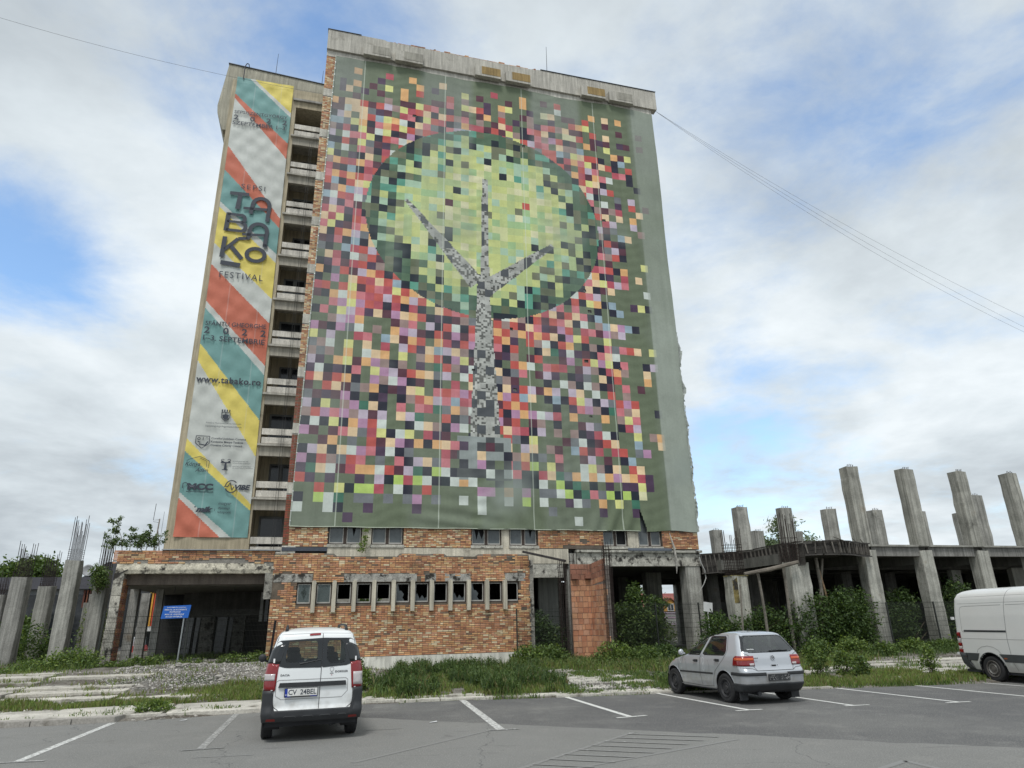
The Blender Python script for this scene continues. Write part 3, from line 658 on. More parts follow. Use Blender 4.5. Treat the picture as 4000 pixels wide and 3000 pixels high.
# ------------------------------------------------------------------ the wing with the balconies
WG_ = Thing('banner_wing', 'narrow concrete wing with stacked balconies behind the striped banner', 'building', (-7.5, D2, 0))
TAN = (.42, .365, .26)
mb = MB(); mb.box(-7.5, -3.66, D2, 44.4, 4.9, 33.95, TAN); mb.box(-7.49, -1.86, D2 + 1.6, 44.39, 4.9, 34.1, TAN); mb.box(-3.66, -1.86, D2 + .001, D2 + 1.6, 32.6, 33.95, TAN); WG_.part('wall', mb, M['render'])
mb = MB(); mb.box(-7.51, -1.9, D2 + .15, 44, 33.95, 34.6, (.40, .36, .27)); mb.prism([(-7.86, 35.18), (-1.9, 34.80), (-1.9, 33.95), (-7.5, 33.95), (-7.5, 30.2), (-7.72, 30.2), (-8.12, 31.35), (-8.18, 31.9)], D2 + .12, 44, 'y', (.37, .35, .28)); WG_.part('cornice', mb, M['render'])
mb = MB(); mb.prism([(-7.9, 35.18), (-1.86, 34.80), (-1.86, 34.85), (-7.9, 35.235)], D2 + .06, 44, 'y', (.035, .04, .045)); WG_.part('flashing', mb, M['metal'])
mb = MB(); mb.prism([(-7.2, 34.13), (-1.95, 33.80), (-1.95, 33.83), (-7.2, 34.17)], D2 + .02, D2 + .12, 'y', (.05, .05, .045)); WG_.part('cable', mb, M['plain'])
mb = MB(); mb.box(-3.86, -1.95, D2 - .14, D2 + .1, 33.06, 33.2, (.33, .32, .29)); WG_.part('ledge', mb, M['concrete'])
for k in range(10):
    z0 = 5.20 + 2.79 * k
    B = MB(); B.box(-3.78, -1.9, D2 - .16, D2 + 1.6, z0, z0 + .11, (.42, .40, .35)); bal = WG_.part('balcony', B, M['concrete'])
    B = MB(); B.box(-3.60, -1.9, D2 - .10, D2 - .05, z0 + .14, z0 + .46, (.58, .55, .49)); WG_.part('rail_board', B, M['concrete'], bal)
    B = MB(); B.box(-3.62, -1.9, D2 - .11, D2 - .05, z0 + .60, z0 + .93, (.60, .57, .51)); WG_.part('rail_board', B, M['concrete'], bal)
    boxes(WG_, 'rail_post', [((uu, uu + .05, D2 - .048, D2 - .0, z0 + .11, z0 + .9), (.12, .12, .12)) for uu in (-3.3, -2.3)], M['metal'], bal)
    if k < 9:
        B = MB(); B.box(-3.655, -1.9, D2 + .0, D2 + .2, z0 + 2.28, z0 + 2.789, (.37, .345, .29)); WG_.part('spandrel', B, M['render'])
    dcol = (.10, .105, .105)
    wz0 = z0 + .12; hh = 2.05
    if k in (0, 2, 4, 5, 7): window(WG_, -3.45, -2.2, wz0, wz0 + hh, D2 + 1.45, frame=(.17, .175, .17), inner=(.14, .14, .14), split=k % 2, pane_col=(.02, .022, .026), fw=.07)
    else: window(WG_, -3.2, -2.0, wz0 + .3, wz0 + hh, D2 + 1.45, frame=(.10, .10, .10), inner=(.08, .08, .08), split=1, pane_col=(.018, .02, .024), fw=.06)
mb = MB(); mb.box(-7.5, -1.86, 36.3, 44.3, 3.62, 4.9, (.2, .19, .17)); WG_.part('floor_slab', mb, M['concrete'])
mb = MB()
for x in (-2.62, -2.5): mb.tube([(x, D2 - .2, 30), (x + .02, D2 - .22, 20), (x - .01, D2 - .2, 12), (x + .03, D2 - .4, 5.0)], .012, 4, (.03, .03, .03))
single('hanging_cable', mb, M['plain'], 'pair of thin dark cables hanging down in front of the balconies', 'cable', (-2.6, D2 - .2, 5))

# ------------------------------------------------------------------ the low brick block
PB = Thing('brick_annex', 'low orange brick block with a row of small broken windows between pale fins', 'building', (-2.05, D0, 0))
FIN = [(-.44 + .8265 * i, -.44 + .8265 * i + .165) for i in range(11)]
WIN = [(-1.065, -.44)] + [(FIN[i][1], FIN[i + 1][0]) for i in range(10)] + [(FIN[10][1], 8.60)]
mb = MB(); MC = (.13, .105, .08)
mb.box(-2.03, 9.10, D0, D0 + .28, .66, 2.755, MC); mb.box(-2.03, -1.07, D0, D0 + .28, 2.755, 3.64, MC); mb.box(8.605, 9.10, D0, D0 + .28, 2.755, 3.64, MC)
mb.box(-2.03, 9.10, D0, D0 + .28, 3.64, 4.72, MC)
us = np.linspace(-2.03, 9.10, 80)
def ptop(u): return 4.84 + .04 * mn.noise(Vector((u * 1.3, 2, 0))) - (.13 if .4 < u < 3.1 else 0) - (.10 if 5.2 < u < 6.6 else 0)
for a, b in zip(us, us[1:]): mb.add([(a, D0, 4.72), (b, D0, 4.72), (b, D0, ptop(b)), (a, D0, ptop(a)), (a, D0 + .28, 4.72), (b, D0 + .28, 4.72), (b, D0 + .28, ptop(b)), (a, D0 + .28, ptop(a))], [(0, 1, 2, 3), (3, 2, 6, 7)], (.2, .18, .15))
PB.part('wall', mb, M['mortar'])
mb = MB(); mb.box(9.101, 9.3, D0 + .05, D1 + .3, .3, 4.6, (.30, .285, .25)); mb.box(-2.03, 9.1, D0 + .28, D1, 4.5, 4.74, GC); PB.part('side_wall', mb, M['crumble'])
mb = MB(); mb.box(-2.1, 9.12, D0 - .10, D0 + .3, -.3, .655, (.66, .65, .58)); PB.part('plinth', mb, M['render'])
def holes(u, z, w):
    if 2.70 < z < 3.66 and -1.09 < u < 8.63: return True
    n = mn.noise(Vector((u * 1.7, z * 3.5, 2.2))) * .10 + mn.noise(Vector((u * 6, z * 9, 5))) * .05
    if 3.62 < z < 4.03 + n * 1.0 and (-2.1 < u < -.42 + n * 3 and not (z < 3.78 and u < -1.2)): return True
    if 3.62 < z < 4.00 + n and .82 + n * 3 < u < 3.95 + n * 3: return True
    if 3.62 < z < 3.98 + n * 2 and (4.35 < u < 4.75 + n * 2): return True
    if 3.60 < z < 3.80 + n * 2 and 5.2 < u < 6.3: return True
    if 3.66 < z < 4.02 + n * 2 and 8.0 < u < 8.9: return True
    if z > 4.68 + n * 1.5 and (.35 < u < 3.2 or 5.3 < u < 6.7): return True
    if 4.55 + n < z < 4.8 and 8.05 < u < 8.4: return True
    if u < -1.62 - (z - 3.2) * -.05 + n * 2 and 2.95 < z < 3.9: return True
    if z > ptop(u) - .03: return True
    if (u - 8.86) ** 2 + (z - 2.43) ** 2 < .01: return True
    if z < .76 and n > .1: return True
    return mn.noise(Vector((u * 9, z * 17, 7))) > .72
bl = brick_list(-2.05, 9.11, .68, 4.9, D0, holes=holes, wts=BW_UP, seed=21)
bl2 = []
for q in bl:      # paler mix low on the wall, as laid
    if q[2] < 2.5 and random.random() < .42: q = q[:4] + (random.choices(range(10), BW_LIGHT)[0], False)
    elif q[2] < 2.5 and q[4] in (7,) and random.random() < .7: q = q[:4] + (2, False)
    bl2.append(q)
emit_bricks(PB, bl2, 300, ref=(3.6, 0, 2.4))
mb = MB()
for (a, b) in ((-2.0, -.45), (.85, 3.95), (4.3, 4.8), (5.2, 6.35), (7.95, 8.9)):
    n = 12; pts = [(a + (b - a) * i / n, 3.66) for i in range(n + 1)] + [(a + (b - a) * (n - i) / n, 3.99 + .04 * mn.noise(Vector((i * .9, a, 0)))) for i in range(n + 1)]
    mb.prism(pts, D0 - .014, D0 + .0, 'y', (.34, .33, .30))
PB.part('exposed_lintel', mb, M['crumble'])
for (a, b) in FIN:
    mb = MB(); x = random.uniform(-.01, .01); mb.prism([(a, 2.44 + x), (b, 2.44 + x), (b, 3.67 + x), (b - .03, 3.72 + x), (a + .02, 3.71 - x), (a, 3.66)], D0 - .20, D0 + .12, 'y', (.50, .46, .37)); PB.part('window_fin', mb, M['render'])
brk = ['shard_side', '', 'gone', 'gone', 'gone', 'shard_side', 'shard_low', 'gone', 'shard_low', 'shard_side', 'gone', 'gone']
for i, (a, b) in enumerate(WIN):
    window(PB, a + .004, b - .004, 2.76, 3.635, D0 + .07, broken=brk[i] if i else 'hole', pane_col=(.13, .165, .165) if i < 2 else (.05, .06, .065), fw=.045)
def lattice(T, a, b, z0, z1, d):
    mb = MB(); n = 9
    for i in range(-9, 10):
        for sg in (1, -1):
            x0 = a + (b - a) * (i / n); pts = []
            for t in np.linspace(0, 1, 12):
                x = x0 + sg * t * (z1 - z0) * .9 + (0 if sg > 0 else (b - a)); z = z0 + t * (z1 - z0)
                if a <= x <= b: pts.append((x, z))
            if len(pts) > 1: (xa, za), (xb, zb) = pts[0], pts[-1]; mb.tube([(xa, d, za), (xb, d, zb)], .006, 3, (.16, .20, .195), False)
    T.part('window_lattice', mb, M['plain'])
lattice(PB, WIN[0][0] + .09, WIN[0][1] - .09, 2.85, 3.55, D0 + .09); lattice(PB, WIN[1][0] + .09, WIN[1][1] - .09, 2.85, 3.55, D0 + .09)
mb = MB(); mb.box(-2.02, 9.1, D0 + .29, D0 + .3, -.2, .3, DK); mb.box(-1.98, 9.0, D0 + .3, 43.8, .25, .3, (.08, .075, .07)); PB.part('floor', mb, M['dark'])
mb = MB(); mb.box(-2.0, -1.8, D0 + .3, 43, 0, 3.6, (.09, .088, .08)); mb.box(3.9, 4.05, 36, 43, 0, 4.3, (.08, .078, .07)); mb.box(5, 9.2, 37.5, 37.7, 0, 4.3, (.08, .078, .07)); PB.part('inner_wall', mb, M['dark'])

# ------------------------------------------------------------------ the porch on the left
PO = Thing('porch', 'ruined open porch with crumbling concrete beam, brick parapet and blue site sign in front', 'building', (-8.1, D0, 0))
mb = MB(); us = np.linspace(-7.95, -1.95, 60)
V = []
for u in us:
    a = .05 * mn.noise(Vector((u * 2.2, 1, 0))); b = .03 * mn.noise(Vector((u * 5, 2, 0))); dd = .02 * mn.noise(Vector((u * 4, 6, 0)))
    V += [(u, D0 + .5, 4.03 + b), (u, D0 + .02 + dd, 4.03 + b), (u, D0 - .015 + dd, 4.18 + a * .4), (u, D0 + .03 - dd, 4.36 + a), (u, D0 + .06, 4.47)]
F = [(i * 5 + k, i * 5 + 5 + k, i * 5 + 6 + k, i * 5 + 1 + k) for i in range(len(us) - 1) for k in range(4)] + [(0, 1, 2, 3, 4)]
mb.add(V, F, (.50, .465, .375)); PO.part('beam', mb, M['crumble'])
mb = MB(); mb.box(-7.98, -2.05, D0 + .05, D0 + .45, 4.42, 4.93, (.25, .235, .21)); PO.part('parapet_backing', mb, M['mortar'])
mb = MB(); mb.box(-6.4, -1.85, D0 - .06, D0 + .6, 4.945, 4.985, (.36, .37, .38)); PO.part('flashing', mb, M['metal'])
def ph(u, z, w):
    n = mn.noise(Vector((u * 2.5, z * 5, 12)))
    if z < 4.56 and (-5.6 < u < -3.1 or (n > .05 and u > -7.4)): return True
    if z < 4.63 and -4.5 < u < -3.2: return True
    return n > .55
bl = brick_list(-8.12, -2.05, 4.42, 4.95, D0 + .03, holes=ph, wts=[1.4, 1.3, .6, 1.2, .9, .2, .4, .8, .6, .8], seed=31)
emit_bricks(PO, bl, 260)
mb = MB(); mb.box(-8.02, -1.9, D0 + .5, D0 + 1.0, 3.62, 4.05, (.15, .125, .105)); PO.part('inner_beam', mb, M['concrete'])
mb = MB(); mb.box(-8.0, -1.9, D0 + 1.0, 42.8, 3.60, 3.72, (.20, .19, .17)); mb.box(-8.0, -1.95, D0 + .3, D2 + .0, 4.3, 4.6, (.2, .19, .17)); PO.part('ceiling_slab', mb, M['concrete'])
mb = MB()
for i in range(9):      # cracked cream pier, in rough courses
    z0, z1 = .2 + i * .43, .2 + (i + 1) * .43 - .015; e = random.uniform(-.025, .02)
    mb.box(-8.02 + e + i * .008, -7.64, D0 + .0 + e * .3, D0 + .9, z0, z1, (.43 + e, .41 + e, .355 + e))
mb.box(-8.0, -7.7, D0 + .03, D0 + .88, .0, 4.05, (.14, .13, .12)); PO.part('pier', mb, M['crumble'])
for r in range(46):      # the pier's inner face is laid brick: long courses, some dark
    z0 = .42 + r * .0745; ck = BRICKCOL[6] if (r // 3) % 2 else BRICKCOL[random.choice([0, 2, 9])]
    for j in range(3):
        B = MB(); B.box(-7.64, -7.612 + random.uniform(-.006, .004), D0 + .06 + j * .27 + (.05 if r % 2 else 0), D0 + .06 + j * .27 + .25, z0, z0 + .064, tuple(c * random.uniform(.7, 1.0) for c in ck)); PO.part('brick', B, M['brick'])
mb = MB(); mb.obox((-7.66, D0 - .02, 4.10), (.14, 0, .07), (0, .03, 0), (.0, 0, .02), (.03, .03, .03)); PO.part('exposed_bars', mb, M['rust'])
for (u0, u1, d0, d1, zt, c) in ((-8.12, -7.78, 34, 34.4, 3.6, .26), (-8.56, -8.16, 38, 38.4, 3.6, .33), (-7.14, -6.85, 34.3, 34.6, 3.6, .30)):
    mb = MB(); mb.box(u0, u1, d0, d1, 0, zt, (c, c * .98, c * .9)); PO.part('column', mb, M['boardform'])
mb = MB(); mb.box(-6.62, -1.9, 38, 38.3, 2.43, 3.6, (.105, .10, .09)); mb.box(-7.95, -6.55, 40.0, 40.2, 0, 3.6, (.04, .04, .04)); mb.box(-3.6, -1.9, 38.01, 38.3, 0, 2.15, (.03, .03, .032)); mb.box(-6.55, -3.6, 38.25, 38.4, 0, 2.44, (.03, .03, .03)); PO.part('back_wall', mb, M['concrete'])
for (a, b, c) in ((-6.40, -6.02, .24), (-5.9, -5.72, .20), (-4.92, -4.47, .14), (-4.38, -4.19, .10)):
    mb = MB(); mb.prism([(a - .06, .3), (b - .10, .3), (b, 2.42), (a, 2.42)], 37.9, 37.94, 'y', (c, c * 1.02, c * 1.05)); PO.part('metal_sheet', mb, M['metal'])
for (a, b, c) in ((-5.68, -5.06, .20), (-4.18, -3.62, .13)):
    mb = MB(); mb.box(a, b, 37.85, 38.2, 0, 2.43, (c, c * .97, c * .88)); PO.part('concrete_panel', mb, M['crumble'])
mb = MB(); mb.box(-3.0, -2.86, 37.9, 37.95, 2.18, 3.6, (.7, .7, .68)); mb.box(-2.76, -2.6, 37.9, 37.95, 2.18, 3.6, (.45, .47, .5)); PO.part('door_frame', mb, M['plain'])
mb = MB(); mb.tube([(-5.9, D0 + 1.1, 3.6), (-5.92, D0 + 1.1, 3.3)], .012, 4, (.02, .02, .02)); mb.tube([(-3.6, D0 + 1.1, 3.6), (-3.6, D0 + 1.1, 3.4)], .012, 4, (.02, .02, .02)); PO.part('hanging_bar', mb, M['rust'])
mb = MB(); mb.box(-2.35, -2.04, D0 + .02, D0 + .5, 3.0, 4.45, (.25, .24, .21)); mb.box(-2.06, -1.9, D0 + .06, D0 + .7, .3, 4.0, (.17, .16, .145)); PO.part('end_pier', mb, M['crumble'])

# hollow clay block wall, every block its own piece
BLK = Thing('clay_block_wall', 'freestanding corner wall of salmon hollow clay blocks beside the open bay', 'wall', (11.1, D0, 0))
def blockmesh(w, h, c):
    mb = MB(); e = .006; mb.add([(e, -.0, e), (w - e, 0, e), (w - e, 0, h - e), (e, 0, h - e), (0, .03, 0), (w, .03, 0), (w, .03, h), (0, .03, h)], [(0, 1, 2, 3), (4, 5, 1, 0), (1, 5, 6, 2), (2, 6, 7, 3), (4, 0, 3, 7)], c); return mb.mesh('clay_block', M['brick'])
CB = [s(192, 144, 112), s(198, 152, 118), s(184, 134, 104), s(176, 124, 96), s(188, 146, 120)]
cbm = {(w, i): blockmesh(w, .232, CB[i]) for w in (.29, .24, .14) for i in range(5)}
TOPC = [s(150, 106, 88), s(158, 114, 94)]; topm = {(w, i): blockmesh(w, .232, TOPC[i]) for w in (.29, .24, .14) for i in range(2)}
mb = MB(); mb.box(11.12, 12.06, D0 + .03, D0 + .28, .1, 4.2, (.24, .21, .19)); mb.box(12.06, 12.30, D0 - 1.75, D0 + .28, .1, 4.2, (.22, .19, .17)); BLK.part('mortar_core', mb, M['mortar'])
for r in range(17):
    z = .28 + r * .243; top = r > 13
    u = 11.1 + (0 if r % 2 else .0); k = 0
    while u < 12.02:
        w = random.choice([.29, .24, .24, .14]); w = w if u + w < 12.1 else .14
        m_ = (topm[(w, random.randrange(2))] if top else cbm[(w, random.randrange(5))]); o = BLK.inst('clay_block', m_, (u, D0 + .0 + random.uniform(-.008, .01), z + random.uniform(-.005, .005))); u += w + .012
    d = D0 + .0; sl = 0
    while d > D0 - 1.72:
        w = random.choice([.24, .24, .14, .29])
        zz = z + (.12 * (D0 - d) / 1.7 if r > 12 else 0)
        m_ = (topm[(w, random.randrange(2))] if top else cbm[(w, random.randrange(5))]); BLK.inst('clay_block', m_, (12.05 + random.uniform(-.006, .008), d, zz + random.uniform(-.005, .005)), rot=(0, 0, -math.pi / 2)); d -= w + .012
for (x, dz) in ((11.12, 3.72), (11.78, 3.74)):
    mb = MB(); mb.box(x, x + .3, D0 - .16, D0 + .02, dz, dz + .22, TOPC[0]); BLK.part('proud_block', mb, M['brick'])

# ------------------------------------------------------------------ reinforcement cages
def cage(u, d, z0, z1, w=.34, dep=.34, nb=4, ring=.18, ext=(), lab='', r=.011, col=(.028, .018, .015), ztop=None, grp=None, nrings=None, lean=(0, 0)):
    T = Thing('rebar_cage', lab, 'rebar', (u, d, z0), group=grp); per = []
    for i in range(nb):
        t = i / (nb - 1); per += [(t * w, 0), (t * w, dep)]
    per += [(0, dep * .33), (0, dep * .66), (w, dep * .33), (w, dep * .66)]
    for i, (a, b) in enumerate(per):
        zt = z1 + (random.uniform(-.5, .35) if ztop is None else random.uniform(-ztop, ztop)); B = MB()
        B.tube([(u + a, d + b, z0), (u + a + random.uniform(-.01, .01) + lean[0] * .5, d + b, (z0 + zt) / 2), (u + a + random.uniform(-.03, .03) + lean[0], d + b + lean[1], zt)], r, 4, col, False); T.part('rebar', B, M['rust'])
    B = MB(); z = z0 + .05; n = 0; zr = z1 - .3
    while z < zr and (nrings is None or n < nrings):
        e = .02; P = [(u - e, d - e, z), (u + w + e, d - e, z + random.uniform(-.015, .015)), (u + w + e, d + dep + e, z), (u - e, d + dep + e, z), (u - e, d - e, z)]
        B.tube(P, r * .7, 3, col, False); z += ring * random.uniform(.85, 1.15); n += 1
    T.part('stirrups', B, M['rust']); return T
cage(10.42, 30.1, .2, 4.55, .30, .30, 4, .2, lab='tall rusty rebar cage standing left of the clay block wall', ztop=.05)
cage(11.35, D1 + .02, 4.25, 5.0, .34, .2, 4, .16, lab='short rebar cage stub under the slab edge above the clay block wall', ztop=.05)
cage(12.02, 28.6, .2, 5.15, .32, .30, 4, .2, lab='tall rusty rebar cage at the right end of the clay block wall', ztop=.25)
mb = MB(); mb.obox((9.75, 30.3, 4.72), (1.03, 0, -.205), (0, .05, 0), (.008, 0, .045), (.04, .035, .035)); single('steel_beam', mb, M['rust'], 'dark steel bar leaning from the brick annex down onto the rebar cage', 'beam', (9.75, 30.3, 4.72))
mb = MB(); mb.tube([(18.38, 31.4, 4.82), (18.43, 31.4, 4.53), (18.60, 31.4, 4.15), (18.63, 31.4, 3.78), (18.47, 31.4, 3.49), (18.14, 31.4, 3.09)], [.035, .035, .035, .03, .02, .012], 6, (.42, .42, .40)); single('bent_hose', mb, M['plain'], 'pale bent hose hanging from the right corner of the tower', 'hose', (18.38, 31.4, 4.82))
mb = MB(); mb.tube([(16.81, 31.36, 5.99), (16.97, 31.32, 5.3), (17.03, 31.32, 4.7), (17.02, 31.34, 4.25), (17.0, 31.36, 4.0)], [.02, .055, .06, .04, .012], 5, (.42, .40, .36)); single('wood_strip', mb, M['wood'], 'pale splintered batten dangling below the torn corner of the mural', 'batten', (16.9, 31.36, 5))
# ------------------------------------------------------------------ flat lettering
def text_mesh(txt, bold=0., shear=0., name='lettering', spacing=1.0):
    cu = bpy.data.curves.new(name, 'FONT'); cu.body = txt; cu.size = 1; cu.offset = bold; cu.shear = shear; cu.space_character = spacing; cu.resolution_u = 3; cu.fill_mode = 'FRONT' if hasattr(cu, 'fill_mode') else cu.fill_mode
    ob = bpy.data.objects.new(name, cu); COL.objects.link(ob); bpy.context.view_layer.update()
    me = bpy.data.meshes.new_from_object(ob.evaluated_get(bpy.context.evaluated_depsgraph_get()))
    bpy.data.objects.remove(ob); bpy.data.curves.remove(cu); return me
def lettering(parent, txt, x0, x1, z0, z1, place, m, bold=0., shear=0., spacing=1.0, ref=None, name='lettering'):
    """place(x, z) -> local 3D point of the printed surface; (x0,z0)-(x1,z1) is the box the text fills"""
    me = text_mesh(txt, bold, shear, name, spacing)
    n = len(me.vertices); co = np.empty(n * 3, np.float32); me.vertices.foreach_get('co', co); co = co.reshape(-1, 3)
    if n == 0: return None
    a, b = co.min(0), co.max(0)
    out = np.array([place(x0 + (p[0] - a[0]) / (b[0] - a[0]) * (x1 - x0), z0 + (p[1] - a[1]) / max(b[1] - a[1], 1e-6) * (z1 - z0)) for p in co], np.float32)
    me.vertices.foreach_set('co', out.ravel()); me.materials.clear(); me.materials.append(m); me.update()
    o = bpy.data.objects.new(name, me); COL.objects.link(o); o.parent = parent; return o
def inkm(name, c): return mat(name, .6, col=c, var=.1, vscale=2)
M['ink_black'] = inkm('black_ink', (.042, .05, .068)); M['ink_white'] = inkm('white_ink', (.75, .77, .78))
class Strokes:
    def __init__(s_, place): s_.mb = MB(); s_.place = place
    def line(s_, pts, w, col=(.028, .03, .04)):
        for a, b in zip(pts, pts[1:]):
            a, b = Vector(a), Vector(b); t = (b - a)
            if t.length < 1e-6: continue
            t.normalize(); q = Vector((-t.y, t.x)) * w / 2
            s_.mb.add([s_.place(*p) for p in (a - q, b - q, b + q, a + q)], [(0, 1, 2, 3)], col)
    def joint(s_, p, w, col=(.028, .03, .04)): s_.poly([(p[0] + w / 2 * math.cos(i * .785), p[1] + w / 2 * math.sin(i * .785)) for i in range(8)], col)
    def poly(s_, pts, col=(.028, .03, .04)): s_.mb.add([s_.place(*p) for p in pts], [tuple(range(len(pts)))], col)
    def arc(s_, c, rx, rz, a0, a1, w, n=16, col=(.028, .03, .04)):
        P = []; 
        for i in range(n + 1):
            a = R(a0 + (a1 - a0) * i / n); P.append(((c[0] + (rx + w / 2) * math.cos(a), c[1] + (rz + w / 2) * math.sin(a)), (c[0] + (rx - w / 2) * math.cos(a), c[1] + (rz - w / 2) * math.sin(a))))
        for (o1, i1), (o2, i2) in zip(P, P[1:]): s_.mb.add([s_.place(*p) for p in (i1, o1, o2, i2)], [(0, 1, 2, 3)], col)
    def done(s_, parent, name, m):
        o = bpy.data.objects.new(name, s_.mb.mesh(name, m)); COL.objects.link(o); o.parent = parent; return o

# ------------------------------------------------------------------ the pixel mural on mesh fabric
KF = 1.18          # printed colours measured in the photo -> reflectance
def pc(r, g, b): return tuple(min(x * KF, .9) for x in s(r, g, b))
def smooth(a, b, x): t = np.clip((x - a) / (b - a), 0, 1); return t * t * (3 - 2 * t)
def build_mural():
    CELLS = {'light': (2, 248, 302, 303, 306, 649, 1004, 1305, 1506, 1605, 1703, 1805, 1902, 1903, 2006, 2203, 2206, 2603, 2605, 2804, 3001, 3003, 3057, 3106, 3306,), 'navy': (3, 147, 349, 402, 648, 849, 1051, 1104, 1152, 1306, 1353, 1405, 1606, 2105, 2106, 2405, 2406, 2553, 2652, 2953, 3152, 3650, 3849, 3850, 4047, 4048, 4146,), 'red': (5, 204, 453, 551, 653, 748, 850, 906, 1050, 1153, 1156, 1254, 1304, 1352, 1553, 1556, 1955, 2152, 2254, 2753, 2950, 2954, 3052, 3058, 3255, 3353, 3456, 3550, 3554, 3749, 4043, 4049,), 'pur': (6, 105, 149, 155, 156, 305, 455, 501, 605, 652, 657, 702, 1202, 1357, 1554, 2055, 2056, 2454, 2656, 2754, 2903, 2955, 3302, 3405, 3605, 3653, 3702, 3705, 3905, 3906, 3953,), 'teal': (106, 403, 1206, 2806, 3005, 3104, 3703,), 'blue': (150, 651, 3050, 3351, 3950,), 'plum': (152, 153, 354, 406, 549, 553, 556, 655, 954, 1006, 1054, 1355, 1455, 1754, 1954, 1957, 2052, 2153, 2357, 2555, 2858, 3156, 3252, 3254, 3256, 3354, 3552, 3553, 3753, 3756, 3951, 3955, 4053, 4243, 4253, 4255,), 'lime': (203, 604, 704, 1005, 1205, 1406, 2403, 2805, 2904, 3404, 3604,), 'peach': (206, 251, 253, 255, 352, 452, 1151, 1458, 1855, 2956, 3154, 3754, 3757, 4142,), 'ora': (356, 358, 450, 606, 706, 750, 955, 956, 1058, 1157, 1705, 1906, 2054, 2204, 2256, 2557, 2558, 3303, 3355, 3452, 3557, 3706, 3851, 3957,), 'yel': (404, 449, 548, 749, 751, 756, 950, 1154, 1252, 1755, 1757, 2356, 3250, 3455, 3503, 3752, 3805, 4051,), 'pink': (448, 1251, 1354, 1555, 1753, 2752, 2851, 2854, 3204, 3948,), 'bk': (504, 905, 1505, 2505, 2506, 2905, 3004, 3205, 3504, 3704,), 'crim': (506, 758, 804, 952, 1053, 1105, 1852, 1952, 2158, 2353, 2606, 2751, 3806,), 'gray': (603, 703, 903, 1103, 1403, 1806, 2305, 2604, 2702, 2704, 3103, 3304,), 'mauve': (754, 853, 1653, 1756, 1953, 2255, 2654, 2655, 3054, 3151,), 'lav': (805, 1106, 2651, 4044,), 'orch': (1203, 1904, 2004, 2404, 3506,), 'cream': (2856, 3153, 3253, 3804,)}
    C = .4465; U0, Z0 = -1.598, 5.852; nu, nz, SD = 46, 61, 8
    rg = np.random.default_rng(5)
    P = {k: np.array(pc(*v)) for k, v in dict(red=(188, 84, 76), crim=(176, 80, 92), pink=(200, 114, 122), plum=(92, 58, 70), pur=(80, 62, 84), navy=(48, 49, 62), mauve=(152, 128, 122), lav=(184, 170, 186),
        peach=(220, 190, 148), ora=(218, 166, 106), yel=(206, 206, 124), light=(196, 204, 196), blue=(142, 164, 176), gray=(112, 116, 120), orch=(176, 132, 164), teal=(60, 112, 92), olive=(101, 112, 89), lime=(172, 200, 92),
        yg1=(188, 196, 120), yg2=(174, 188, 122), yg3=(196, 200, 142), yg4=(166, 186, 128), yg5=(158, 188, 160), yg6=(150, 182, 128), gg=(112, 116, 92), dg1=(84, 110, 86), dg2=(72, 98, 80), dg3=(96, 104, 80), bk=(42, 50, 58), tl=(86, 152, 130), cream=(206, 204, 160)).items()}
    out = np.zeros((nz, nu, 3)); ins = np.zeros((nz, nu, 3))
    def pick(d): k = list(d); w = np.array([d[x] for x in k], float); return P[k[rg.choice(len(k), p=w / w.sum())]]
    for j in range(nz):
        for i in range(nu):
            u, z = U0 + (i + .5) * C, Z0 + (j + .5) * C
            e = math.hypot((u - 7.5) / 6.68, (z - 23.1) / 6.0)
            # outside
            p = .78 + .18 * math.exp(-((e - 1.12) / .25) ** 2)
            if z > 29.6: p *= .85
            if z > 30.5: p *= .45
            if z > 31.3: p *= .55
            if z > 31.9: p *= .25
            if z > 32.35: p = 0
            if u > 13.9: p *= .82
            if u > 15.0: p *= .75 if z < 27 else .5
            if u > 16.0: p *= .45 if 10 < z < 16 else .3
            lim = 17.35 + (.4 if 10 < z < 13.5 else 0) - (1.3 if z < 9 else 0) - (.6 if z > 26 else 0)
            if u > lim: p = 0
            if z < 8.55: p *= .72
            if z < 7.65: p *= .5
            if z < 7.2: p *= .28
            if z < 6.7: p = 0
            if 1.8 < u < 7 and z < 7.2: p *= .5
            if rg.random() < p:
                wr = math.exp(-((e - 1.1) / .28) ** 2) + (.7 * math.exp(-((u - 7.2) / 3.2) ** 2) if 10 < z < 18 else 0)
                d = dict(red=1.0 + 3.2 * wr, crim=.5 + 1.0 * wr, pink=.9 + 1.0 * wr, plum=1.5 + .4 * wr, pur=.9, navy=2.1, mauve=1.1, lav=1.0, peach=1.2 + .3 * wr, ora=1.0, yel=.6, light=.9, blue=.55, gray=.8, orch=.9 if z < 18 else .2, teal=.25 if z < 18 else .0)
                if z > 29.5: d.update(navy=.4, ora=1.6, yel=1.1, plum=2.2, gray=.1, light=.2, blue=.2, lav=.2)
                if u > 13.4: d.update(navy=4.0, red=.9, gray=1.2, lav=1.3, peach=1.8)
                if z < 9.6: d.update(lime=1.8, teal=1.5, gray=2.0, navy=2.2, red=1.4, light=1.2)
                out[j, i] = pick(d)
                for _t in range(4):
                    if (i and np.allclose(out[j, i], out[j, i - 1])) or (j and np.allclose(out[j, i], out[j - 1, i])): out[j, i] = pick(d)
            else: out[j, i] = P['olive']
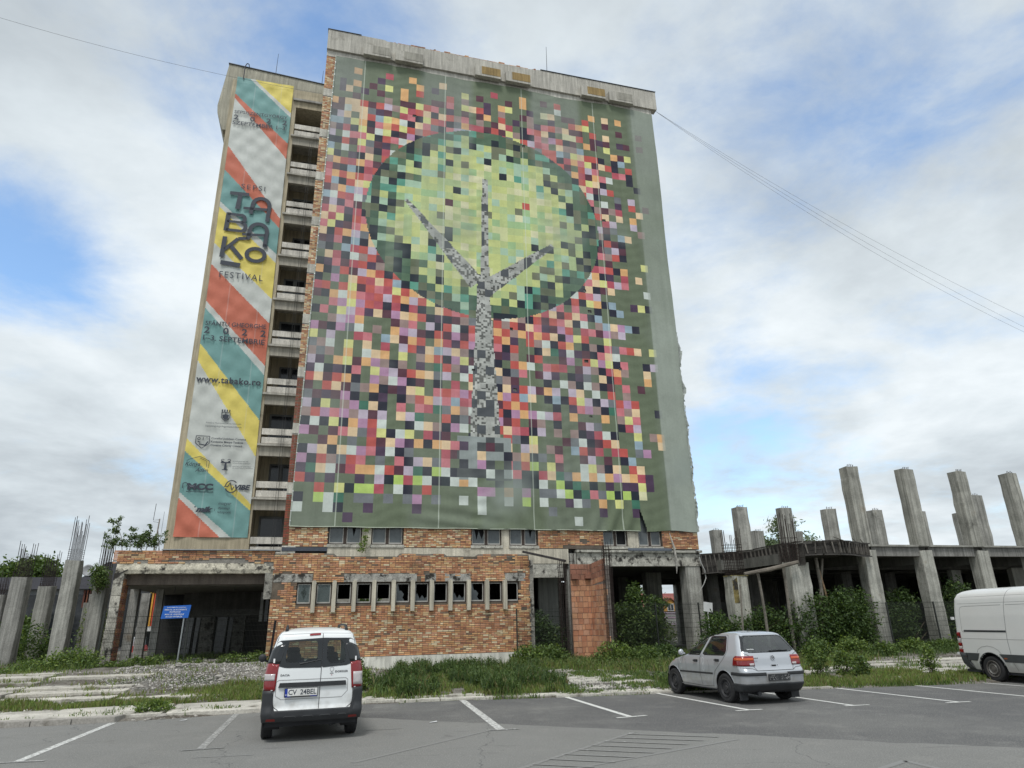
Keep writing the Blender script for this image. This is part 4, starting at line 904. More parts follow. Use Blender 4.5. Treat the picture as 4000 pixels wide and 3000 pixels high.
            # inside the disc
            if e < .55: ins[j, i] = pick(dict(yg1=3, yg2=3, yg3=2.2, yg4=2, yg5=1.2, yg6=1.3, cream=.8, bk=.16, gg=.35, plum=.03))
            elif e < .76: ins[j, i] = pick(dict(yg1=3, yg2=3, yg3=2, yg4=2, yg5=1.2, yg6=1.1, bk=1.1, gg=1.0, tl=.45, dg1=.3, cream=.4))
            elif e < .88: ins[j, i] = pick(dict(yg1=1.6, yg2=1.6, yg4=1, yg5=.9, bk=2.2, gg=1.1, tl=1.1, dg1=1.0, dg2=.8, dg3=.8))
            else: ins[j, i] = pick(dict(bk=2.4, dg1=2.4, dg2=2.8, dg3=1.2, tl=1.6, gg=.5, yg2=.4, yg5=.3))
    for (u, z, k) in ((9.7, 24.4, 'red'), (5.1, 22.1, 'bk'), (5.0, 18.9, 'bk'), (5.2, 24.0, 'plum'), (5.1, 21.9, 'bk')):
        (ins if math.hypot((u - 7.5) / 6.68, (z - 23.1) / 6) < 1 else out)[int((z - Z0) / C), int((u - U0) / C)] = P[k]
    for j in range(nz):
        z = Z0 + (j + .5) * C
        for i in range(nu):
            u = U0 + (i + .5) * C
            if z > 30.0 or z < 8.6 or (z > 28.6 and u > 13) : out[j, i] = P['olive']
    for k, v in CELLS.items():
        for q in v:
            if 0 <= q // 100 < nu and q % 100 < nz: out[q % 100, q // 100] = P[k]
    # fine grid
    NU, NZ = nu * SD, nz * SD
    gu = U0 + np.arange(NU + 1) * C / SD; gz = Z0 + np.arange(NZ + 1) * C / SD
    gu = gu[gu <= 18.60]; gz = gz[(gz >= 6.10)]; gz = gz[gz <= 32.86]
    cu_, cz_ = (gu[:-1] + gu[1:]) / 2, (gz[:-1] + gz[1:]) / 2
    UU, ZZ = np.meshgrid(cu_, cz_); I = np.clip(((UU - U0) / C).astype(int), 0, nu - 1); J = np.clip(((ZZ - Z0) / C).astype(int), 0, nz - 1)
    E = np.hypot((UU - 7.5) / 6.68, (ZZ - 23.1) / 6.0)
    col = np.where((E < 1)[..., None], ins[J, I], out[J, I])
    # the trunk and the three branches: black and white photographs
    def band(ax, az, bx, bz, w0, w1):
        dx, dz = bx - ax, bz - az; L_ = math.hypot(dx, dz); t = ((UU - ax) * dx + (ZZ - az) * dz) / L_ ** 2; q = np.abs((UU - ax) * dz - (ZZ - az) * dx) / L_
        return (t > 0) & (t < 1) & (q < w0 + (w1 - w0) * t)
    tree = band(7.38, 25.85, 7.35, 19.0, .17, .24) | band(2.95, 23.75, 6.9, 19.1, .10, .48) | band(11.3, 22.0, 7.2, 18.7, .14, .50)
    left = 6.93 - (19.3 - ZZ) / 9 * .42; right = 7.55 + (19.3 - ZZ) / 9 * .55
    tr = (ZZ < 19.3) & (ZZ > 10.3) & (UU > left) & (UU < right)
    nA = rg.random((len(cz_) // 2 + 2, len(cu_) // 2 + 2)); nB = rg.random((len(cz_) // 5 + 2, len(cu_) // 5 + 2)); jz, iz = np.indices(UU.shape)
    nC = rg.random((nz, nu))[J, I]; ph = .6 * nA[jz // 2, iz // 2] + .4 * nB[jz // 5, iz // 5]; ph = np.where(ph < .22 + .30 * nC * nB[jz // 5, iz // 5] * 2, .07 + .1 * nC, .30 + .17 * nC + .10 * nB[jz // 5, iz // 5]) + .06 * rg.random(UU.shape)
    ph = np.clip(ph, .04, .62)
    grey = np.array([.98, 1.0, .92])
    darkc = rg.random((nz, nu)) < .18
    col = np.where((tree | tr)[..., None], ph[..., None] * grey, col)
    col = np.where(((tree | tr) & darkc[J, I])[..., None], np.array(pc(82, 86, 90)), col)
    lo = (ZZ < 10.6) & (ZZ > 8.4) & (UU > 5.9) & (UU < 8.6) & (rg.random((nz, nu))[J, I] < .62)
    col = np.where(lo[..., None], np.where((rg.random((nz, nu))[J, I] < .5)[..., None], np.array(pc(78, 82, 84)), np.array(pc(140, 148, 146))), col)
    # see-through light painted into the print: wall behind pales it, dark windows do not
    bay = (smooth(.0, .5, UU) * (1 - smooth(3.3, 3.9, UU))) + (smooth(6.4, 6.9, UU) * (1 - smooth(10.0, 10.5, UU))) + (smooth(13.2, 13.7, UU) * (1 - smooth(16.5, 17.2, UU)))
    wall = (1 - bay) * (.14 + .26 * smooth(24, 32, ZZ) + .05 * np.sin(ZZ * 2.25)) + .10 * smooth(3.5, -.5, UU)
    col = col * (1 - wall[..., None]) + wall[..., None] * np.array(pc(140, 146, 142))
    net = smooth(16.95, 17.05, UU) * .85 * (1.1 - .6 * smooth(14, 26, ZZ)); nc = np.array(pc(152, 160, 150)); col = col * (1 - net[..., None] * .85) + nc * net[..., None] * .85
    lum = col @ np.array([.25, .6, .15]); col = lum[..., None] + (col - lum[..., None]) * .88; col = np.clip(col * .98 - .004, .008, 1)
    for us_ in (.31, 4.99, 9.70, 14.37):
        m_ = np.abs(UU - us_) < .03; col = np.where(m_[..., None], col * .55 + .45 * np.array(pc(196, 204, 190)), col)
    # geometry: slack cloth
    GU, GZ = np.meshgrid(gu, gz)
    x = GU + (GZ - 6.1) / 26.7 * .27 * np.clip(1 - (GU + 1.6) / 1.2, 0, 1) - .0
    bulge = .03 * np.sin(GU * 1.1) * np.sin(GZ * .5) + .018 * np.sin(GU * 3.1 + GZ * .7) + .008 * np.sin(GU * 6.3 + GZ * 2.9) * np.sin(GZ * .9) + .006 * np.sin(GZ * 11 + np.sin(GU * 1.3) * 4) * np.sin(GU * .7) ** 2
    low = 1 - smooth(6.1, 8.2, GZ)
    bulge += low * (.06 * np.sin(GU * 5.5 + GZ * 2.0) * np.exp(-((GU - 9) / 3) ** 2) + .04 * np.sin(GZ * 9 + GU * 1.2) * np.exp(-((GU - 6) / 2) ** 2) + .06 * np.sin(GU * 7 - GZ * 3) * np.exp(-((GU - 14) / 1.5) ** 2))
    y = np.minimum(D1 - .075 - bulge - .012, D1 - .03); z = GZ + 0 * GU; z = np.where(GZ <= gz[0] + 1e-6, z - .03 + .035 * np.sin(GU * 2.3), z)
    z = z + np.where(GZ >= gz[-1] - 1e-6, .05 * np.sin(GU * .9), 0)
    V = np.stack([x, y, z], -1).reshape(-1, 3); n = len(gu)
    jj, ii = np.meshgrid(np.arange(len(gz) - 1), np.arange(n - 1), indexing='ij'); a = jj * n + ii
    F = np.stack([a, a + 1, a + n + 1, a + n], -1).reshape(-1, 4); cc = col.reshape(-1, 3)
    tear = (ZZ < 7.13) & (UU > 15.34) & (UU < 15.36 + (7.13 - ZZ) * .31)
    for (hu, hz) in ((3.25, 29.5), (9.75, 28.6), (14.6, 24.2), (13.1, 19.4), (13.3, 18.1), (6.7, 14.1), (8.75, 16.6), (8.9, 13.2), (12.9, 15.1), (14.9, 14.8), (13.0, 12.0)):
        tear |= (np.abs(UU - hu) < .1) & (np.abs(ZZ - hz) < .07)
    keep = ~tear.reshape(-1); F = F[keep]; cc = cc[keep]
    base = (-1.6, D1, 6.1); V = V - np.array(base)
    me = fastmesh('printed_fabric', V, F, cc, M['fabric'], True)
    T = Thing('mural_banner', 'huge fabric pixel mural of a tree hung over the tower block front', 'banner', base)
    T.part('printed_fabric', me, None)
    mb = MB(); mb.tube([(-1.6 + .27 * t, D1 - .09, 6.1 + 26.7 * t) for t in np.linspace(0, 1, 12)], .03, 5, (.42, .46, .40)); mb.tube([(u, D1 - .1, 6.09 + .012 * math.sin(u * 2.3)) for u in np.linspace(-1.6, 15.3, 40)], .022, 5, (.40, .44, .36)); T.part('hem', mb, M['fabric'])
    mb = MB()
    for k in range(60): z = 6.3 + k * .44; u = -1.6 + .27 * (z - 6.1) / 26.7; mb.box(u - .03, u + .03, D1 - .13, D1 - .12, z, z + .05, (.7, .7, .68))
    T.part('eyelets', mb, M['metal'])
    # torn clear net along the right edge
    rg2 = random.Random(3); V = []; F = []; zs = np.arange(6.1, 17.5, .12)
    for k, z in enumerate(zs):
        w = .06 + .22 * abs(mn.noise(Vector((0, 0, z * .9)))) + rg2.uniform(0, .07)
        for q in range(4): V.append((18.5 + w * q / 3, D1 - .05 - .08 * math.sin(z * 3 + q * 1.3) - .02 * q, z + rg2.uniform(-.03, .03)))
    for k in range(len(zs) - 1):
        for q in range(3):
            if rg2.random() < .9: F.append((k * 4 + q, k * 4 + q + 1, k * 4 + 5 + q, k * 4 + 4 + q))
    mb = MB(); mb.add(V, F, (.40, .43, .40)); T.part('torn_net', mb, M['fabric2'])
build_mural()

# ------------------------------------------------------------------ the striped festival banner
def build_festival():
    T = Thing('festival_banner', 'tall striped festival banner with dark lettering hanging on the narrow wing', 'banner', (-7.2, D2, 6.1))
    teal, ora, yel, li = [np.array(pc(*c)) for c in ((110, 148, 145), (182, 106, 86), (206, 190, 102), (184, 187, 182))]
    lines = [(34.85, 31.98, teal), ]
    # each line: z on the left edge, z on the right edge; colour below it
    L_ = [(37.8, 37.8, yel), (35.10, 32.03, li), (34.83, 31.71, teal), (32.84, 29.72, ora), (32.52, 28.59, li), (28.97, 24.40, ora), (27.29, 23.78, teal), (25.08, 22.04, li), (24.72, 21.48, yel), (22.34, 19.18, li),
          (21.00, 17.69, ora), (18.72, 15.18, li), (18.32, 14.67, teal), (16.22, 12.14, yel), (15.25, 10.17, li), (11.00, 7.75, yel), (10.34, 7.41, teal), (8.28, 5.45, li), (7.99, 4.95, ora)]
    ub = np.linspace(0, 1, 57); zb = np.linspace(6.1, 34.15, 811)
    uc, zc = (ub[:-1] + ub[1:]) / 2, (zb[:-1] + zb[1:]) / 2
    S_, Z_ = np.meshgrid(uc, zc); col = np.zeros(S_.shape + (3,)) + yel
    for a, b, c in L_: m_ = Z_ < a + (b - a) * S_; col = np.where(m_[..., None], c, col)
    col = np.where(((np.abs(S_ - .33) < .009) | (np.abs(S_ - .80) < .009))[..., None], col * .85 + .1, col)
    G, Z = np.meshgrid(ub, zb)
    def ue(s_, z): l = -7.25 + (34.15 - z) / 28 * .11; r = -3.93 + (34.15 - z) / 28 * .16; return l + (r - l) * s_
    x = ue(G, Z); y = D2 - .05 - .012 * np.sin(x * 2.5 + Z * 1.3) - .014 * np.sin(x * 6 - Z * 4.2) * (.4 + .6 * np.sin(Z * .8) ** 2) - .010 * np.sin(Z * 7 + x * 3) - .012 * np.abs(np.sin(x * 3.3 + Z * 2.6)) ** 4
    y = y - .03 * np.exp(-((Z - 7) / 1.2) ** 2) * np.sin(x * 5 + Z * 5)
    n = len(ub); jj, ii = np.meshgrid(np.arange(len(zb) - 1), np.arange(n - 1), indexing='ij'); a = jj * n + ii
    F = np.stack([a, a + 1, a + n + 1, a + n], -1).reshape(-1, 4)
    V = np.stack([x, y, Z], -1).reshape(-1, 3) - np.array((-7.2, D2, 6.1))
    fab = T.part('printed_cloth', fastmesh('printed_cloth', V, F, col.reshape(-1, 3), M['fabric2'], True), None)
    def pl(x, z): return (x + 7.2, -.135, z - 6.1)
    ib = M['ink_black']
    def tx(t, x0, x1, z0, z1, bold=.02, shear=0, sp=1.0, tilt=0.): lettering(T.o, t, x0, x1, z0, z1, (lambda x, z: pl(x, z + (x + 7.1) * tilt)), ib, bold, shear, sp)
    tx('SEPSISZENTGYÖRGY', -7.13, -4.08, 31.33, 31.60, .012, tilt=.045); tx('2    0    2    2', -7.13, -4.08, 30.86, 31.22, .02, tilt=.045); tx('SZEPTEMBER 1–3.', -7.15, -4.05, 30.50, 30.77, .012, tilt=.045)
    tx('SEPSI', -6.19, -4.87, 26.08, 26.40, .0, 0, 1.25); tx('FESTIVAL', -6.71, -4.43, 20.20, 20.58, .0, 0, 1.2)
    tx('SFÂNTU GHEORGHE', -7.05, -3.98, 17.26, 17.58, .012, tilt=.02); tx('2    0    2    2', -7.07, -3.96, 16.80, 17.19, .02, tilt=.01); tx('1–3. SEPTEMBRIE', -7.07, -3.96, 16.40, 16.70, .012, tilt=-.01)
    tx('www.tabako.ro', -7.11, -3.93, 14.02, 14.38, .03, 0, 1.1)
    tx('Primăria Municipiului Sfântu Gheorghe', -6.34, -4.65, 11.80, 11.90, .0); tx('Sepsiszentgyörgyi Polgármesteri Hivatala', -6.36, -4.63, 11.62, 11.73, .0)
    tx('Consiliul Județean Covasna', -6.0, -4.34, 10.96, 11.10); tx('Kovászna Megye Tanácsa', -6.0, -4.46, 10.78, 10.92); tx('Covasna County Council', -6.0, -4.50, 10.60, 10.74)
    tx('Kónya', -7.05, -6.35, 9.52, 9.80, .01, .35); tx('Ádám', -6.55, -5.95, 9.30, 9.52, .01, .35)
    for k, t in enumerate(('KOVÁSZNA MEGYEI', 'MŰVELŐDÉSI KÖZPONT', 'CENTRUL DE CULTURĂ', 'AL JUDEȚULUI COVASNA')): tx(t, -4.85, (-4.12, -4.0, -3.98, -3.86)[k], (9.86, 9.76, 9.60, 9.50)[k], (9.93, 9.83, 9.67, 9.57)[k], .0, .2)
    tx('MCC', -6.80, -5.62, 8.38, 8.72, .06); tx('MATHIAS CORVINUS COLLEGIUM', -6.82, -5.60, 8.27, 8.33); tx('VIBE', -4.62, -3.88, 8.44, 8.70, .05, .25)
    tx('mik', -6.28, -5.50, 7.30, 7.58, .06, .35); tx('magyar', -5.27, -4.68, 7.62, 7.78, .0); tx('ifjúsági', -5.27, -4.74, 7.42, 7.58, .0); tx('központ', -5.27, -4.66, 7.22, 7.38, .0)
    S = Strokes(pl); w = .22
    S.line([(-6.74, 25.68), (-5.70, 25.72)], w); S.line([(-6.18, 25.62), (-6.24, 24.66)], .24)
    S.line([(-5.50, 24.45), (-5.44, 25.10)], w); S.arc((-4.98, 25.08), .46, .48, 0, 180, w); S.line([(-4.52, 25.10), (-4.56, 24.05)], w); S.line([(-5.92, 24.78), (-4.60, 24.86)], .17)
    S.line([(-6.66, 24.36), (-6.70, 23.16)], .24); S.line([(-6.7, 24.28), (-5.98, 24.28)], .18); S.line([(-6.7, 23.80), (-5.98, 23.80)], .16); S.line([(-6.7, 23.24), (-5.92, 23.24)], .18)
    S.arc((-5.98, 24.04), .22, .24, -90, 90, .2); S.arc((-5.92, 23.52), .25, .28, -90, 90, .2)
    S.line([(-5.48, 22.75), (-5.42, 23.40)], w); S.arc((-4.96, 23.38), .46, .46, 0, 180, w); S.line([(-4.50, 23.4), (-4.54, 22.42)], w); S.line([(-5.80, 23.05), (-4.58, 23.14)], .17)
    S.line([(-6.68, 22.78), (-6.72, 21.46)], .24); S.line([(-6.62, 21.95), (-5.98, 22.74), (-5.50, 22.82)], .2); S.line([(-6.32, 22.22), (-5.66, 21.46)], .24)
    S.arc((-4.96, 21.82), .48, .40, 0, 360, w, 26); S.line([(-4.52, 22.34), (-4.50, 22.56)], .24); S.line([(-6.74, 21.13), (-5.70, 21.06)], .26)
    S.done(T.o, 'logo_letters', ib)
    S = Strokes(pl)     # crest, shield, house, tree and wave emblems
    S.line([(-5.66, 12.45), (-5.26, 12.45), (-5.26, 12.15), (-5.46, 11.98), (-5.66, 12.15), (-5.66, 12.45)], .03)
    for k in range(4): S.poly([(-5.68 + k * .12, 12.48), (-5.62 + k * .12, 12.48), (-5.62 + k * .12, 12.60), (-5.68 + k * .12, 12.60)])
    S.poly([(-5.62, 12.3), (-5.46, 12.36), (-5.30, 12.3), (-5.33, 12.14), (-5.46, 12.05), (-5.59, 12.14)]); S.arc((-5.46, 12.40), .05, .03, 0, 360, .02, 8, (.5, .5, .5))
    S.line([(-6.72, 11.14), (-6.08, 11.14), (-6.08, 10.76), (-6.40, 10.50), (-6.72, 10.76), (-6.72, 11.14)], .035); S.arc((-6.58, 11.0), .06, .06, 0, 360, .03, 10); S.line([(-6.38, 10.92), (-6.38, 11.08)], .03); S.arc((-6.2, 11.02), .05, .05, -60, 200, .02, 8); S.line([(-6.55, 10.72), (-6.25, 10.66), (-6.14, 10.86)], .06); S.line([(-6.5, 10.8), (-6.62, 10.86)], .05)
    S.line([(-7.0, 9.84), (-6.88, 9.92), (-6.42, 10.08), (-5.95, 9.86), (-5.95, 9.5)], .025); S.line([(-6.4, 10.0), (-6.06, 9.84), (-6.06, 9.55)], .02)
    S.poly([(-5.24, 9.45), (-5.12, 9.45), (-5.13, 9.78), (-5.22, 9.78)]); S.poly([(-5.42, 9.78), (-4.94, 9.78), (-4.98, 9.92), (-5.1, 9.84), (-5.24, 9.84), (-5.38, 9.92)]); S.arc((-5.33, 9.93), .07, .05, 0, 300, .03, 8); S.arc((-5.03, 9.93), .07, .05, -120, 180, .03, 8); S.poly([(-5.32, 9.42), (-5.04, 9.42), (-5.04, 9.46), (-5.32, 9.46)])
    S.line([(-7.02, 8.46), (-7.02, 8.70), (-6.90, 8.74), (-6.80, 8.68), (-6.84, 8.58)], .035)
    S.arc((-4.78, 8.60), .28, .30, 40, 175, .05, 12); S.arc((-4.78, 8.60), .28, .30, 200, 330, .05, 12); S.line([(-5.12, 8.60), (-4.94, 8.60), (-4.85, 8.80), (-4.74, 8.42), (-4.64, 8.60)], .04)
    S.line([(-5.42, 7.36), (-5.42, 7.48)], .02); S.poly([(-6.36, 7.52), (-6.30, 7.52), (-6.30, 7.58), (-6.36, 7.58)])
    S.done(T.o, 'emblems', ib)
build_festival()
# ------------------------------------------------------------------ the unfinished concrete frame on the right
FR = Thing('unfinished_concrete_frame', 'unfinished concrete frame with tall columns rising above a dark first floor slab', 'building', (20, 26.5, 0))
def colmesh(u0, u1, d0, d1, z0, z1, c, name='column', chips=2, T=FR, nub=True):
    mb = MB(); n = int(max((z1 - z0) / .5, 2)); V = []
    ch = .03
    prof = [(u0 + ch, d0), (u1 - ch, d0), (u1, d0 + ch), (u1, d1), (u0, d1), (u0, d0 + ch)]
    for k in range(n + 1):
        z = z0 + (z1 - z0) * k / n
        for (a, b) in prof:
            q = .012 if random.random() < .8 else .035; V.append((a + random.uniform(-q, q), b + random.uniform(-q, q), z + (random.uniform(-.03, .03) if k in (0, n) else 0)))
    F = [(k * 6 + j, k * 6 + (j + 1) % 6, (k + 1) * 6 + (j + 1) % 6, (k + 1) * 6 + j) for k in range(n) for j in range(6)] + [tuple(range(n * 6, n * 6 + 6))]
    mb.add(V, F, c); o = T.part(name, mb, M['boardform'])
    if nub:
        B = MB()
        for k in range(4):
            x = u0 + .15 + k * (u1 - u0 - .25) / 4; B.tube([(x, d0 + .12, z1 - .02), (x + .02, d0 + .12, z1 + .10), (x + .05, d0 + .12, z1 + random.uniform(.08, .16))], .017, 4, (.05, .04, .035))
        T.part('rebar_stubs', B, M['rust'], o)
    return o
GCOL = (.29, .285, .25)
for u in (23.93, 27.22, 30.52, 33.85, 37.15): colmesh(u, u + .66, 26.45, 26.98, 4.9, 8.64, GCOL)
for u in (24.05, 27.3, 30.7, 34.0, 37.3): colmesh(u, u + .70, 26.5, 27.05, .0, 4.72, (.35, .345, .305), nub=False)
for u in (21.95, 24.85, 27.85, 31.1, 34.3, 37.5): colmesh(u, u + .72, 33.0, 33.5, 4.9, 7.70, (.30, .295, .265))
for u in (26.1, 29.45, 32.7): colmesh(u, u + .75, 42.4, 42.9, 4.9, 7.66, (.28, .275, .25))
colmesh(36.45, 37.3, 31.0, 31.5, 4.9, 8.38, (.30, .295, .265)); colmesh(19.62, 20.55, 26.0, 26.5, .0, 4.12, (.38, .375, .335), nub=False)
colmesh(17.85, 18.68, 27.9, 28.55, .0, 3.68, (.36, .355, .31), nub=False)
mb = MB(); mb.box(17.86, 18.12, 27.885, 27.897, 2.5, 3.62, (.20, .16, .06)); mb.box(17.83, 18.70, 27.88, 28.56, 3.66, 3.70, (.20, .17, .07)); FR.part('moss_cap', mb, M['crumble'], stuff=True)
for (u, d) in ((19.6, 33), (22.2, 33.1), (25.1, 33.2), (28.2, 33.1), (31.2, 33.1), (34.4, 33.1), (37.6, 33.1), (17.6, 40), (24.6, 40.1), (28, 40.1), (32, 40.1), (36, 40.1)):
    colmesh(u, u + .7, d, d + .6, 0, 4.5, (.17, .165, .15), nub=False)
for u in (23.5, 27.2, 31.0, 35.0): colmesh(u, u + .5, 43.6, 44.1, 0, 4.4, (.34, .335, .30), nub=False)
for k in range(5):      # beams between the front columns
    u = 23.93 + 3.3 * k; mb = MB(); mb.box(u + .66, u + 3.3 + .12, 26.62, 26.95, 4.45, 4.88, (.20, .195, .18)); FR.part('beam', mb, M['boardform'])
def curve_pts():
    P = [(18.55, 31.55), (19.2, 30.9), (19.75, 30.0), (19.98, 28.9), (19.90, 27.6), (19.95, 26.5), (20.25, 25.75), (20.8, 25.3), (21.5, 25.2), (22.4, 25.5), (23.3, 26.0), (24.2, 26.4)]
    out = []
    for (a, b), (c, d) in zip(P, P[1:]):
        for t in (0, .5): out.append((a + (c - a) * t, b + (d - b) * t))
    return out + [P[-1]]
CP = curve_pts()
mb = MB(); poly = CP[:-1] + [(24.1, 26.8), (40.5, 26.8), (40.5, 44.0), (18.55, 44.0)]
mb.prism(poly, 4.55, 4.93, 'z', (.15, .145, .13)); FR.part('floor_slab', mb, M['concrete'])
mb = MB(); mb.box(24.2, 40.6, 26.5, 26.62, 4.88, 4.965, (.28, .275, .245)); FR.part('slab_edge', mb, M['concrete'])
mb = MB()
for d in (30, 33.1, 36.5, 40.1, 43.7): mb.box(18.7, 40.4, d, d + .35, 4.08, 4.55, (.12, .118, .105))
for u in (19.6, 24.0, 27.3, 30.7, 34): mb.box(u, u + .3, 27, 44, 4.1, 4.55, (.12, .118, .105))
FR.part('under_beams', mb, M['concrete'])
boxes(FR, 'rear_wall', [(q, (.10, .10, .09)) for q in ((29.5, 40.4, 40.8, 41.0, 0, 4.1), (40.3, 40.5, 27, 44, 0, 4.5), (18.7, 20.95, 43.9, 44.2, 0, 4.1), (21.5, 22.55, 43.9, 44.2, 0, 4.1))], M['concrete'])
boxes(FR, 'panel', [((36.6, 39.5, 29.8, 30.1, 2.9, 4.15), (.36, .355, .32)), ((32.0, 32.6, 29.4, 29.7, 2.2, 4.0), (.36, .355, .32))], M['concrete'])
# timber formwork round the curved edge: boards and studs, each one a piece
FW_ = Thing('timber_formwork', 'blackened curved timber formwork of boards and studs hanging on the slab edge', 'formwork', (20, 26.5, 3.9))
BC = (.035, .032, .028)
SEG = CP
for i in range(0, len(SEG) - 1):
    (a, b), (c, d) = SEG[i], SEG[i + 1]; t = i / len(SEG)
    q = Vector((d - b, -(c - a))).normalized()       # outward
    zt = 4.93 + .04 * math.sin(i * .9) + (.05 if i > 12 else 0); zb = 4.02 if i < 12 else 4.42
    for j in range(3):
        z0 = zb + (zt - zb) * j / 3; z1 = zb + (zt - zb) * (j + 1) / 3 - .015; o_ = .05 + random.uniform(-.012, .012)
        k = random.uniform(.7, 1.5); mb = MB(); mb.add([(a + q.x * o_, b + q.y * o_, z0), (c + q.x * o_, d + q.y * o_, z0), (c + q.x * o_, d + q.y * o_, z1), (a + q.x * o_, b + q.y * o_, z1), (a + q.x * (o_ - .03), b + q.y * (o_ - .03), z0), (c + q.x * (o_ - .03), d + q.y * (o_ - .03), z0), (c + q.x * (o_ - .03), d + q.y * (o_ - .03), z1), (a + q.x * (o_ - .03), b + q.y * (o_ - .03), z1)],
                                   [(0, 1, 2, 3), (4, 7, 6, 5), (3, 2, 6, 7), (0, 4, 5, 1), (0, 3, 7, 4), (1, 5, 6, 2)], tuple(x * k for x in BC)); FW_.part('board', mb, M['wood'])
    L_ = math.hypot(c - a, d - b); ns = 1 if L_ < .45 else 2
    for n_ in range(ns):
        t = (n_ + .3) / ns; x, y = a + (c - a) * t + q.x * .10, b + (d - b) * t + q.y * .10; k = random.uniform(.9, 2.0); ln = random.uniform(-.05, .04)
        mb = MB(); mb.obox((x, y, (zb + zt) / 2), ((c - a) / L_ * .028, (d - b) / L_ * .028, 0), (q.x * .035, q.y * .035, 0), (ln * (c - a) / L_, ln * (d - b) / L_, (zt - zb) / 2 - .03), tuple(min(x_ * k * 1.9, .3) for x_ in BC)); FW_.part('stud', mb, M['wood'])
for i in range(0, len(SEG) - 1, 2):
    (a, b), (c, d) = SEG[i], SEG[min(i + 2, len(SEG) - 1)]; q = Vector((d - b, -(c - a))).normalized(); zb = 4.02 if i < 12 else 4.40
    for (zz, cc) in ((zb - .02, (.06, .055, .05)), (4.95, (.04, .036, .032))):
        mb = MB(); mb.tube([(a + q.x * .12, b + q.y * .12, zz), (c + q.x * .12, d + q.y * .12, zz + random.uniform(-.03, .03))], .035, 4, cc); FW_.part('rail', mb, M['wood'])
mb = MB(); mb.tube([(17.2, 25.9, 3.62), (18.4, 25.8, 3.80), (19.8, 25.7, 4.10)], [.07, .09, .08], 7, (.16, .14, .115)); single('timber_log', mb, M['wood'], 'thick round log lying slanted under the curved formwork', 'log', (18, 25.9, 3.6))
for (u0, z0, u1, z1, r, lab) in ((17.93, 3.66, 18.05, 1.9, .06, 'thin timber prop under the formwork just right of the mossy column'), (19.25, 3.9, 19.24, 1.5, .07, 'pale leaning timber prop left of the wide column under the log'),
        (20.98, 4.3, 21.03, 2.2, .075, 'dark timber prop at the right of the wide column above the vines'), (21.31, 4.27, 20.80, 2.2, .055, 'thin crossed prop leaning left over the dark prop'), (21.0, 3.9, 21.30, 2.2, .05, 'brown orange prop crossing behind the dark prop'), (17.0, 3.2, 16.9, 1.4, .04, 'slim prop behind the hose by the tower corner')):
    mb = MB(); mb.tube([(u0, 26.0, z0), ((u0 + u1) / 2 + random.uniform(-.03, .03), 26.02, (z0 + z1) / 2), (u1, 26.05, z1), (u1, 26.05, .2)], [r, r * .95, r, r], 6, (.30, .20, .12) if 'orange' in lab else (.17, .155, .13)); single('timber_prop', mb, M['wood'], lab, 'prop', (u0, 26, 0), group='timber props under the slab')
for k, (u, d, a) in enumerate(((23.0, 25.75, .3), (23.6, 26.0, .5), (21.6, 25.1, -.2))):
    mb = MB(); mb.obox((u, d, 5.03), (.22, a * .3, -.09), (.02, .04, 0), (0, 0, .012), (.15, .14, .12)); FW_.part('loose_board', mb, M['wood'])
cage(17.9, 28.0, 3.6, 5.5, .72, .45, 5, .13, lab='bristling rebar cage growing out of the mossy topped column beside the tower', ztop=.35, r=.013)
cage(19.35, 25.75, 4.1, 5.95, .60, .45, 5, .17, lab='leaning rebar cage in the corner of the curved formwork in front of a tall column', ztop=.3, r=.013, nrings=7, lean=(.05, 0))

# ------------------------------------------------------------------ the row of bare columns on the left
def left_col(u0, w, d, dep, z0, z1, bars, lab, barh=1.2, c=(.29, .285, .255)):
    T = Thing('concrete_column', lab, 'column', (u0, d, z0), group='bare concrete columns with rebar on the left')
    colmesh(u0, u0 + w, d, d + dep, z0 - .5, z1, c, 'shaft', T=T, nub=False)
    n = bars
    for k in range(n):
        a = .06 + (w - .12) * ((k % 5) / 4); b = .06 + (dep - .12) * (k // 5) / max((n - 1) // 5, 1); h = barh * random.uniform(.6, 1.0) if k % 5 not in (0, 4) else barh * random.uniform(.95, 1.15)
        B = MB(); B.tube([(u0 + a, d + b, z1 - .02), (u0 + a + .01, d + b, z1 + h * .5), (u0 + a + random.uniform(-.02, .02), d + b, z1 + h)], .013, 4, (.022, .014, .014), False); T.part('rebar', B, M['rust'])
    if bars:
        B = MB()
        for k in range(6): z = z1 + .04 + k * .085; B.tube([(u0 + .04, d + .04, z), (u0 + w - .04, d + .04, z), (u0 + w - .04, d + dep - .04, z), (u0 + .04, d + dep - .04, z), (u0 + .04, d + .04, z)], .005, 3, (.03, .02, .018), False)
        T.part('stirrups', B, M['rust'])
    return T
left_col(-10.88, .58, 34.0, .62, .1, 4.83, 15, 'tallest and nearest bare column left of the porch, long rebar standing on top', 1.75, (.31, .305, .275))
left_col(-12.85, .62, 34.2, .6, .1, 4.14, 15, 'broad column at the left frame edge with a dark thicket of rebar', 1.35, (.25, .245, .225))
left_col(-12.95, .60, 37.6, .6, .1, 3.95, 15, 'middle distance column between the two nearest bare columns', 1.45, (.25, .245, .22))
left_col(-13.75, .45, 40.0, .5, .1, 3.4, 10, 'short dark column low between the left columns', .8, (.20, .195, .175))
left_col(-9.62, .52, 34.0, .66, .1, 4.43, 15, 'column with a weed tuft directly left of the porch', 1.5, (.25, .245, .22))
left_col(-10.7, .42, 37.5, .5, .1, 3.55, 10, 'thin dark column half hidden behind the one beside the porch', 1.0, (.22, .215, .195))
left_col(-15.0, .55, 38.2, .6, .1, 3.6, 10, 'farthest column cut by the left frame edge', 1.0, (.23, .225, .205))
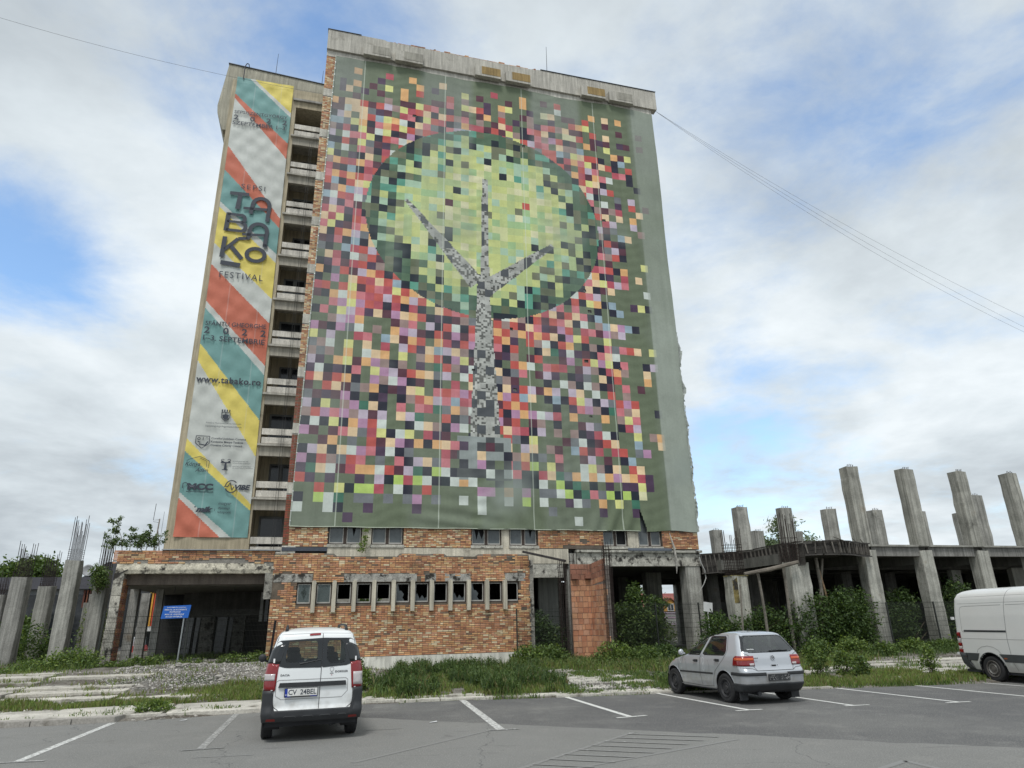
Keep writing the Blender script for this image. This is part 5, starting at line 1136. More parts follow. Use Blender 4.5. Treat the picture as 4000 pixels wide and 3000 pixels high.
left_col(-11.9, .40, 41.0, .5, .1, 3.3, 5, 'thin column seen in the gap behind the tallest bare column', .6, (.21, .205, .185))
mb = MB(); mb.box(-16, -8.4, 34.9, 35.3, .42, .62, (.27, .26, .235)); single('foundation_beam', mb, M['crumble'], 'long low concrete beam lying between the bare columns on the left', 'beam', (-12, 34.9, .4))

# ------------------------------------------------------------------ wire mesh fences
def fence(u0, u1, d, ztop, zbot, lab, posts=()):
    T = Thing('wire_fence', lab, 'fence', (u0, d, zbot)); w = 2.5; n = max(int(round((u1 - u0) / w)), 1); w = (u1 - u0) / n; c = (.055, .06, .055)
    for k in range(n):
        a = u0 + k * w; mb = MB(); e = 0; x = a + .05
        while x < a + w - .02:
            mb.tube([(x, d, zbot), (x, d + .0, ztop + .04)], .0048, 3, c, False); x += .055
        z = zbot + .05; j = 0
        while z < ztop: 
            mb.tube([(a + .03, d - .005, z), (a + w - .03, d - .005, z)], .006 if j % 3 else .009, 3, c, False); z += .2; j += 1
        T.part('mesh_panel', mb, M['metal'])
        B = MB(); B.box(a - .025, a + .025, d - .02, d + .03, zbot - .3, ztop + .03, (.05, .055, .05)); T.part('post', B, M['metal'])
    return T
fence(-8.0, -2.0, 30.25, 2.58, .55, 'dark wire mesh fence closing the porch opening on the left')
fence(8.35, 10.9, 30.2, 2.42, .25, 'short stretch of wire mesh fence between the brick annex and the clay block wall')
fence(12.6, 19.2, 29.6, 2.55, .25, 'wire mesh fence before the green shrub and open bays right of the block wall')
fence(19.2, 40, 26.15, 2.36, .3, 'long wire mesh fence running along the unfinished frame behind the silver car and white van')
mb = MB(); mb.obox((-1.80, 30.2, 1.35), (.045, 0, 0), (0, .03, 0), (.05, 0, .80), (.02, .02, .022)); single('dark_post', mb, M['metal'], 'short black post leaning against the left end of the brick annex', 'post', (-1.8, 30.2, .5))

# ------------------------------------------------------------------ signs
M['blue'] = mat('blue_sign_paint', .5, col=s(32, 92, 176, 1.1), var=.08, vscale=2)
SG = Thing('site_sign', 'small blue sign with white warning text on the fence before the porch', 'sign', (-5.5, 30.15, 1.0))
mb = MB(); mb.prism([(-5.99, 2.30), (-5.01, 2.32), (-4.95, 2.80), (-5.93, 2.77)], 30.13, 30.15, 'y', (.1, .2, .5)); SG.part('board', mb, M['blue'])
def plq(x, z): return (x + (z - 2.55) * .12 + 5.5, -.03, z - 1.0)
for k, (t, a, b) in enumerate((('ȘANTIER ÎN LUCRU', -5.83, -5.15), ('PERICOL DE ACCIDENTE', -5.89, -5.10), ('PROPRIETAR', -5.70, -5.30), ('MUN. SF. GHEORGHE', -5.84, -5.16), ('ACCES INTERZIS', -5.80, -5.20))):
    lettering(SG.o, t, a, b, 2.69 - k * .085, 2.74 - k * .085, plq, M['ink_white'], .012)
mb = MB(); mb.tube([(-5.20, 30.17, .4), (-5.16, 30.17, 2.35)], .03, 6, (.35, .37, .38)); SG.part('post', mb, M['metal'])
SG = Thing('blank_sign', 'blank white sign board on a thin pole behind the silver hatchback', 'sign', (17.1, 29.0, .3))
mb = MB(); mb.prism([(16.90, 2.19), (17.35, 2.13), (17.39, 2.54), (16.94, 2.60)], 29.0, 29.02, 'y', (.62, .63, .62)); SG.part('board', mb, M['plain'])
mb = MB(); mb.tube([(17.13, 29.03, 2.25), (17.07, 29.03, .1)], .028, 6, (.6, .6, .58)); SG.part('pole', mb, M['plain'])

# ------------------------------------------------------------------ background: houses and the dark building
def tiled_roof(T, p0, p1, p2, p3, col, nrow=10, name='roof'):
    """ridge p0-p1, eaves p3-p2; overlapping tile courses"""
    p0, p1, p2, p3 = map(Vector, (p0, p1, p2, p3)); mb = MB(); nrm = (p1 - p0).cross(p3 - p0).normalized()
    if nrm.z < 0: nrm = -nrm
    for k in range(nrow):
        a, b = k / nrow, (k + 1) / nrow; w = nrm * .04; q = [p0.lerp(p3, a), p1.lerp(p2, a), p1.lerp(p2, b) + w, p0.lerp(p3, b) + w, p1.lerp(p2, b), p0.lerp(p3, b)]
        c = tuple(x * random.uniform(.85, 1.12) for x in col); mb.add(q, [(0, 1, 2, 3), (3, 2, 4, 5)], c)
    return T.part(name, mb, M['tile'])
RED = s(160, 100, 88); BRN = s(96, 62, 58)
H1 = Thing('red_roof_house', 'house with red tiled roof and yellow gambrel dormer seen through the open ground floor', 'house', (30.5, 60, 0))
mb = MB(); mb.box(26.5, 34.5, 61, 68, 0, 2.9, (.5, .48, .42)); H1.part('wall', mb, M['plain'])
tiled_roof(H1, (26, 64.5, 4.25), (35, 64.5, 4.25), (35, 60.4, 2.6), (26, 60.4, 2.6), RED, 12)
tiled_roof(H1, (26.2, 66.5, 5.1), (29.6, 66.5, 4.3), (29.6, 62.2, 3.4), (26.2, 62.2, 3.4), RED, 8)
dm = MB(); pts = [(30.90, 2.50), (32.17, 2.50), (32.22, 2.95), (31.95, 3.3), (31.54, 3.62), (31.12, 3.3), (30.85, 2.95)]
dm.prism(pts, 60.0, 62.5, 'y', s(206, 156, 84)); d_ = H1.part('dormer', dm, M['plain'])
mb = MB()
for (a, b), (c, d) in zip(pts[2:], pts[3:]): mb.add([(a, 59.85, b), (c, 59.85, d), (c, 62.5, d), (a, 62.5, b), (a, 59.85, b + .08), (c, 59.85, d + .08), (c, 62.5, d + .08), (a, 62.5, b + .08)], [(0, 1, 5, 4), (4, 5, 6, 7), (0, 1, 2, 3)], s(92, 50, 42))
H1.part('dormer_roof', mb, M['tile'], d_)
mb = MB(); mb.box(31.18, 31.85, 59.93, 59.98, 2.52, 3.16, (.75, .75, .73)); w_ = H1.part('window_frame', mb, M['plain'], d_)
for a in (31.24, 31.55): mb = MB(); mb.box(a, a + .24, 59.915, 59.93, 2.58, 3.10, (.06, .07, .08)); H1.part('pane', mb, M['glass'], d_)
tiled_roof(H1, (26.5, 59.5, 2.45), (33.4, 59.5, 2.40), (33.4, 57.8, 1.3), (26.5, 57.8, 1.3), s(118, 110, 112), 8, 'lean_to_roof')
H2 = Thing('brown_roof_house', 'house with dark brown roof and a solar panel seen right of the tower corner', 'house', (36, 60, 0))
mb = MB(); mb.box(33.9, 38.5, 61, 66, 0, 3.3, (.4, .38, .35)); mb.box(35.4, 36.1, 62.5, 63, 4.7, 5.0, (.6, .58, .55)); H2.part('wall', mb, M['plain'])
tiled_roof(H2, (33.8, 62.5, 4.72), (38.6, 62.5, 4.72), (38.6, 60, 3.4), (33.8, 60, 3.4), BRN, 10)
mb = MB(); mb.add([(35.42, 60.9, 4.42), (36.35, 60.9, 4.45), (36.38, 60.0, 3.52), (36.2, 60.0, 3.52)], [(3, 2, 1, 0)], (.25, .38, .62)); H2.part('solar_panel', mb, M['glass'])
mb = MB(); mb.tube([(36.35, 60.85, 4.47), (35.42, 60.85, 4.44), (36.2, 59.97, 3.50)], .03, 4, (.7, .7, .7)); H2.part('panel_frame', mb, M['metal'])
H3 = Thing('pale_gable_house', 'cream gabled house with brown roof glimpsed between the props of the unfinished frame', 'house', (44, 60, 0))
mb = MB(); mb.box(42.9, 50, 60.5, 66, 0, 4.62, (.62, .60, .54)); H3.part('wall', mb, M['plain'])
tiled_roof(H3, (39.5, 63, 5.0), (42.9, 63, 4.9), (43.7, 60, 3.25), (39.5, 60, 3.25), s(132, 92, 84), 9)
H4 = Thing('cream_house', 'cream house wall with one small window seen through the broken annex windows', 'house', (4, 58, 0))
mb = MB(); mb.box(.2, 9, 58, 64, 0, 4.6, (.60, .57, .50)); H4.part('wall', mb, M['plain']); mb = MB(); mb.box(5.3, 5.9, 57.96, 58.0, 3.2, 4.2, (.2, .22, .24)); H4.part('window', mb, M['glass'])
H5 = Thing('orange_roof_house', 'orange roofed house at the far right behind the columns and white van', 'house', (50, 50, 0))
mb = MB(); mb.box(43.5, 47, 45.5, 50, 0, 3.6, s(150, 90, 60)); H5.part('wall', mb, M['plain']); tiled_roof(H5, (44, 47.0, 4.25), (48, 47.0, 4.25), (48, 45.3, 3.6), (43.2, 45.3, 3.6), s(206, 110, 66), 6)
DB = Thing('dark_striped_building', 'dark grey modern building with orange and yellow strips behind the left bare columns', 'building', (-14, 50, 0))
mb = MB(); mb.box(-22, -9.9, 50, 58, 4.42, 5.14, (.085, .085, .10)); mb.prism([(-14.95, 5.14), (-12.5, 5.14), (-12.5, 6.1), (-13.6, 6.1)], 50.3, 57, 'y', (.07, .075, .085)); DB.part('upper_storey', mb, M['plain'])
mb = MB(); mb.box(-21.9, -10, 50.6, 57.9, 0, 4.42, (.30, .31, .33)); DB.part('lower_wall', mb, M['plain'])
mb = MB(); mb.box(-21.5, -9.95, 50.50, 50.59, .9, 4.1, (.02, .022, .026)); DB.part('glazing', mb, M['glass'])
for (u, w, c) in ((-10.80, .09, s(226, 196, 84)), (-10.66, .09, s(224, 166, 70)), (-10.52, .11, s(204, 84, 58)), (-14.66, .10, s(96, 56, 46)), (-14.48, .08, s(140, 82, 56)), (-14.32, .09, s(96, 56, 46)), (-14.14, .07, s(120, 66, 48)), (-11.9, .1, s(96, 56, 46))):
    mb = MB(); mb.box(u, u + w, 50.2, 50.45, 2.1 if u > -11.5 else 3.3, 4.35, c); DB.part('coloured_strip', mb, M['plain'])
mb = MB(); mb.box(-11.3, -9.95, 50.1, 50.5, 1.8, 2.08, (.7, .7, .68)); DB.part('sill_band', mb, M['plain'])
T = Thing('satellite_dish', 'grey satellite dish on the roof edge of the dark striped building', 'satellite dish', (-14.55, 50.2, 5.14))
mb = MB(); mb.lathe([(.0, .10), (.15, .09), (.28, .05), (.36, 0), (.355, -.01), (.27, .04), (0, .085)], (-14.6, 50.0, 5.56), 'y', 20, (.42, .43, .45)); T.part('dish', mb, M['plain'], smooth=True); mb = MB(); mb.tube([(-14.55, 50.2, 5.14), (-14.58, 50.1, 5.5)], .03, 5, (.2, .2, .2)); T.part('bracket', mb, M['metal'])
T = Thing('antenna_mast', 'thin braced radio mast with side antenna beside the striped banner wing', 'antenna', (-8.7, 40, 4.9))
mb = MB(); mb.tube([(-8.78, 40, 4.6), (-8.70, 40, 7.5)], [.05, .035], 6, (.36, .33, .31)); T.part('mast', mb, M['metal'])
mb = MB(); mb.tube([(-8.38, 40.3, 5.0), (-8.72, 40, 7.0)], .02, 4, (.3, .25, .22)); mb.tube([(-8.72, 40, 7.45), (-9.0, 40, 7.42), (-8.98, 40, 8.3)], .015, 4, (.12, .12, .12)); mb.tube([(-8.72, 40, 7.3), (-9.0, 40, 7.35)], .012, 4, (.12, .12, .12)); mb.tube([(-8.56, 40.1, 5.2), (-8.54, 40.1, 7.9)], .01, 4, (.15, .15, .15)); T.part('aerials', mb, M['metal'])
# little things parked behind the porch, seen through the gap
T = Thing('far_red_car', 'back of a small red and white car far behind the porch columns', 'car', (-10.6, 50, 0))
mb = MB(); mb.prism([(-10.98, .35), (-10.3, .35), (-10.32, .78), (-10.4, 1.0), (-10.9, 1.0), (-10.98, .75)], 47, 49.5, 'y', s(196, 70, 66)); T.part('body', mb, M['plain']); mb = MB(); mb.prism([(-10.9, 1.002), (-10.85, 1.5), (-10.45, 1.5), (-10.4, 1.002)], 47.3, 49.2, 'y', (.62, .66, .7)); T.part('cabin', mb, M['glass']); 
mb = MB()
for a in (-10.86, -10.42): mb.lathe([(0, -.08), (.25, -.08), (.25, .08), (0, .08)], (a, 47.2, .26), 'x', 12, (.02, .02, .02))
T.part('wheels', mb, M['plain'])

# ------------------------------------------------------------------ overhead wires
def wire(a, b, sag, lab, grp, r=.006):
    a, b = BW(*a), BW(*b); pts = [a.lerp(b, t) - Vector((0, 0, sag * 4 * t * (1 - t))) for t in np.linspace(0, 1, 24)]
    mb = MB(); mb.tube(pts, r, 4, (.12, .12, .13), False); single('overhead_wire', mb, M['plain'], lab, 'wire', frame='W', group=grp, base=tuple(a))
wire((18.75, 31.6, 33.25), (50, 31.6, 19.7), .9, 'uppermost of the three thin wires falling from the right top corner of the tower', 'wires on the right')
wire((18.75, 31.6, 33.25), (50, 31.6, 18.75), 1.0, 'middle one of the three thin wires falling from the right top corner of the tower', 'wires on the right')
wire((18.75, 31.6, 33.25), (50, 31.6, 18.4), 1.3, 'lowest of the three thin wires falling from the right top corner of the tower', 'wires on the right')
wire((-2.2, 36.0, 33.9), (-28, 35.5, 36.6), .8, 'single thin wire running from the wing roof to the upper left corner of the sky', 'wire on the left', .008)
# ------------------------------------------------------------------ vegetation
def leaf_cloud(pts, size, cols, seed=1, flat=.25, elong=1.7):
    """pts (n,3) leaf positions -> quads (folded leaf = 2 triangles as one quad)"""
    rg = np.random.default_rng(seed); n = len(pts); pts = np.asarray(pts, np.float32)
    nrm = rg.normal(size=(n, 3)); nrm[:, 2] = np.abs(nrm[:, 2]) + flat; nrm /= np.linalg.norm(nrm, axis=1)[:, None]
    a = np.cross(nrm, rg.normal(size=(n, 3))); a /= np.linalg.norm(a, axis=1)[:, None]; b = np.cross(nrm, a)
    sz = size * rg.uniform(.55, 1.25, (n, 1)); L_ = sz * elong * .5; W = sz * .5
    V = np.stack([pts - a * L_, pts + b * W * .8 + nrm * W * .25, pts + a * L_, pts - b * W * .8 + nrm * W * .25], 1).reshape(-1, 3)
    F = np.arange(4 * n).reshape(-1, 4); c = np.asarray(cols)[rg.integers(0, len(cols), n)] * rg.uniform(.75, 1.25, (n, 1))
    return V, F, c
GREEN = [(.085, .135, .040), (.105, .160, .048), (.070, .115, .036), (.125, .18, .055), (.08, .125, .042)]
DGREEN = [(.055, .092, .034), (.066, .11, .036), (.045, .078, .03), (.08, .125, .04)]
YGREEN = [(.17, .24, .06), (.14, .20, .055), (.20, .26, .065), (.11, .17, .05)]
PALEG = [(.17, .22, .13), (.14, .19, .11), (.2, .25, .15), (.12, .16, .09)]
def blob_pts(blobs, n, seed, clump=.22, per=9, shell=.55):
    """leaf positions gathered in clumps spread through ellipsoids ((x,y,z),(rx,ry,rz))"""
    rg = np.random.default_rng(seed); vol = np.array([b[1][0] * b[1][1] * b[1][2] for b in blobs]) ** .8; vol /= vol.sum(); out = []
    nc = max(n // per, 1); idx = rg.choice(len(blobs), nc, p=vol)
    d = rg.normal(size=(nc, 3)); d /= np.linalg.norm(d, axis=1)[:, None]; r = rg.uniform(shell ** 3, 1, nc) ** (1 / 3)
    c = np.array([blobs[i][0] for i in idx]) + d * r[:, None] * np.array([blobs[i][1] for i in idx])
    p = np.repeat(c, per, 0) + rg.normal(size=(nc * per, 3)) * clump * np.array([1, 1, .7]); return p
def foliage(T, blobs, n, size, cols, seed, clump=.2, per=9, shell=.5, frame='B', elong=1.7, name='foliage', zmin=None, hi=None):
    p = blob_pts(blobs, n, seed, clump, per, shell)
    if zmin is not None: p = p[p[:, 2] > zmin]
    # tips of shoots carry younger, paler leaves
    V, F, c = leaf_cloud(p, size, cols, seed, elong=elong)
    if hi is not None:
        top = rng.random(len(p)) < hi; c[top] = np.asarray(YGREEN)[rng.integers(0, 4, top.sum())]
    V = V - np.array(T.base); return T.part(name, fastmesh(name, V, F, c, M['leaf']), None)
def stems(T, foot, tips, r=.03, name='stems', col=(.10, .08, .055), wig=.12):
    mb = MB()
    for t in tips:
        a = Vector(foot) if not isinstance(foot, list) else Vector(random.choice(foot)); b = Vector(t); m1 = a.lerp(b, .4) + Vector((random.uniform(-wig, wig), random.uniform(-wig, wig), wig)); mb.tube([a, m1, a.lerp(b, .75) + Vector((random.uniform(-wig, wig) * .5, 0, wig * .4)), b], [r, r * .7, r * .45, r * .2], 5, col)
    return T.part(name, mb, M['bark'])
def shrub(name, lab, cat, blobs, n, size, cols, seed, grp=None, clump=.14, hi=.15, r=.02, nt=7, per=8, shell=.4, frame='B', elong=1.7, zmin=None):
    b0 = blobs[0]; z0 = min(b[0][2] - b[1][2] for b in blobs); base = (b0[0][0], b0[0][1], max(z0, 0))
    T = Thing(name, lab, cat, base, group=grp, frame=frame)
    foliage(T, blobs, n, size, cols, seed, clump, per, shell, hi=hi, elong=elong, zmin=zmin)
    tips = [(b[0][0] + random.uniform(-.5, .5) * b[1][0], b[0][1] + random.uniform(-.4, .4) * b[1][1], b[0][2] + random.uniform(.2, .8) * b[1][2]) for b in blobs for _ in range(max(nt // len(blobs), 1))]
    stems(T, (base[0], base[1], base[2] - .1), tips, r); return T
# green shrub inside the first open bay
shrub('elder_shrub', 'large bright green shrub filling the open bay between the clay block wall and tower column', 'shrub',
      [((14.2, 30.6, 2.0), (.55, .5, 1.2)), ((14.35, 30.7, 3.0), (.35, .35, .55)), ((14.9, 30.5, 1.9), (.75, .5, .55)), ((15.3, 30.5, 2.65), (.6, .4, .22)), ((13.9, 30.4, 1.2), (.7, .5, .8)), ((15.1, 30.6, 1.1), (.7, .5, .7)), ((13.6, 30.6, 2.2), (.35, .4, .5))], 9000, .085, GREEN + DGREEN, 41, hi=.12, clump=.13)
shrub('dark_shrub', 'dark leafy shrub behind the fence left of the clay block wall', 'shrub', [((9.7, 31.2, 1.2), (.55, .6, 1.1)), ((10.4, 31.4, .9), (.5, .6, .8)), ((9.4, 31.1, 1.9), (.25, .3, .4))], 4200, .085, DGREEN, 42, hi=.03)
for i, (u, d, z, ru, rz, lab, cols, hi) in enumerate(((8.5, 29.3, .45, .7, .55, 'low yellow green bush at the right foot of the brick annex', YGREEN + GREEN, .3), (9.6, 29.4, .45, .8, .5, 'low green bush in front of the short fence', GREEN, .15), (11.9, 28.0, .5, .85, .55, 'round bright green bush at the foot of the clay block wall', GREEN + YGREEN, .3),
        (13.1, 27.4, .4, .6, .45, 'small bush right of the round one by the clay block wall', GREEN, .15), (15.7, 27.2, .45, .5, .45, 'yellow green bush just behind the bonnet of the silver hatchback', YGREEN, .4), (14.4, 28.2, .4, .7, .5, 'dim low bush beside the fence before the open bay', DGREEN, .05))):
    shrub('low_bush', lab, 'bush', [((u, d, z), (ru, .6, rz)), ((u + .3, d - .15, z - .1), (ru * .7, .5, rz * .75))], 2600, .075, cols, 60 + i, 'low bushes along the fence', hi=hi, clump=.1, r=.012)
# vines round the columns on the right
shrub('vine_thicket', 'dense dark green thicket of vines round the wide column behind the silver hatchback', 'vine',
      [((16.6, 27.6, 1.2), (.75, .5, .9)), ((18.6, 26.9, 1.3), (.8, .5, 1.1)), ((19.6, 26.3, 1.2), (.9, .5, 1.2)), ((20.6, 26.0, 1.5), (1.0, .5, 1.35)), ((21.6, 25.9, 1.9), (1.0, .5, 1.15)), ((22.5, 26.0, 1.7), (.95, .5, 1.45)), ((22.9, 26.4, 1.0), (.7, .5, .9)), ((17.6, 27.2, 1.1), (.8, .5, .9))], 21000, .085, DGREEN + [GREEN[0], GREEN[2]], 43, hi=.05, clump=.15, nt=16, r=.025)
shrub('vine_thicket', 'narrower dark thicket of vines climbing round the second tall column on the right', 'vine',
      [((25.9, 27.3, 1.2), (.9, .5, 1.1)), ((26.6, 27.5, 2.2), (.55, .5, .95)), ((27.0, 27.8, 1.6), (.6, .4, 1.0)), ((28.6, 27.4, 1.1), (.7, .5, 1.0)), ((25.6, 27.6, 2.5), (.35, .4, .4)), ((29.6, 27.2, 2.1), (.8, .6, 1.4)), ((28.3, 26.0, .7), (.5, .3, .5))], 13000, .085, DGREEN + [GREEN[2]], 44, hi=.05, clump=.15, nt=12, r=.025)
for i, (u, d, z, ru, rz, lab, cols) in enumerate(((20.9, 24.6, .55, .75, .5, 'bright bush on the paving under the thicket of vines', GREEN + YGREEN), (22.2, 24.5, .4, .6, .4, 'smaller bush right of the bright one under the thicket', GREEN), (24.0, 24.8, .45, .45, .45, 'leafy bush between the first two tall columns', GREEN + YGREEN), (27.3, 24.9, .5, .6, .5, 'bush beside the back corner of the white van', DGREEN + GREEN), (18.9, 24.2, .5, .5, .55, 'dark shrub just right of the silver hatchback', DGREEN + GREEN), (25.8, 25.0, .4, .6, .4, 'low green bush at the foot of the second tall column', GREEN))):
    shrub('low_bush', lab, 'bush', [((u, d, z), (ru, .5, rz))], 2200, .07, cols, 80 + i, 'bushes in front of the vines', hi=.2, clump=.1, r=.012)
def plant(x, y, h, w, lab, cols, seed, n=700):
    z = ground_z(x, y); shrub('leafy_weed', lab, 'weed', [((x, y, z + h * .5), (w, w, h * .5)), ((x, y, z + h * .85), (w * .5, w * .5, h * .22))], n, .06, cols, seed, 'tall weeds at the edge of the parking bays', hi=.3, clump=.06, r=.008, frame='W')
plant(12.95, 23.0, .85, .28, 'pale leafy weed standing alone left of the white van', YGREEN + GREEN, 91); plant(10.2, 22.8, .75, .3, 'tall weed right behind the silver hatchback', GREEN, 92); plant(10.9, 23.2, .6, .25, 'thin weed in the verge halfway to the white van', GREEN + DGREEN, 93)
plant(9.3, 22.6, .95, .3, 'bushy weed touching the right tail lamp of the silver hatchback', GREEN, 94, 900); plant(-4.7, 21.9, .55, .4, 'spreading weed left of the white estate car', GREEN + YGREEN, 95, 900); plant(-5.6, 24.6, .7, .45, 'dark bush between the rubble and the white estate car', DGREEN + GREEN, 96, 1200)
plant(-7.3, 21.6, .3, .35, 'low weed tuft on the paving left of the white estate car', GREEN, 97, 500); plant(-8.7, 17.5, .22, .4, 'weed tuft growing over the broken kerb', YGREEN + GREEN, 98, 700)
shrub('mound_bush', 'bright green bush in front of the cream pier of the porch', 'bush', [((-8.6, 29.6, .75), (1.0, .7, .6)), ((-9.6, 28.8, .5), (1.1, .7, .45)), ((-10.9, 28.0, .4), (1.0, .6, .38))], 8000, .07, GREEN + YGREEN, 45, hi=.25, clump=.12)
shrub('low_bush', 'yellow green low bush at the left frame edge below the bare columns', 'bush', [((-12.6, 28.6, .45), (1.2, .8, .4)), ((-14.5, 29.5, .4), (1.2, .8, .4))], 5000, .07, YGREEN + GREEN, 46, 'bushes under the bare columns', hi=.3, clump=.12)
shrub('hedge_growth', 'green undergrowth between the bare columns on the left', 'bush', [((-12.3, 36.5, 1.2), (.9, .6, 1.1)), ((-11.6, 37.2, 1.0), (.5, .5, 1.0)), ((-14.2, 37, 1.1), (1.2, .6, 1.2)), ((-16.5, 38, 1.2), (1.5, .7, 1.2)), ((-10.0, 37.2, .8), (.5, .5, .6))], 9000, .09, GREEN + DGREEN, 47, hi=.12, clump=.15)
shrub('pale_bush', 'pale green bush seen between the tallest column and the one beside the porch', 'bush', [((-11.2, 41, 1.9), (.6, .6, 1.4)), ((-10.9, 42, 1.2), (.5, .5, 1.0))], 3500, .08, [(.12, .16, .06), (.10, .14, .05), (.15, .18, .07)], 48, hi=.2, clump=.13)
shrub('ivy_tuft', 'tuft of weeds hanging from the top of the column beside the porch', 'weed', [((-9.3, 33.7, 4.0), (.32, .25, .5)), ((-9.5, 33.7, 4.4), (.22, .2, .2))], 1500, .06, GREEN, 49, hi=.1, clump=.08)
shrub('porch_weeds', 'strip of weeds along the foot of the porch fence', 'weed', [((-6.6, 29.8, .7), (.45, .3, .25)), ((-5.9, 29.9, .75), (.35, .3, .3)), ((-4.6, 30.0, .65), (.7, .25, .18)), ((-3.2, 30.0, .7), (.6, .25, .25)), ((-2.3, 29.9, .7), (.4, .25, .3)), ((-7.3, 29.9, .65), (.4, .3, .2))], 5500, .055, GREEN + YGREEN, 50, hi=.2, clump=.07, r=.008)
shrub('vine_sprig', 'yellow green vine hanging between the first two windows under the mural', 'vine', [((1.72, 31.3, 5.95), (.10, .08, .12)), ((1.70, 31.3, 5.6), (.12, .08, .18)), ((1.6, 31.2, 5.3), (.2, .1, .12)), ((1.5, 31.15, 5.08), (.18, .1, .07))], 420, .06, YGREEN, 51, hi=.5, clump=.05, r=.006)
shrub('backyard_growth', 'bright sunlit greenery behind the open bay', 'bush', [((22.2, 46.5, 1.0), (1.1, .8, 1.5)), ((20.6, 47, .9), (.8, .7, 1.3)), ((23.8, 46.5, .7), (.9, .7, 1.0))], 5000, .10, YGREEN + GREEN, 52, hi=.4, clump=.18)
# thin birch saplings on the porch roof
def sapling(u, d, z0, h, lean, lab, seed, n=420, cols=PALEG):
    rd = random.Random(seed); T = Thing('roof_sapling', lab, 'sapling', (u, d, z0), group='saplings growing on the porch roof'); mb = MB(); P = []
    top = Vector((u + lean, d, z0 + h)); mb.tube([(u, d, z0), (u + lean * .3, d, z0 + h * .5), top], [.018, .012, .004], 4, (.12, .10, .07))
    for k in range(12):
        t = rd.uniform(.2, 1); a = Vector((u, d, z0)).lerp(top, t); b = a + Vector((rd.uniform(-.5, .5), rd.uniform(-.3, .3), rd.uniform(.05, .32))) * (1.1 - t * .5); mb.tube([a, b], [.006, .002], 3, (.12, .10, .07))
        for q in range(n // 12): P.append(tuple(a.lerp(b, rd.uniform(.2, 1.05)) + Vector((rd.gauss(0, .045), rd.gauss(0, .05), rd.gauss(0, .045)))))
    T.part('trunk', mb, M['bark']); V, F, c = leaf_cloud(P, .07, cols, seed); T.part('crown', fastmesh('crown', V - np.array(T.base), F, c, M['leaf']), None)
for k, (u, h, l, n) in enumerate(((-8.0, 1.35, -.45, 420), (-7.75, 1.05, .0, 380), (-7.5, .85, .25, 320), (-7.15, 1.1, .1, 420), (-6.8, .8, .2, 300), (-8.3, .7, -.35, 320), (-7.3, .7, -.1, 260))):
    sapling(u, 31.3, 4.85, h, l, ['tall sapling at the left end of the porch roof', 'second sapling from the left on the porch roof', 'short sapling in the middle of the porch roof', 'tall sapling towards the radio mast on the porch roof', 'low sapling closest to the banner wing', 'sapling leaning out over the left columns', 'smallest sapling among the rebar on the porch roof'][k], 200 + k, n, GREEN + PALEG)
# trees beyond
def tree(u, d, h, r, lab, seed, cols, n, z0=0, leaf=.16, grp='trees beyond the ruins', clump=.35, shell=.35, nb=7, hi=.05, elong=1.6, drop=0.):
    rd = random.Random(seed); T = Thing('tree', lab, 'tree', (u, d, z0), group=grp); blobs = []; mb = MB()
    mb.tube([(u, d, z0), (u + .1, d, z0 + h * .35), (u - .05, d + .1, z0 + h * .7)], [r * .09, r * .07, r * .04], 8, (.12, .10, .08))
    for k in range(nb):
        a = rd.uniform(0, 6.28); q = rd.uniform(.2, .7) * r; zz = z0 + h * rd.uniform(.45, .86); c = (u + q * math.cos(a), d + q * math.sin(a) * .8, zz); rr = r * rd.uniform(.35, .6); blobs.append((c, (rr, rr * .9, rr * .75)))
        mb.tube([(u, d, z0 + h * .3), tuple((Vector((u, d, z0 + h * .3)).lerp(Vector(c), .6) + Vector((0, 0, .2)))), c], [r * .05, r * .03, r * .01], 5, (.12, .10, .08))
    T.part('trunk', mb, M['bark']); foliage(T, blobs, n, leaf, cols, seed, clump, 12, shell, name='crown', hi=hi, elong=elong); return T
for k, (u, d, h, r, lab, n) in enumerate(((-21.3, 56, 8.0, 2.6, 'big round tree behind the bare columns at the left frame edge', 11000), (-18.6, 57, 7.4, 2.3, 'second tree behind the middle bare columns', 9000), (-24.5, 55, 7.8, 2.6, 'tree mostly outside the left frame edge', 5000), (-16.2, 60, 6.0, 1.6, 'smaller tree beside the satellite dish', 5000), (-21.5, 48, 3.2, 1.6, 'low dark tree behind the left columns near the ground', 5000), (-17.8, 47, 2.6, 1.3, 'low tree seen between two left columns', 4000))):
    tree(u, d, h, r, lab, 300 + k, GREEN, int(n * 2.2), hi=.2, leaf=.2, clump=.36)
for k, (u, d, h, r, lab, n) in enumerate(((45.8, 60, 12.4, 2.6, 'tall wispy silver green tree behind the rebar cage and tall columns', 7000), (43.3, 62, 10.3, 1.7, 'wispy tree left of the tall silver green one', 4500), (49.6, 62, 10.2, 1.9, 'wispy tree right of the tall silver green one', 4500))):
    tree(u, d, h, r, lab, 320 + k, PALEG, n, leaf=.15, grp='wispy trees beyond the frame', clump=.4, shell=.1, nb=9, hi=0, elong=2.6)
for k, (u, d, h, r, lab) in enumerate(((3.2, 51, 4.6, 1.6, 'leafy tree seen through the empty annex windows'), (38.8, 52, 4.2, 1.4, 'small tree in front of the pale gabled house'), (40.5, 47, 4.5, 1.6, 'dark tree at the right behind the tall columns'), (43.5, 42, 5.0, 1.7, 'dark tree beside the orange roof'), (32.5, 66, 6.5, 1.4, 'bare crowned treetop above the red roof'))):
    tree(u, d, h, r, lab, 340 + k, DGREEN + GREEN if k != 4 else PALEG, 5000 if k != 4 else 900, grp='small trees behind the buildings', leaf=.14, clump=.25, hi=.08)

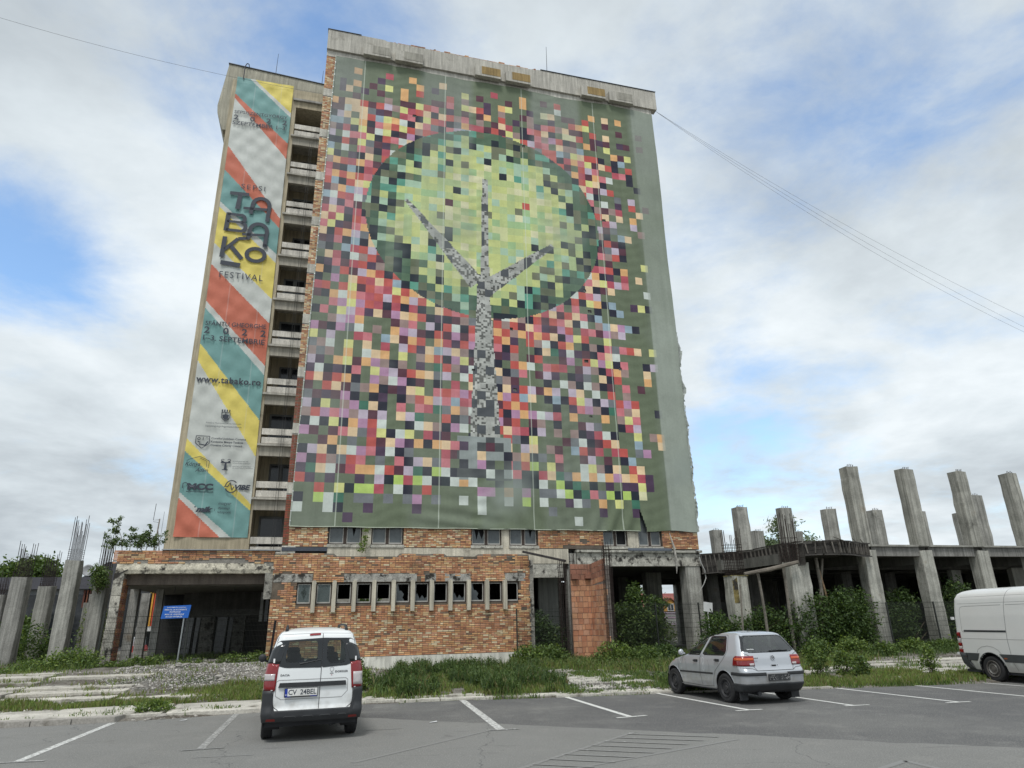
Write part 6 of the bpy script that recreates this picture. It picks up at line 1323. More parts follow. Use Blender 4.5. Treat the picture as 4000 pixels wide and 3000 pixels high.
# ------------------------------------------------------------------ grass
def grass():
    rg = np.random.default_rng(77); X = []
    def fill(poly, n, h, cols, lo=-.2, frame='W', wid=.011):
        x0, x1 = min(p[0] for p in poly), max(p[0] for p in poly); y0, y1 = min(p[1] for p in poly), max(p[1] for p in poly); k = 0; tries = 0
        while k < n and tries < n * 14:
            tries += 1; x, y = rg.uniform(x0, x1), rg.uniform(y0, y1)
            if not inpoly(x, y, poly): continue
            q = mn.noise(Vector((x * .8, y * .8, 1.7))) * .7 + mn.noise(Vector((x * 3.1, y * 3.1, 4))) * .5
            if q < lo + rg.uniform(-.12, .12): continue
            hh = h * rg.uniform(.4, 1.15) * (1 + .9 * max(q, -.5)); X.append((x, y, ground_z(x, y), hh, wid * rg.uniform(.7, 1.5), cols, q)); k += 1
    G1 = np.array(GREEN + YGREEN[:2]); G2 = np.array(YGREEN + [(.16, .17, .06), (.2, .19, .09)]); G3 = np.array(DGREEN + GREEN)
    fill(GR1, 20000, .16, 1, -.25); fill(GRL, 16000, .22, 0, -.6); fill(WG, 30000, .17, 1, -.15, wid=.013); fill(WG, 7000, .38, 2, .18, wid=.016); fill(WB, 22000, .34, 1, -.25, wid=.013); fill(XG, 20000, .15, 1, -.2)
    fill(WD, 7000, .11, 0, .08); fill(STRIP1, 900, .10, 0, .15); fill(STRIP2, 1600, .12, 1, .12); fill(RUBBLE, 1700, .12, 1, .12); fill(XS, 1600, .14, 0, .2); fill([(4.3, 20.2), (7.5, 20.3), (7.8, 23.5), (4.3, 23.5)], 9000, .24, 0, -.2)
    fill([(-16, 31), (-8, 30.5), (-2, 31.5), (8, 29), (10, 28), (12, 32), (0, 33), (-16, 35)], 9000, .22, 0, -.2); fill([(13, 28.6), (22, 30.2), (30, 33), (36, 37), (20, 34), (13, 31)], 12000, .25, 2, -.3)
    fill([(-12, 16.2), (-4, 18.6), (-1, 19.3), (4, 19.9), (8.4, 20.25), (13.4, 20.85), (13.4, 21.1), (8.4, 20.6), (4, 20.3), (-1, 19.8), (-4.4, 19.3), (-9, 16.9), (-12, 16.6)], 5200, .10, 0, .05)
    A = np.array([q[:5] for q in X]); n = len(A); pal = [G1, G2, G3]; cs = np.array([pal[q[5]][rg.integers(0, len(pal[q[5]]))] for q in X]) * rg.uniform(.8, 1.25, (n, 1))
    dry = rg.random(n) < .07; cs[dry] = np.array([.23, .20, .10])
    th = rg.uniform(0, 6.28, n); lean = rg.uniform(.05, .55, n); ca, sa = np.cos(th), np.sin(th); ph = rg.uniform(0, 6.28, n)
    x, y, z, h, w = A.T; z = z - .01
    p0 = np.stack([x - ca * w, y - sa * w, z], 1); p1 = np.stack([x + ca * w, y + sa * w, z], 1)
    mx, my = x + np.cos(ph) * lean * h * .35, y + np.sin(ph) * lean * h * .35; tx, ty = x + np.cos(ph) * lean * h, y + np.sin(ph) * lean * h
    p2 = np.stack([mx + ca * w * .8, my + sa * w * .8, z + h * .6], 1); p3 = np.stack([mx - ca * w * .8, my - sa * w * .8, z + h * .6], 1); p4 = np.stack([tx, ty, z + h * .97], 1)
    V = np.stack([p0, p1, p2, p3, p4], 1).reshape(-1, 3); b = np.arange(n) * 5
    Fq = np.stack([b, b + 1, b + 2, b + 3], 1); Ft = np.stack([b + 3, b + 2, b + 4, b + 4], 1)
    # quads and tips as two meshes joined through degenerate-free triangles
    T3 = np.concatenate([np.stack([b, b + 1, b + 2], 1), np.stack([b, b + 2, b + 3], 1), np.stack([b + 3, b + 2, b + 4], 1)])
    single('grass', fastmesh('grass', V, T3, np.concatenate([cs, cs, cs]), M['grass']), None, None, None, frame='W', kind='stuff')
    # broadleaf weeds in the verge
    P = []
    for q in X:
        if q[3] > .26 and rg.random() < .55:
            for _ in range(3): P.append((q[0] + rg.normal() * .05, q[1] + rg.normal() * .05, q[2] + q[3] * rg.uniform(.2, .9)))
    V, F, c = leaf_cloud(P, .055, GREEN + DGREEN, 9); single('ground_weeds', fastmesh('ground_weeds', V, F, c, M['leaf']), None, None, None, frame='W', kind='stuff')
grass()
# ------------------------------------------------------------------ vehicles
def carpaint(name, c, rough=.28, metal=0., dirt=(.30, .28, .24)):
    m = mat(name, rough, metal=metal, col=c, var=.03, vscale=1.5, coat=.6, spec=.5)
    nt = m.node_tree; N = nt.nodes; L = nt.links; b = N['Principled BSDF']; src = b.inputs['Base Color'].links[0].from_socket
    tc = N.new('ShaderNodeTexCoord'); sx = N.new('ShaderNodeSeparateXYZ'); L.new(tc.outputs['Object'], sx.inputs[0])
    n = N.new('ShaderNodeTexNoise'); n.inputs['Scale'].default_value = 7; n.inputs['Detail'].default_value = 7; L.new(tc.outputs['Object'], n.inputs['Vector'])
    a = N.new('ShaderNodeMath'); a.operation = 'MULTIPLY_ADD'; L.new(n.outputs[0], a.inputs[0]); a.inputs[1].default_value = -.9; L.new(sx.outputs[2], a.inputs[2])
    r = N.new('ShaderNodeMapRange'); r.interpolation_type = 'SMOOTHSTEP'; L.new(a.outputs[0], r.inputs[0]); r.inputs[1].default_value = .35; r.inputs[2].default_value = -.25; r.inputs[3].default_value = 0; r.inputs[4].default_value = .55
    mx = N.new('ShaderNodeMixRGB'); L.new(r.outputs[0], mx.inputs[0]); L.new(src, mx.inputs[1]); mx.inputs[2].default_value = (*dirt, 1); L.new(mx.outputs[0], b.inputs['Base Color'])
    return m
M['white'] = carpaint('white_car_paint', (.78, .80, .80)); M['white2'] = carpaint('dusty_white_van_paint', (.66, .66, .64), .35); M['silver'] = carpaint('silver_car_paint', (.50, .52, .55), .30, .4)
M['trim'] = mat('black_plastic_trim', .55, col=(.028, .03, .033), var=.2, vscale=4, fine=.15); M['tyre'] = mat('tyre_rubber', .85, col=(.022, .022, .023), var=.3, vscale=6, bump=.3, bscale=30)
M['steel'] = mat('black_steel_wheel', .6, col=(.03, .03, .032), var=.2, vscale=5); M['rim'] = mat('dusty_steel_wheel', .5, metal=.6, col=(.26, .255, .24), var=.3, vscale=8)
M['lens'] = mat('red_lamp_lens', .12, col=s(128, 18, 24), var=.1, coat=.8); M['lenso'] = mat('orange_lamp_lens', .12, col=s(196, 84, 34), var=.05, coat=.8); M['lensc'] = mat('clear_lamp_lens', .12, col=(.50, .46, .46), var=.15, vscale=12, coat=.8)
M['chrome'] = mat('chrome_badge', .15, metal=1, col=(.6, .6, .62), var=0); M['seat'] = mat('dark_upholstery', .9, col=(.035, .036, .04), var=.2); M['whiteplastic'] = mat('white_plastic', .5, col=(.7, .7, .7), var=0); M['gap'] = mat('panel_gap', .8, col=(.02, .02, .022), var=0); M['gapl'] = mat('soft_panel_crease', .6, col=(.30, .30, .30), var=0)
def carglass(name, tint, mixf):
    m = bpy.data.materials.new(name); m.use_nodes = True; nt = m.node_tree; N = nt.nodes; L = nt.links; N.clear(); out = N.new('ShaderNodeOutputMaterial')
    g = N.new('ShaderNodeBsdfGlossy'); g.inputs['Roughness'].default_value = .03; t = N.new('ShaderNodeBsdfTransparent'); t.inputs[0].default_value = (*tint, 1)
    f = N.new('ShaderNodeLayerWeight'); f.inputs[0].default_value = .5; pw = N.new('ShaderNodeMath'); pw.operation = 'POWER'; L.new(f.outputs['Facing'], pw.inputs[0]); pw.inputs[1].default_value = 4.; a = N.new('ShaderNodeMath'); a.operation = 'MULTIPLY_ADD'; L.new(pw.outputs[0], a.inputs[0]); a.inputs[1].default_value = .85; a.inputs[2].default_value = mixf
    d = N.new('ShaderNodeBsdfDiffuse'); d.inputs[0].default_value = (.05, .055, .055, 1); m0 = N.new('ShaderNodeMixShader'); m0.inputs[0].default_value = .12; L.new(t.outputs[0], m0.inputs[1]); L.new(d.outputs[0], m0.inputs[2])
    mx = N.new('ShaderNodeMixShader'); L.new(a.outputs[0], mx.inputs[0]); L.new(m0.outputs[0], mx.inputs[1]); L.new(g.outputs[0], mx.inputs[2]); L.new(mx.outputs[0], out.inputs[0]); return m
M['cglass'] = carglass('car_window_glass', (.62, .70, .67), .045); M['cglassr'] = carglass('sky_reflecting_rear_glass', (.55, .62, .60), .16); M['cglassd'] = carglass('tinted_car_glass', (.42, .50, .48), .05)

class Car:
    NR, NC, NS, NF = 26, 9, 110, 14
    def __init__(c, T, tab, zs, rbow=.05, fbow=.12):
        c.T = T; c.tab = tab; c.zs = zs; c.rbow = rbow; c.fbow = fbow
    def g(c, key, z): xs, ys = zip(*c.tab[key]); return float(np.interp(z, xs, ys))
    def half(c, z):
        yr, yf, w, rc, fc = (c.g(k, z) for k in ('yr', 'yf', 'w', 'rc', 'fc')); rc = min(rc, w * .8); fc = min(fc, w * .8, max((yf - yr) * .3, .02)); pts = []
        rb, fb = c.rbow * w / .87, c.fbow * w / .87
        for i in range(c.NR): x = (w - rc) * i / (c.NR); pts.append((x, yr + rb * (x / w) ** 2))
        y0 = yr + rb * ((w - rc) / w) ** 2; 
        for i in range(c.NC + 1): a = math.pi / 2 * i / c.NC; pts.append((w - rc + rc * math.sin(a), y0 + rc * (1 - math.cos(a))))
        ya, yb = y0 + rc, yf - fb - fc
        for i in range(1, c.NS): t = i / c.NS; pts.append((w + c.tab.get('barrel', 0) * math.sin(math.pi * t) , ya + (yb - ya) * t))
        for i in range(c.NC + 1): a = math.pi / 2 * i / c.NC; pts.append((w - fc + fc * math.cos(a), yb + fc * math.sin(a)))
        y1 = yb + fc
        for i in range(1, c.NF + 1): t = i / c.NF; x = (w - fc) * (1 - t); pts.append((x, y1 + fb * (1 - (x / max(w - fc, 1e-3)) ** 2)))
        return pts
    def rear(c, x, z, off=0.):
        h = c.half(z)[:c.NR + c.NC + 1]; y = float(np.interp(abs(x), [p[0] for p in h], [p[1] for p in h])); return (x, y - off, z)
    def front(c, x, z, off=0.):
        h = c.half(z)[c.NR + c.NC + c.NS:]; h = h[::-1]; y = float(np.interp(abs(x), [p[0] for p in h], [p[1] for p in h])); return (x, y + off, z)
    def side(c, y, z, sgn, off=0.):
        h = c.half(z); i0 = c.NR; i1 = c.NR + 2 * c.NC + c.NS + 1; h = h[i0:i1]; x = float(np.interp(y, [p[1] for p in h], [p[0] for p in h])); return (sgn * (x + off), y, z)
    def perim(c, p, z, sgn, off=0.):      # p = index along the half outline (float)
        h = c.half(z); i = int(p); f = p - i; a, b = h[i], h[min(i + 1, len(h) - 1)]; x = a[0] + (b[0] - a[0]) * f; y = a[1] + (b[1] - a[1]) * f
        tx, ty = b[0] - a[0], b[1] - a[1]; l = math.hypot(tx, ty) or 1; return (sgn * (x + ty / l * off), y - tx / l * off, z)
    def body(c, m, rear_holes=(), side_holes=(), wheels=(), name='body', front_holes=()):
        zs = c.zs; H = [c.half(z) for z in zs]; n = len(H[0]); full = 2 * n - 2; V = []
        for z, h in zip(zs, H):
            row = [[x, y, z] for x, y in h] + [[-x, y, z] for x, y in h[-2:0:-1]]; V += row
        V = np.array(V); idx = np.tile(np.arange(full), len(zs)); sideidx = ((idx > c.NR - 1) & (idx < c.NR + 2 * c.NC + c.NS + 1)) | ((full - idx > c.NR - 1) & (full - idx < c.NR + 2 * c.NC + c.NS + 1))
        cell = .042
        for (wy, wz, wr) in wheels:
            d = np.hypot(V[:, 1] - wy, V[:, 2] - wz); k = sideidx & (np.abs(d - wr) < cell * .6) & (np.abs(V[:, 0]) > .6)
            V[k, 1] = wy + (V[k, 1] - wy) * wr / d[k]; V[k, 2] = wz + (V[k, 2] - wz) * wr / d[k]
        F = []
        for j in range(len(zs) - 1):
            for i in range(full):
                a = j * full + i; b = j * full + (i + 1) % full; q = (a, b, b + full, a + full); ce = V[list(q)].mean(0)
                if rear_holes and ce[1] < c.g('yr', ce[2]) + .25 and (i < c.NR + 3 or i > full - c.NR - 4) and any(inpoly(ce[0], ce[2], P) for P in rear_holes): continue
                if front_holes and ce[1] > 1. and (c.NR + 2 * c.NC + c.NS - 4 < i < full - (c.NR + 2 * c.NC + c.NS) + 4) and any(inpoly(ce[0], ce[2], P) for P in front_holes): continue
                if abs(ce[0]) > .4 and sideidx[a]:
                    if any(inpoly(ce[1], ce[2], P) for P in side_holes): continue
                    if any(math.hypot(ce[1] - wy, ce[2] - wz) < wr - .002 for wy, wz, wr in wheels): continue
                F.append(q)
        F.append(tuple((len(zs) - 1) * full + i for i in range(full)))
        mb = MB(); mb.add([tuple(v) for v in V], F, (.7, .7, .7)); o = c.T.part(name, mb, m, smooth=True)
        return o
    def patch(c, poly, fn, off, m, name, parent=None, rings=4, label=None, thick=0.):
        P = c.dens(poly); cx = sum(p[0] for p in P) / len(P); cy = sum(p[1] for p in P) / len(P); V = []; F = []; n = len(P)
        for r in range(rings):
            k = 1 - r / rings
            for p in P: V.append(fn(cx + (p[0] - cx) * k, cy + (p[1] - cy) * k, off))
        V.append(fn(cx, cy, off))
        for r in range(rings - 1):
            for i in range(n): F.append((r * n + i, r * n + (i + 1) % n, (r + 1) * n + (i + 1) % n, (r + 1) * n + i))
        for i in range(n): F.append(((rings - 1) * n + i, (rings - 1) * n + (i + 1) % n, len(V) - 1))
        if thick:
            b = len(V)
            for p in P: V.append(fn(p[0], p[1], off - thick))
            for i in range(n): F.append((i, b + i, b + (i + 1) % n, (i + 1) % n))
        mb = MB(); mb.add(V, F, (.5, .5, .5)); return c.T.part(name, mb, m, parent, smooth=not thick, label=label)
    def dens(c, poly, step=.05):
        out = []
        for a, b in zip(poly, list(poly[1:]) + [poly[0]]):
            k = max(int(math.hypot(b[0] - a[0], b[1] - a[1]) / step), 1); out += [(a[0] + (b[0] - a[0]) * i / k, a[1] + (b[1] - a[1]) * i / k) for i in range(k)]
        return out
    def ring(c, outer, inner, fn, off, m, name, parent=None):
        """band between two polygons; both resampled to the same angle fan"""
        def res(poly, cx, cy, n=72):
            P = c.dens(poly, .02); ang = [(math.atan2(p[1] - cy, p[0] - cx), p) for p in P]; out = []
            for k in range(n):
                t = -math.pi + 2 * math.pi * k / n; out.append(min(ang, key=lambda q: abs((q[0] - t + math.pi) % (2 * math.pi) - math.pi))[1])
            return out
        cx = sum(p[0] for p in inner) / len(inner); cy = sum(p[1] for p in inner) / len(inner); A, B = res(outer, cx, cy), res(inner, cx, cy); n = len(A)
        V = [fn(p[0], p[1], off) for p in A] + [fn((a[0] + b[0]) / 2, (a[1] + b[1]) / 2, off) for a, b in zip(A, B)] + [fn(p[0], p[1], off) for p in B] + [fn(p[0], p[1], off - .03) for p in B]; F = []
        for r in range(3):
            for i in range(n): F.append((r * n + i, r * n + (i + 1) % n, (r + 1) * n + (i + 1) % n, (r + 1) * n + i))
        mb = MB(); mb.add(V, F, (.03, .03, .03)); return c.T.part(name, mb, m, parent)
    def line(c, pts, fn, w, off, m, name, parent=None):
        P = []
        for a, b in zip(pts, pts[1:]):
            k = max(int(math.hypot(b[0] - a[0], b[1] - a[1]) / .04), 1); P += [(a[0] + (b[0] - a[0]) * i / k, a[1] + (b[1] - a[1]) * i / k) for i in range(k)]
        P.append(pts[-1]); mb = MB(); V = []
        for i, p in enumerate(P):
            a, b = P[max(i - 1, 0)], P[min(i + 1, len(P) - 1)]; tx, ty = b[0] - a[0], b[1] - a[1]; l = math.hypot(tx, ty) or 1; nx, ny = -ty / l * w / 2, tx / l * w / 2
            V += [fn(p[0] + nx, p[1] + ny, off), fn(p[0] - nx, p[1] - ny, off)]
        mb.add(V, [(2 * i, 2 * i + 1, 2 * i + 3, 2 * i + 2) for i in range(len(P) - 1)], (.02, .02, .02)); return c.T.part(name, mb, m, parent)
    def skirt(c, p0, p1, sgn, zlo, zhi, off, m, name, parent=None, nz=6, step=1., label=None, both=False, smooth=True):
        V = []; ps = []; p = p0
        while p < p1: ps.append(p); p += step
        ps.append(p1); S = [(q, sgn) for q in ps]
        if both: S = [(q, -1) for q in ps[::-1]] + [(q, 1) for q in ps[1:]]
        for q, sg in S:
            h = c.half(.6)[min(int(q), len(c.half(.6)) - 1)]
            a, b = zlo(q, h), zhi(q, h); o = off(q) if callable(off) else off
            V.append(c.perim(q, a, sg, -.01))
            for k in range(nz + 1): V.append(c.perim(q, a + (b - a) * k / nz, sg, o))
            V.append(c.perim(q, b, sg, -.005))
        n = nz + 3; F = [(i * n + k, (i + 1) * n + k, (i + 1) * n + k + 1, i * n + k + 1) for i in range(len(S) - 1) for k in range(n - 1)] + [tuple(range(n)), tuple((len(S) - 1) * n + k for k in range(n))]
        mb = MB(); mb.add(V, F, (.5, .5, .5)); return c.T.part(name, mb, m, parent, smooth=smooth, label=label)
def rtrans(T, x, y, z): return (x, y, z)
def wheel(T, x, y, r, w, mrim, style, sgn):
    mb = MB(); ri = r * .66
    mb.lathe([(ri, -w / 2 + .01), (r - .05, -w / 2), (r - .015, -w / 2 + .012), (r, -w / 2 + .035), (r, -.03), (r - .006, -.025), (r - .006, -.015), (r, -.01), (r, .01), (r - .006, .015), (r - .006, .025), (r, .03), (r, w / 2 - .035), (r - .015, w / 2 - .012), (r - .05, w / 2), (ri, w / 2 - .01), (ri, -w / 2 + .01)], (x, y, r), 'x', 40)
    t = T.part('wheel', mb, M['tyre'], smooth=False)
    mb = MB(); o = sgn * w / 2; f = lambda a: o - sgn * a
    mb.lathe([(ri, f(.012)), (ri - .012, f(.0)), (ri - .03, f(.012)), (ri - .045, f(.05)), (ri * .66, f(.045)), (ri * .52, f(.02)), (ri * .3, f(.03)), (ri * .26, f(.012)), (.02, f(.01)), (0, f(.01))], (x, y, r), 'x', 32); d = T.part('rim', mb, mrim, t, smooth=False)
    mb = MB(); nh = 8 if style == 'golf' else (16 if style == 'van' else 10)
    for k in range(nh):
        a = 2 * math.pi * k / nh; rr = ri * (.78 if style != 'van' else .80); hy, hz = y + rr * math.cos(a), r + rr * math.sin(a); s_ = .026 if style != 'van' else .016
        mb.lathe([(s_, f(.030)), (0, f(.030))], (x, hy, hz), 'x', 8, (.004, .004, .004))
    T.part('wheel_holes', mb, M['gap'], t)
    if style == 'van':
        mb = MB(); mb.lathe([(ri * .62, f(.0)), (ri * .60, f(-.006)), (ri * .56, f(.0)), (ri * .54, f(.01))], (x, y, r), 'x', 28); T.part('hub_ring', mb, M['rim'], t)
    return t
def wheel_well(T, wy, wz, wr, x, sgn):
    mb = MB(); n = 20; V = []
    for k in range(n + 1):
        a = -.35 + (math.pi + .7) * k / n; V += [(sgn * x, wy + wr * math.cos(a), wz + wr * math.sin(a)), (sgn * (x - .30), wy + wr * math.cos(a), wz + wr * math.sin(a))]
    F = [(2 * k, 2 * k + 1, 2 * k + 3, 2 * k + 2) for k in range(n)] + [tuple(2 * k + 1 for k in range(n + 1))]
    mb.add(V, F, (.01, .01, .01)); T.part('wheel_well', mb, M['gap'])
def arch_lip(T, c, wy, wz, wr, sgn, m, a0=-5, a1=185, r=.012):
    pts = []
    for k in range(25):
        a = R(a0 + (a1 - a0) * k / 24); p = c.side(wy + wr * math.cos(a), wz + wr * math.sin(a), sgn); pts.append((p[0] - sgn * .004, p[1], p[2]))
    mb = MB(); mb.tube(pts, r, 6); T.part('arch_lip', mb, m, smooth=True)
def seats(T, rows, hz=.55, w=.46):
    for (x, y, top) in rows:
        mb = MB(); n = 5
        pr = [(y - .22, .35), (y + .28, .35), (y + .28, .55), (y - .02, .58), (y - .10, top - .22), (y - .20, top - .2), (y - .22, .5)]
        mb.prism([(a, b) for a, b in pr], x - w / 2, x + w / 2, 'x'); s1 = T.part('seat', mb, M['seat'])
        mb = MB(); mb.lathe([(0, -.13), (.07, -.125), (.095, -.08), (.10, 0), (.095, .08), (.07, .125), (0, .13)], (x, y - .19, top - .08), 'x', 10); T.part('headrest', mb, M['seat'], s1, smooth=True)

# ---- the small white estate van seen from behind
def dokker():
    T = Thing('parked_car', 'white small van with black rear glass band seen from behind in the left bays', 'car', BWo(-3.914 - .045 * math.cos(R(18)), 13.964 + .08 - .045 * math.sin(R(18))), frame='L', rotz=R(18.5), group='parked vehicles')
    tab = dict(yr=[(.2, -.60), (.33, -.70), (.42, -.745), (.52, -.745), (.57, -.70), (.9, -.70), (1.2, -.685), (1.32, -.665), (1.5, -.62), (1.7, -.565), (1.78, -.53), (1.83, -.46), (1.87, -.32), (1.9, -.1), (1.91, .2)],
               w=[(.2, .80), (.33, .845), (.45, .868), (.9, .868), (1.15, .858), (1.28, .835), (1.5, .78), (1.7, .715), (1.78, .68), (1.83, .63), (1.87, .54), (1.9, .35), (1.91, .12)],
               yf=[(.2, 3.40), (.4, 3.58), (.8, 3.55), (.98, 3.42), (1.06, 3.1), (1.14, 2.68), (1.22, 2.48), (1.5, 2.05), (1.7, 1.72), (1.8, 1.5), (1.87, 1.2), (1.91, .8)],
               rc=[(.2, .12), (1.2, .13), (1.7, .14), (1.91, .1)], fc=[(.2, .3), (1.0, .35), (1.2, .2), (1.91, .1)])
    zs = list(np.arange(.335, 1.76, .033)) + [1.77, 1.79, 1.81, 1.83, 1.85, 1.865, 1.88, 1.89, 1.9, 1.91]
    c = Car(T, tab, zs); rear = lambda x, z, off: c.rear(x, z, off)
    WL = [(-.49, 1.665), (-.01, 1.67), (.025, 1.64), (.03, 1.35), (.0, 1.305), (-.50, 1.31), (-.535, 1.35), (-.525, 1.46)]
    WR = [(.20, 1.35), (.20, 1.62), (.24, 1.675), (.45, 1.67), (.50, 1.62), (.55, 1.34), (.50, 1.275), (.26, 1.275)]
    def shrink(P, k): cx = sum(p[0] for p in P) / len(P); cy = sum(p[1] for p in P) / len(P); return [(cx + (p[0] - cx) * k, cy + (p[1] - cy) * k) for p in P]
    sideW = [[(-.28, 1.20), (-.22, 1.62), (.55, 1.66), (.62, 1.20)], [(.75, 1.20), (.78, 1.66), (1.35, 1.66), (1.62, 1.20)], [(1.72, 1.2), (1.5, 1.6), (1.62, 1.62), (2.1, 1.3), (2.2, 1.2)]]
    WSH = [(-.70, 1.20), (-.60, 1.68), (-.5, 1.74), (.5, 1.74), (.60, 1.68), (.70, 1.20)]
    c.body(M['white'], [shrink(WL, 1.06), shrink(WR, 1.1)], sideW, [(0, .31, .37), (2.81, .31, .37)], front_holes=[WSH]); c.patch(WSH, lambda x, z, off: c.front(x, z, off), .0, M['cglass'], 'windscreen')
    BAND = [(-.705, 1.655), (-.64, 1.69), (.14, 1.725), (.63, 1.71), (.70, 1.665), (.765, 1.42), (.79, 1.32), (.70, 1.30), (.66, 1.27), (.56, 1.235), (.14, 1.21), (-.53, 1.222), (-.66, 1.26), (-.70, 1.29), (-.795, 1.31), (-.77, 1.42)]
    LB = [p for p in BAND if p[0] < .12] + []
    LBAND = [(-.705, 1.655), (-.64, 1.69), (.105, 1.723), (.105, 1.211), (-.53, 1.222), (-.66, 1.26), (-.70, 1.29), (-.795, 1.31), (-.77, 1.42)]
    RBAND = [(.115, 1.724), (.63, 1.71), (.70, 1.665), (.765, 1.42), (.79, 1.32), (.70, 1.30), (.66, 1.27), (.56, 1.235), (.115, 1.211)]
    c.ring(LBAND, WL, rear, .006, M['gap_gloss'], 'window_surround'); c.ring(RBAND, WR, rear, .006, M['gap_gloss'], 'window_surround')
    c.patch(WL, rear, -.002, M['cglass'], 'rear_window'); c.patch(WR, rear, -.002, M['cglass'], 'rear_window')
    for P in sideW:
        for sg in (-1, 1): c.patch(shrink(P, 1.04), lambda y, z, off, sg=sg: c.side(y, z, sg, off), .003, M['cglassd'], 'side_window')
    c.line([(.11, 1.80), (.108, 1.2), (.10, .53)], rear, .010, .0075, M['gap'], 'door_gap')
    for sg in (-1, 1): c.line([(sg * .665, 1.79), (sg * .705, 1.66)], rear, .009, .003, M['gap'], 'door_gap'); c.line([(sg * .695, 1.28), (sg * .70, .64), (sg * .67, .575), (sg * .60, .53)], rear, .011, .004, M['gap'], 'door_gap')
    c.line([(-.665, 1.79), (0, 1.81), (.665, 1.79)], rear, .007, .003, M['gapl'], 'roof_edge')
    # bumper wrapping up to the lamps
    for sg in (-1, 1): c.skirt(23.2, 34, sg, lambda q, h: 1.30, lambda q, h: 1.63 - .03 * max(q - 27, 0) * .4, .014, M['gap_gloss'], 'pillar_cover', nz=6)
    top = lambda q, h: .525 if abs(h[0]) < .58 else (.525 + .33 * sst(.67, .715, abs(h[0])) if q < Car.NR + Car.NC + 1 else max(.855 - .012 * (q - 36), .45))
    bo = lambda q: .024 if q < 34 else .012
    c.skirt(0, 52, 1, lambda q, h: .335, top, bo, M['trim'], 'bumper', both=True, nz=9)
    for (a, b) in ((-.50, -.28), (-.18, .02), (.12, .32), (.44, .60)): c.line([(a, .41), (a + .03, .43), (b - .03, .43), (b, .41)], rear, .012, .028, M['gapl2'], 'bumper_rib')
    for sg in (-1, 1):
        c.patch([(sg * .63, .355), (sg * .79, .355), (sg * .78, .395), (sg * .64, .395)], rear, .028, M['lens_dull'], 'reflector')
        lamp = c.skirt(23.6, 41, sg, lambda q, h: .845 + .02 * max(q - 27, 0) * .12, lambda q, h: 1.29 + (.02 if q > 27 else 0), .014, M['lens'], 'tail_lamp', nz=8)
        c.skirt(24.6, 35, sg, lambda q, h: 1.02 if sg < 0 else .90, lambda q, h: 1.13 if sg < 0 else 1.12, .018, M['lensc'], 'lamp_window', lamp, nz=4)
        for zz in (.835, 1.355): c.patch([(sg * .715, zz - .04), (sg * .745, zz - .04), (sg * .745, zz + .03), (sg * .715, zz + .03)], rear, .022, M['whiteplastic'], 'hinge', thick=.02)
        wheel_well(T, 0, .31, .372, .84, sg); wheel_well(T, 2.81, .31, .372, .84, sg)
        for yy in (0, 2.81): wheel(T, sg * .755, yy, .31, .20, M['steel'], 'dok', sg); arch_lip(T, c, yy, .31, .372, sg, M['trim'], r=.02)
    c.patch([(-.62, .90), (-.60, .975), (.56, .975), (.575, .90)], rear, .035, M['trim'], 'door_handle_bar', thick=.035)
    for (a, b) in (((-.64, 1.0), (.58, 1.0)),): c.line([(-.66, .76), (-.66, .99), (-.62, 1.02), (.56, 1.02), (.60, .99), (.60, .80), (.50, .70), (-.56, .70), (-.66, .76)], rear, .010, .003, M['gapl'], 'pressed_recess')
    mb = MB(); mb.box(-.51, .07, -.735, -.712, .735, .885, (.03, .03, .05)); pf = T.part('plate_frame', mb, M['trim']); mb = MB(); mb.box(-.50, .06, -.740, -.734, .755, .878, (.72, .72, .70)); T.part('number_plate', mb, M['plain'], pf)
    mb = MB(); mb.box(-.50, -.455, -.742, -.7395, .755, .878, s(30, 56, 150)); T.part('plate_blue', mb, M['plain'], pf); boxes(T, 'frame_print', [((-.49, -.40, -.742, -.7395, .738, .752), s(30, 50, 140)), ((-.06, .055, -.742, -.7395, .738, .752), s(30, 50, 140))], M['plain'], pf)
    pp = lambda x, z: (x, -.7425, z)
    lettering(pf, 'CV  24BEL', -.44, .045, .775, .862, pp, M['ink_black'], .015); lettering(pf, 'RO', -.492, -.463, .768, .788, pp, M['ink_white'])
    rp = lambda x, z: c.rear(x, z, .006)
    lettering(T.o, 'DACIA', -.60, -.44, 1.085, 1.118, rp, M['badge'], .03, 0, 1.1, name='badge'); lettering(T.o, 'DOKKER', .36, .595, 1.115, 1.15, rp, M['badge'], .03, 0, 1.1, name='badge')
    S = Strokes(rp); S.line([(.275, 1.14), (.27, 1.17), (.262, 1.19), (.28, 1.205), (.30, 1.21), (.32, 1.205), (.335, 1.19), (.33, 1.17), (.325, 1.145), (.275, 1.14)], .005, (.2, .2, .2)); S.line([(.29, 1.13), (.31, 1.135)], .008); S.line([(.27, 1.10), (.285, 1.11), (.30, 1.105), (.315, 1.11), (.33, 1.10)], .010); S.line([(.29, 1.08), (.31, 1.075)], .01, s(160, 30, 40)); S.done(T.o, 'chef_sticker', M['plain'])
    c.patch([(-.13, 1.765), (.065, 1.775), (.07, 1.80), (.06, 1.81), (-.12, 1.80), (-.135, 1.79)], rear, .012, M['lens'], 'brake_light', thick=.02)
    mb = MB(); mb.tube([c.rear(-.28, 1.285, .03), c.rear(-.1, 1.315, .032), c.rear(.09, 1.345, .03)], [.014, .009, .006], 5); T.part('wiper', mb, M['trim'])
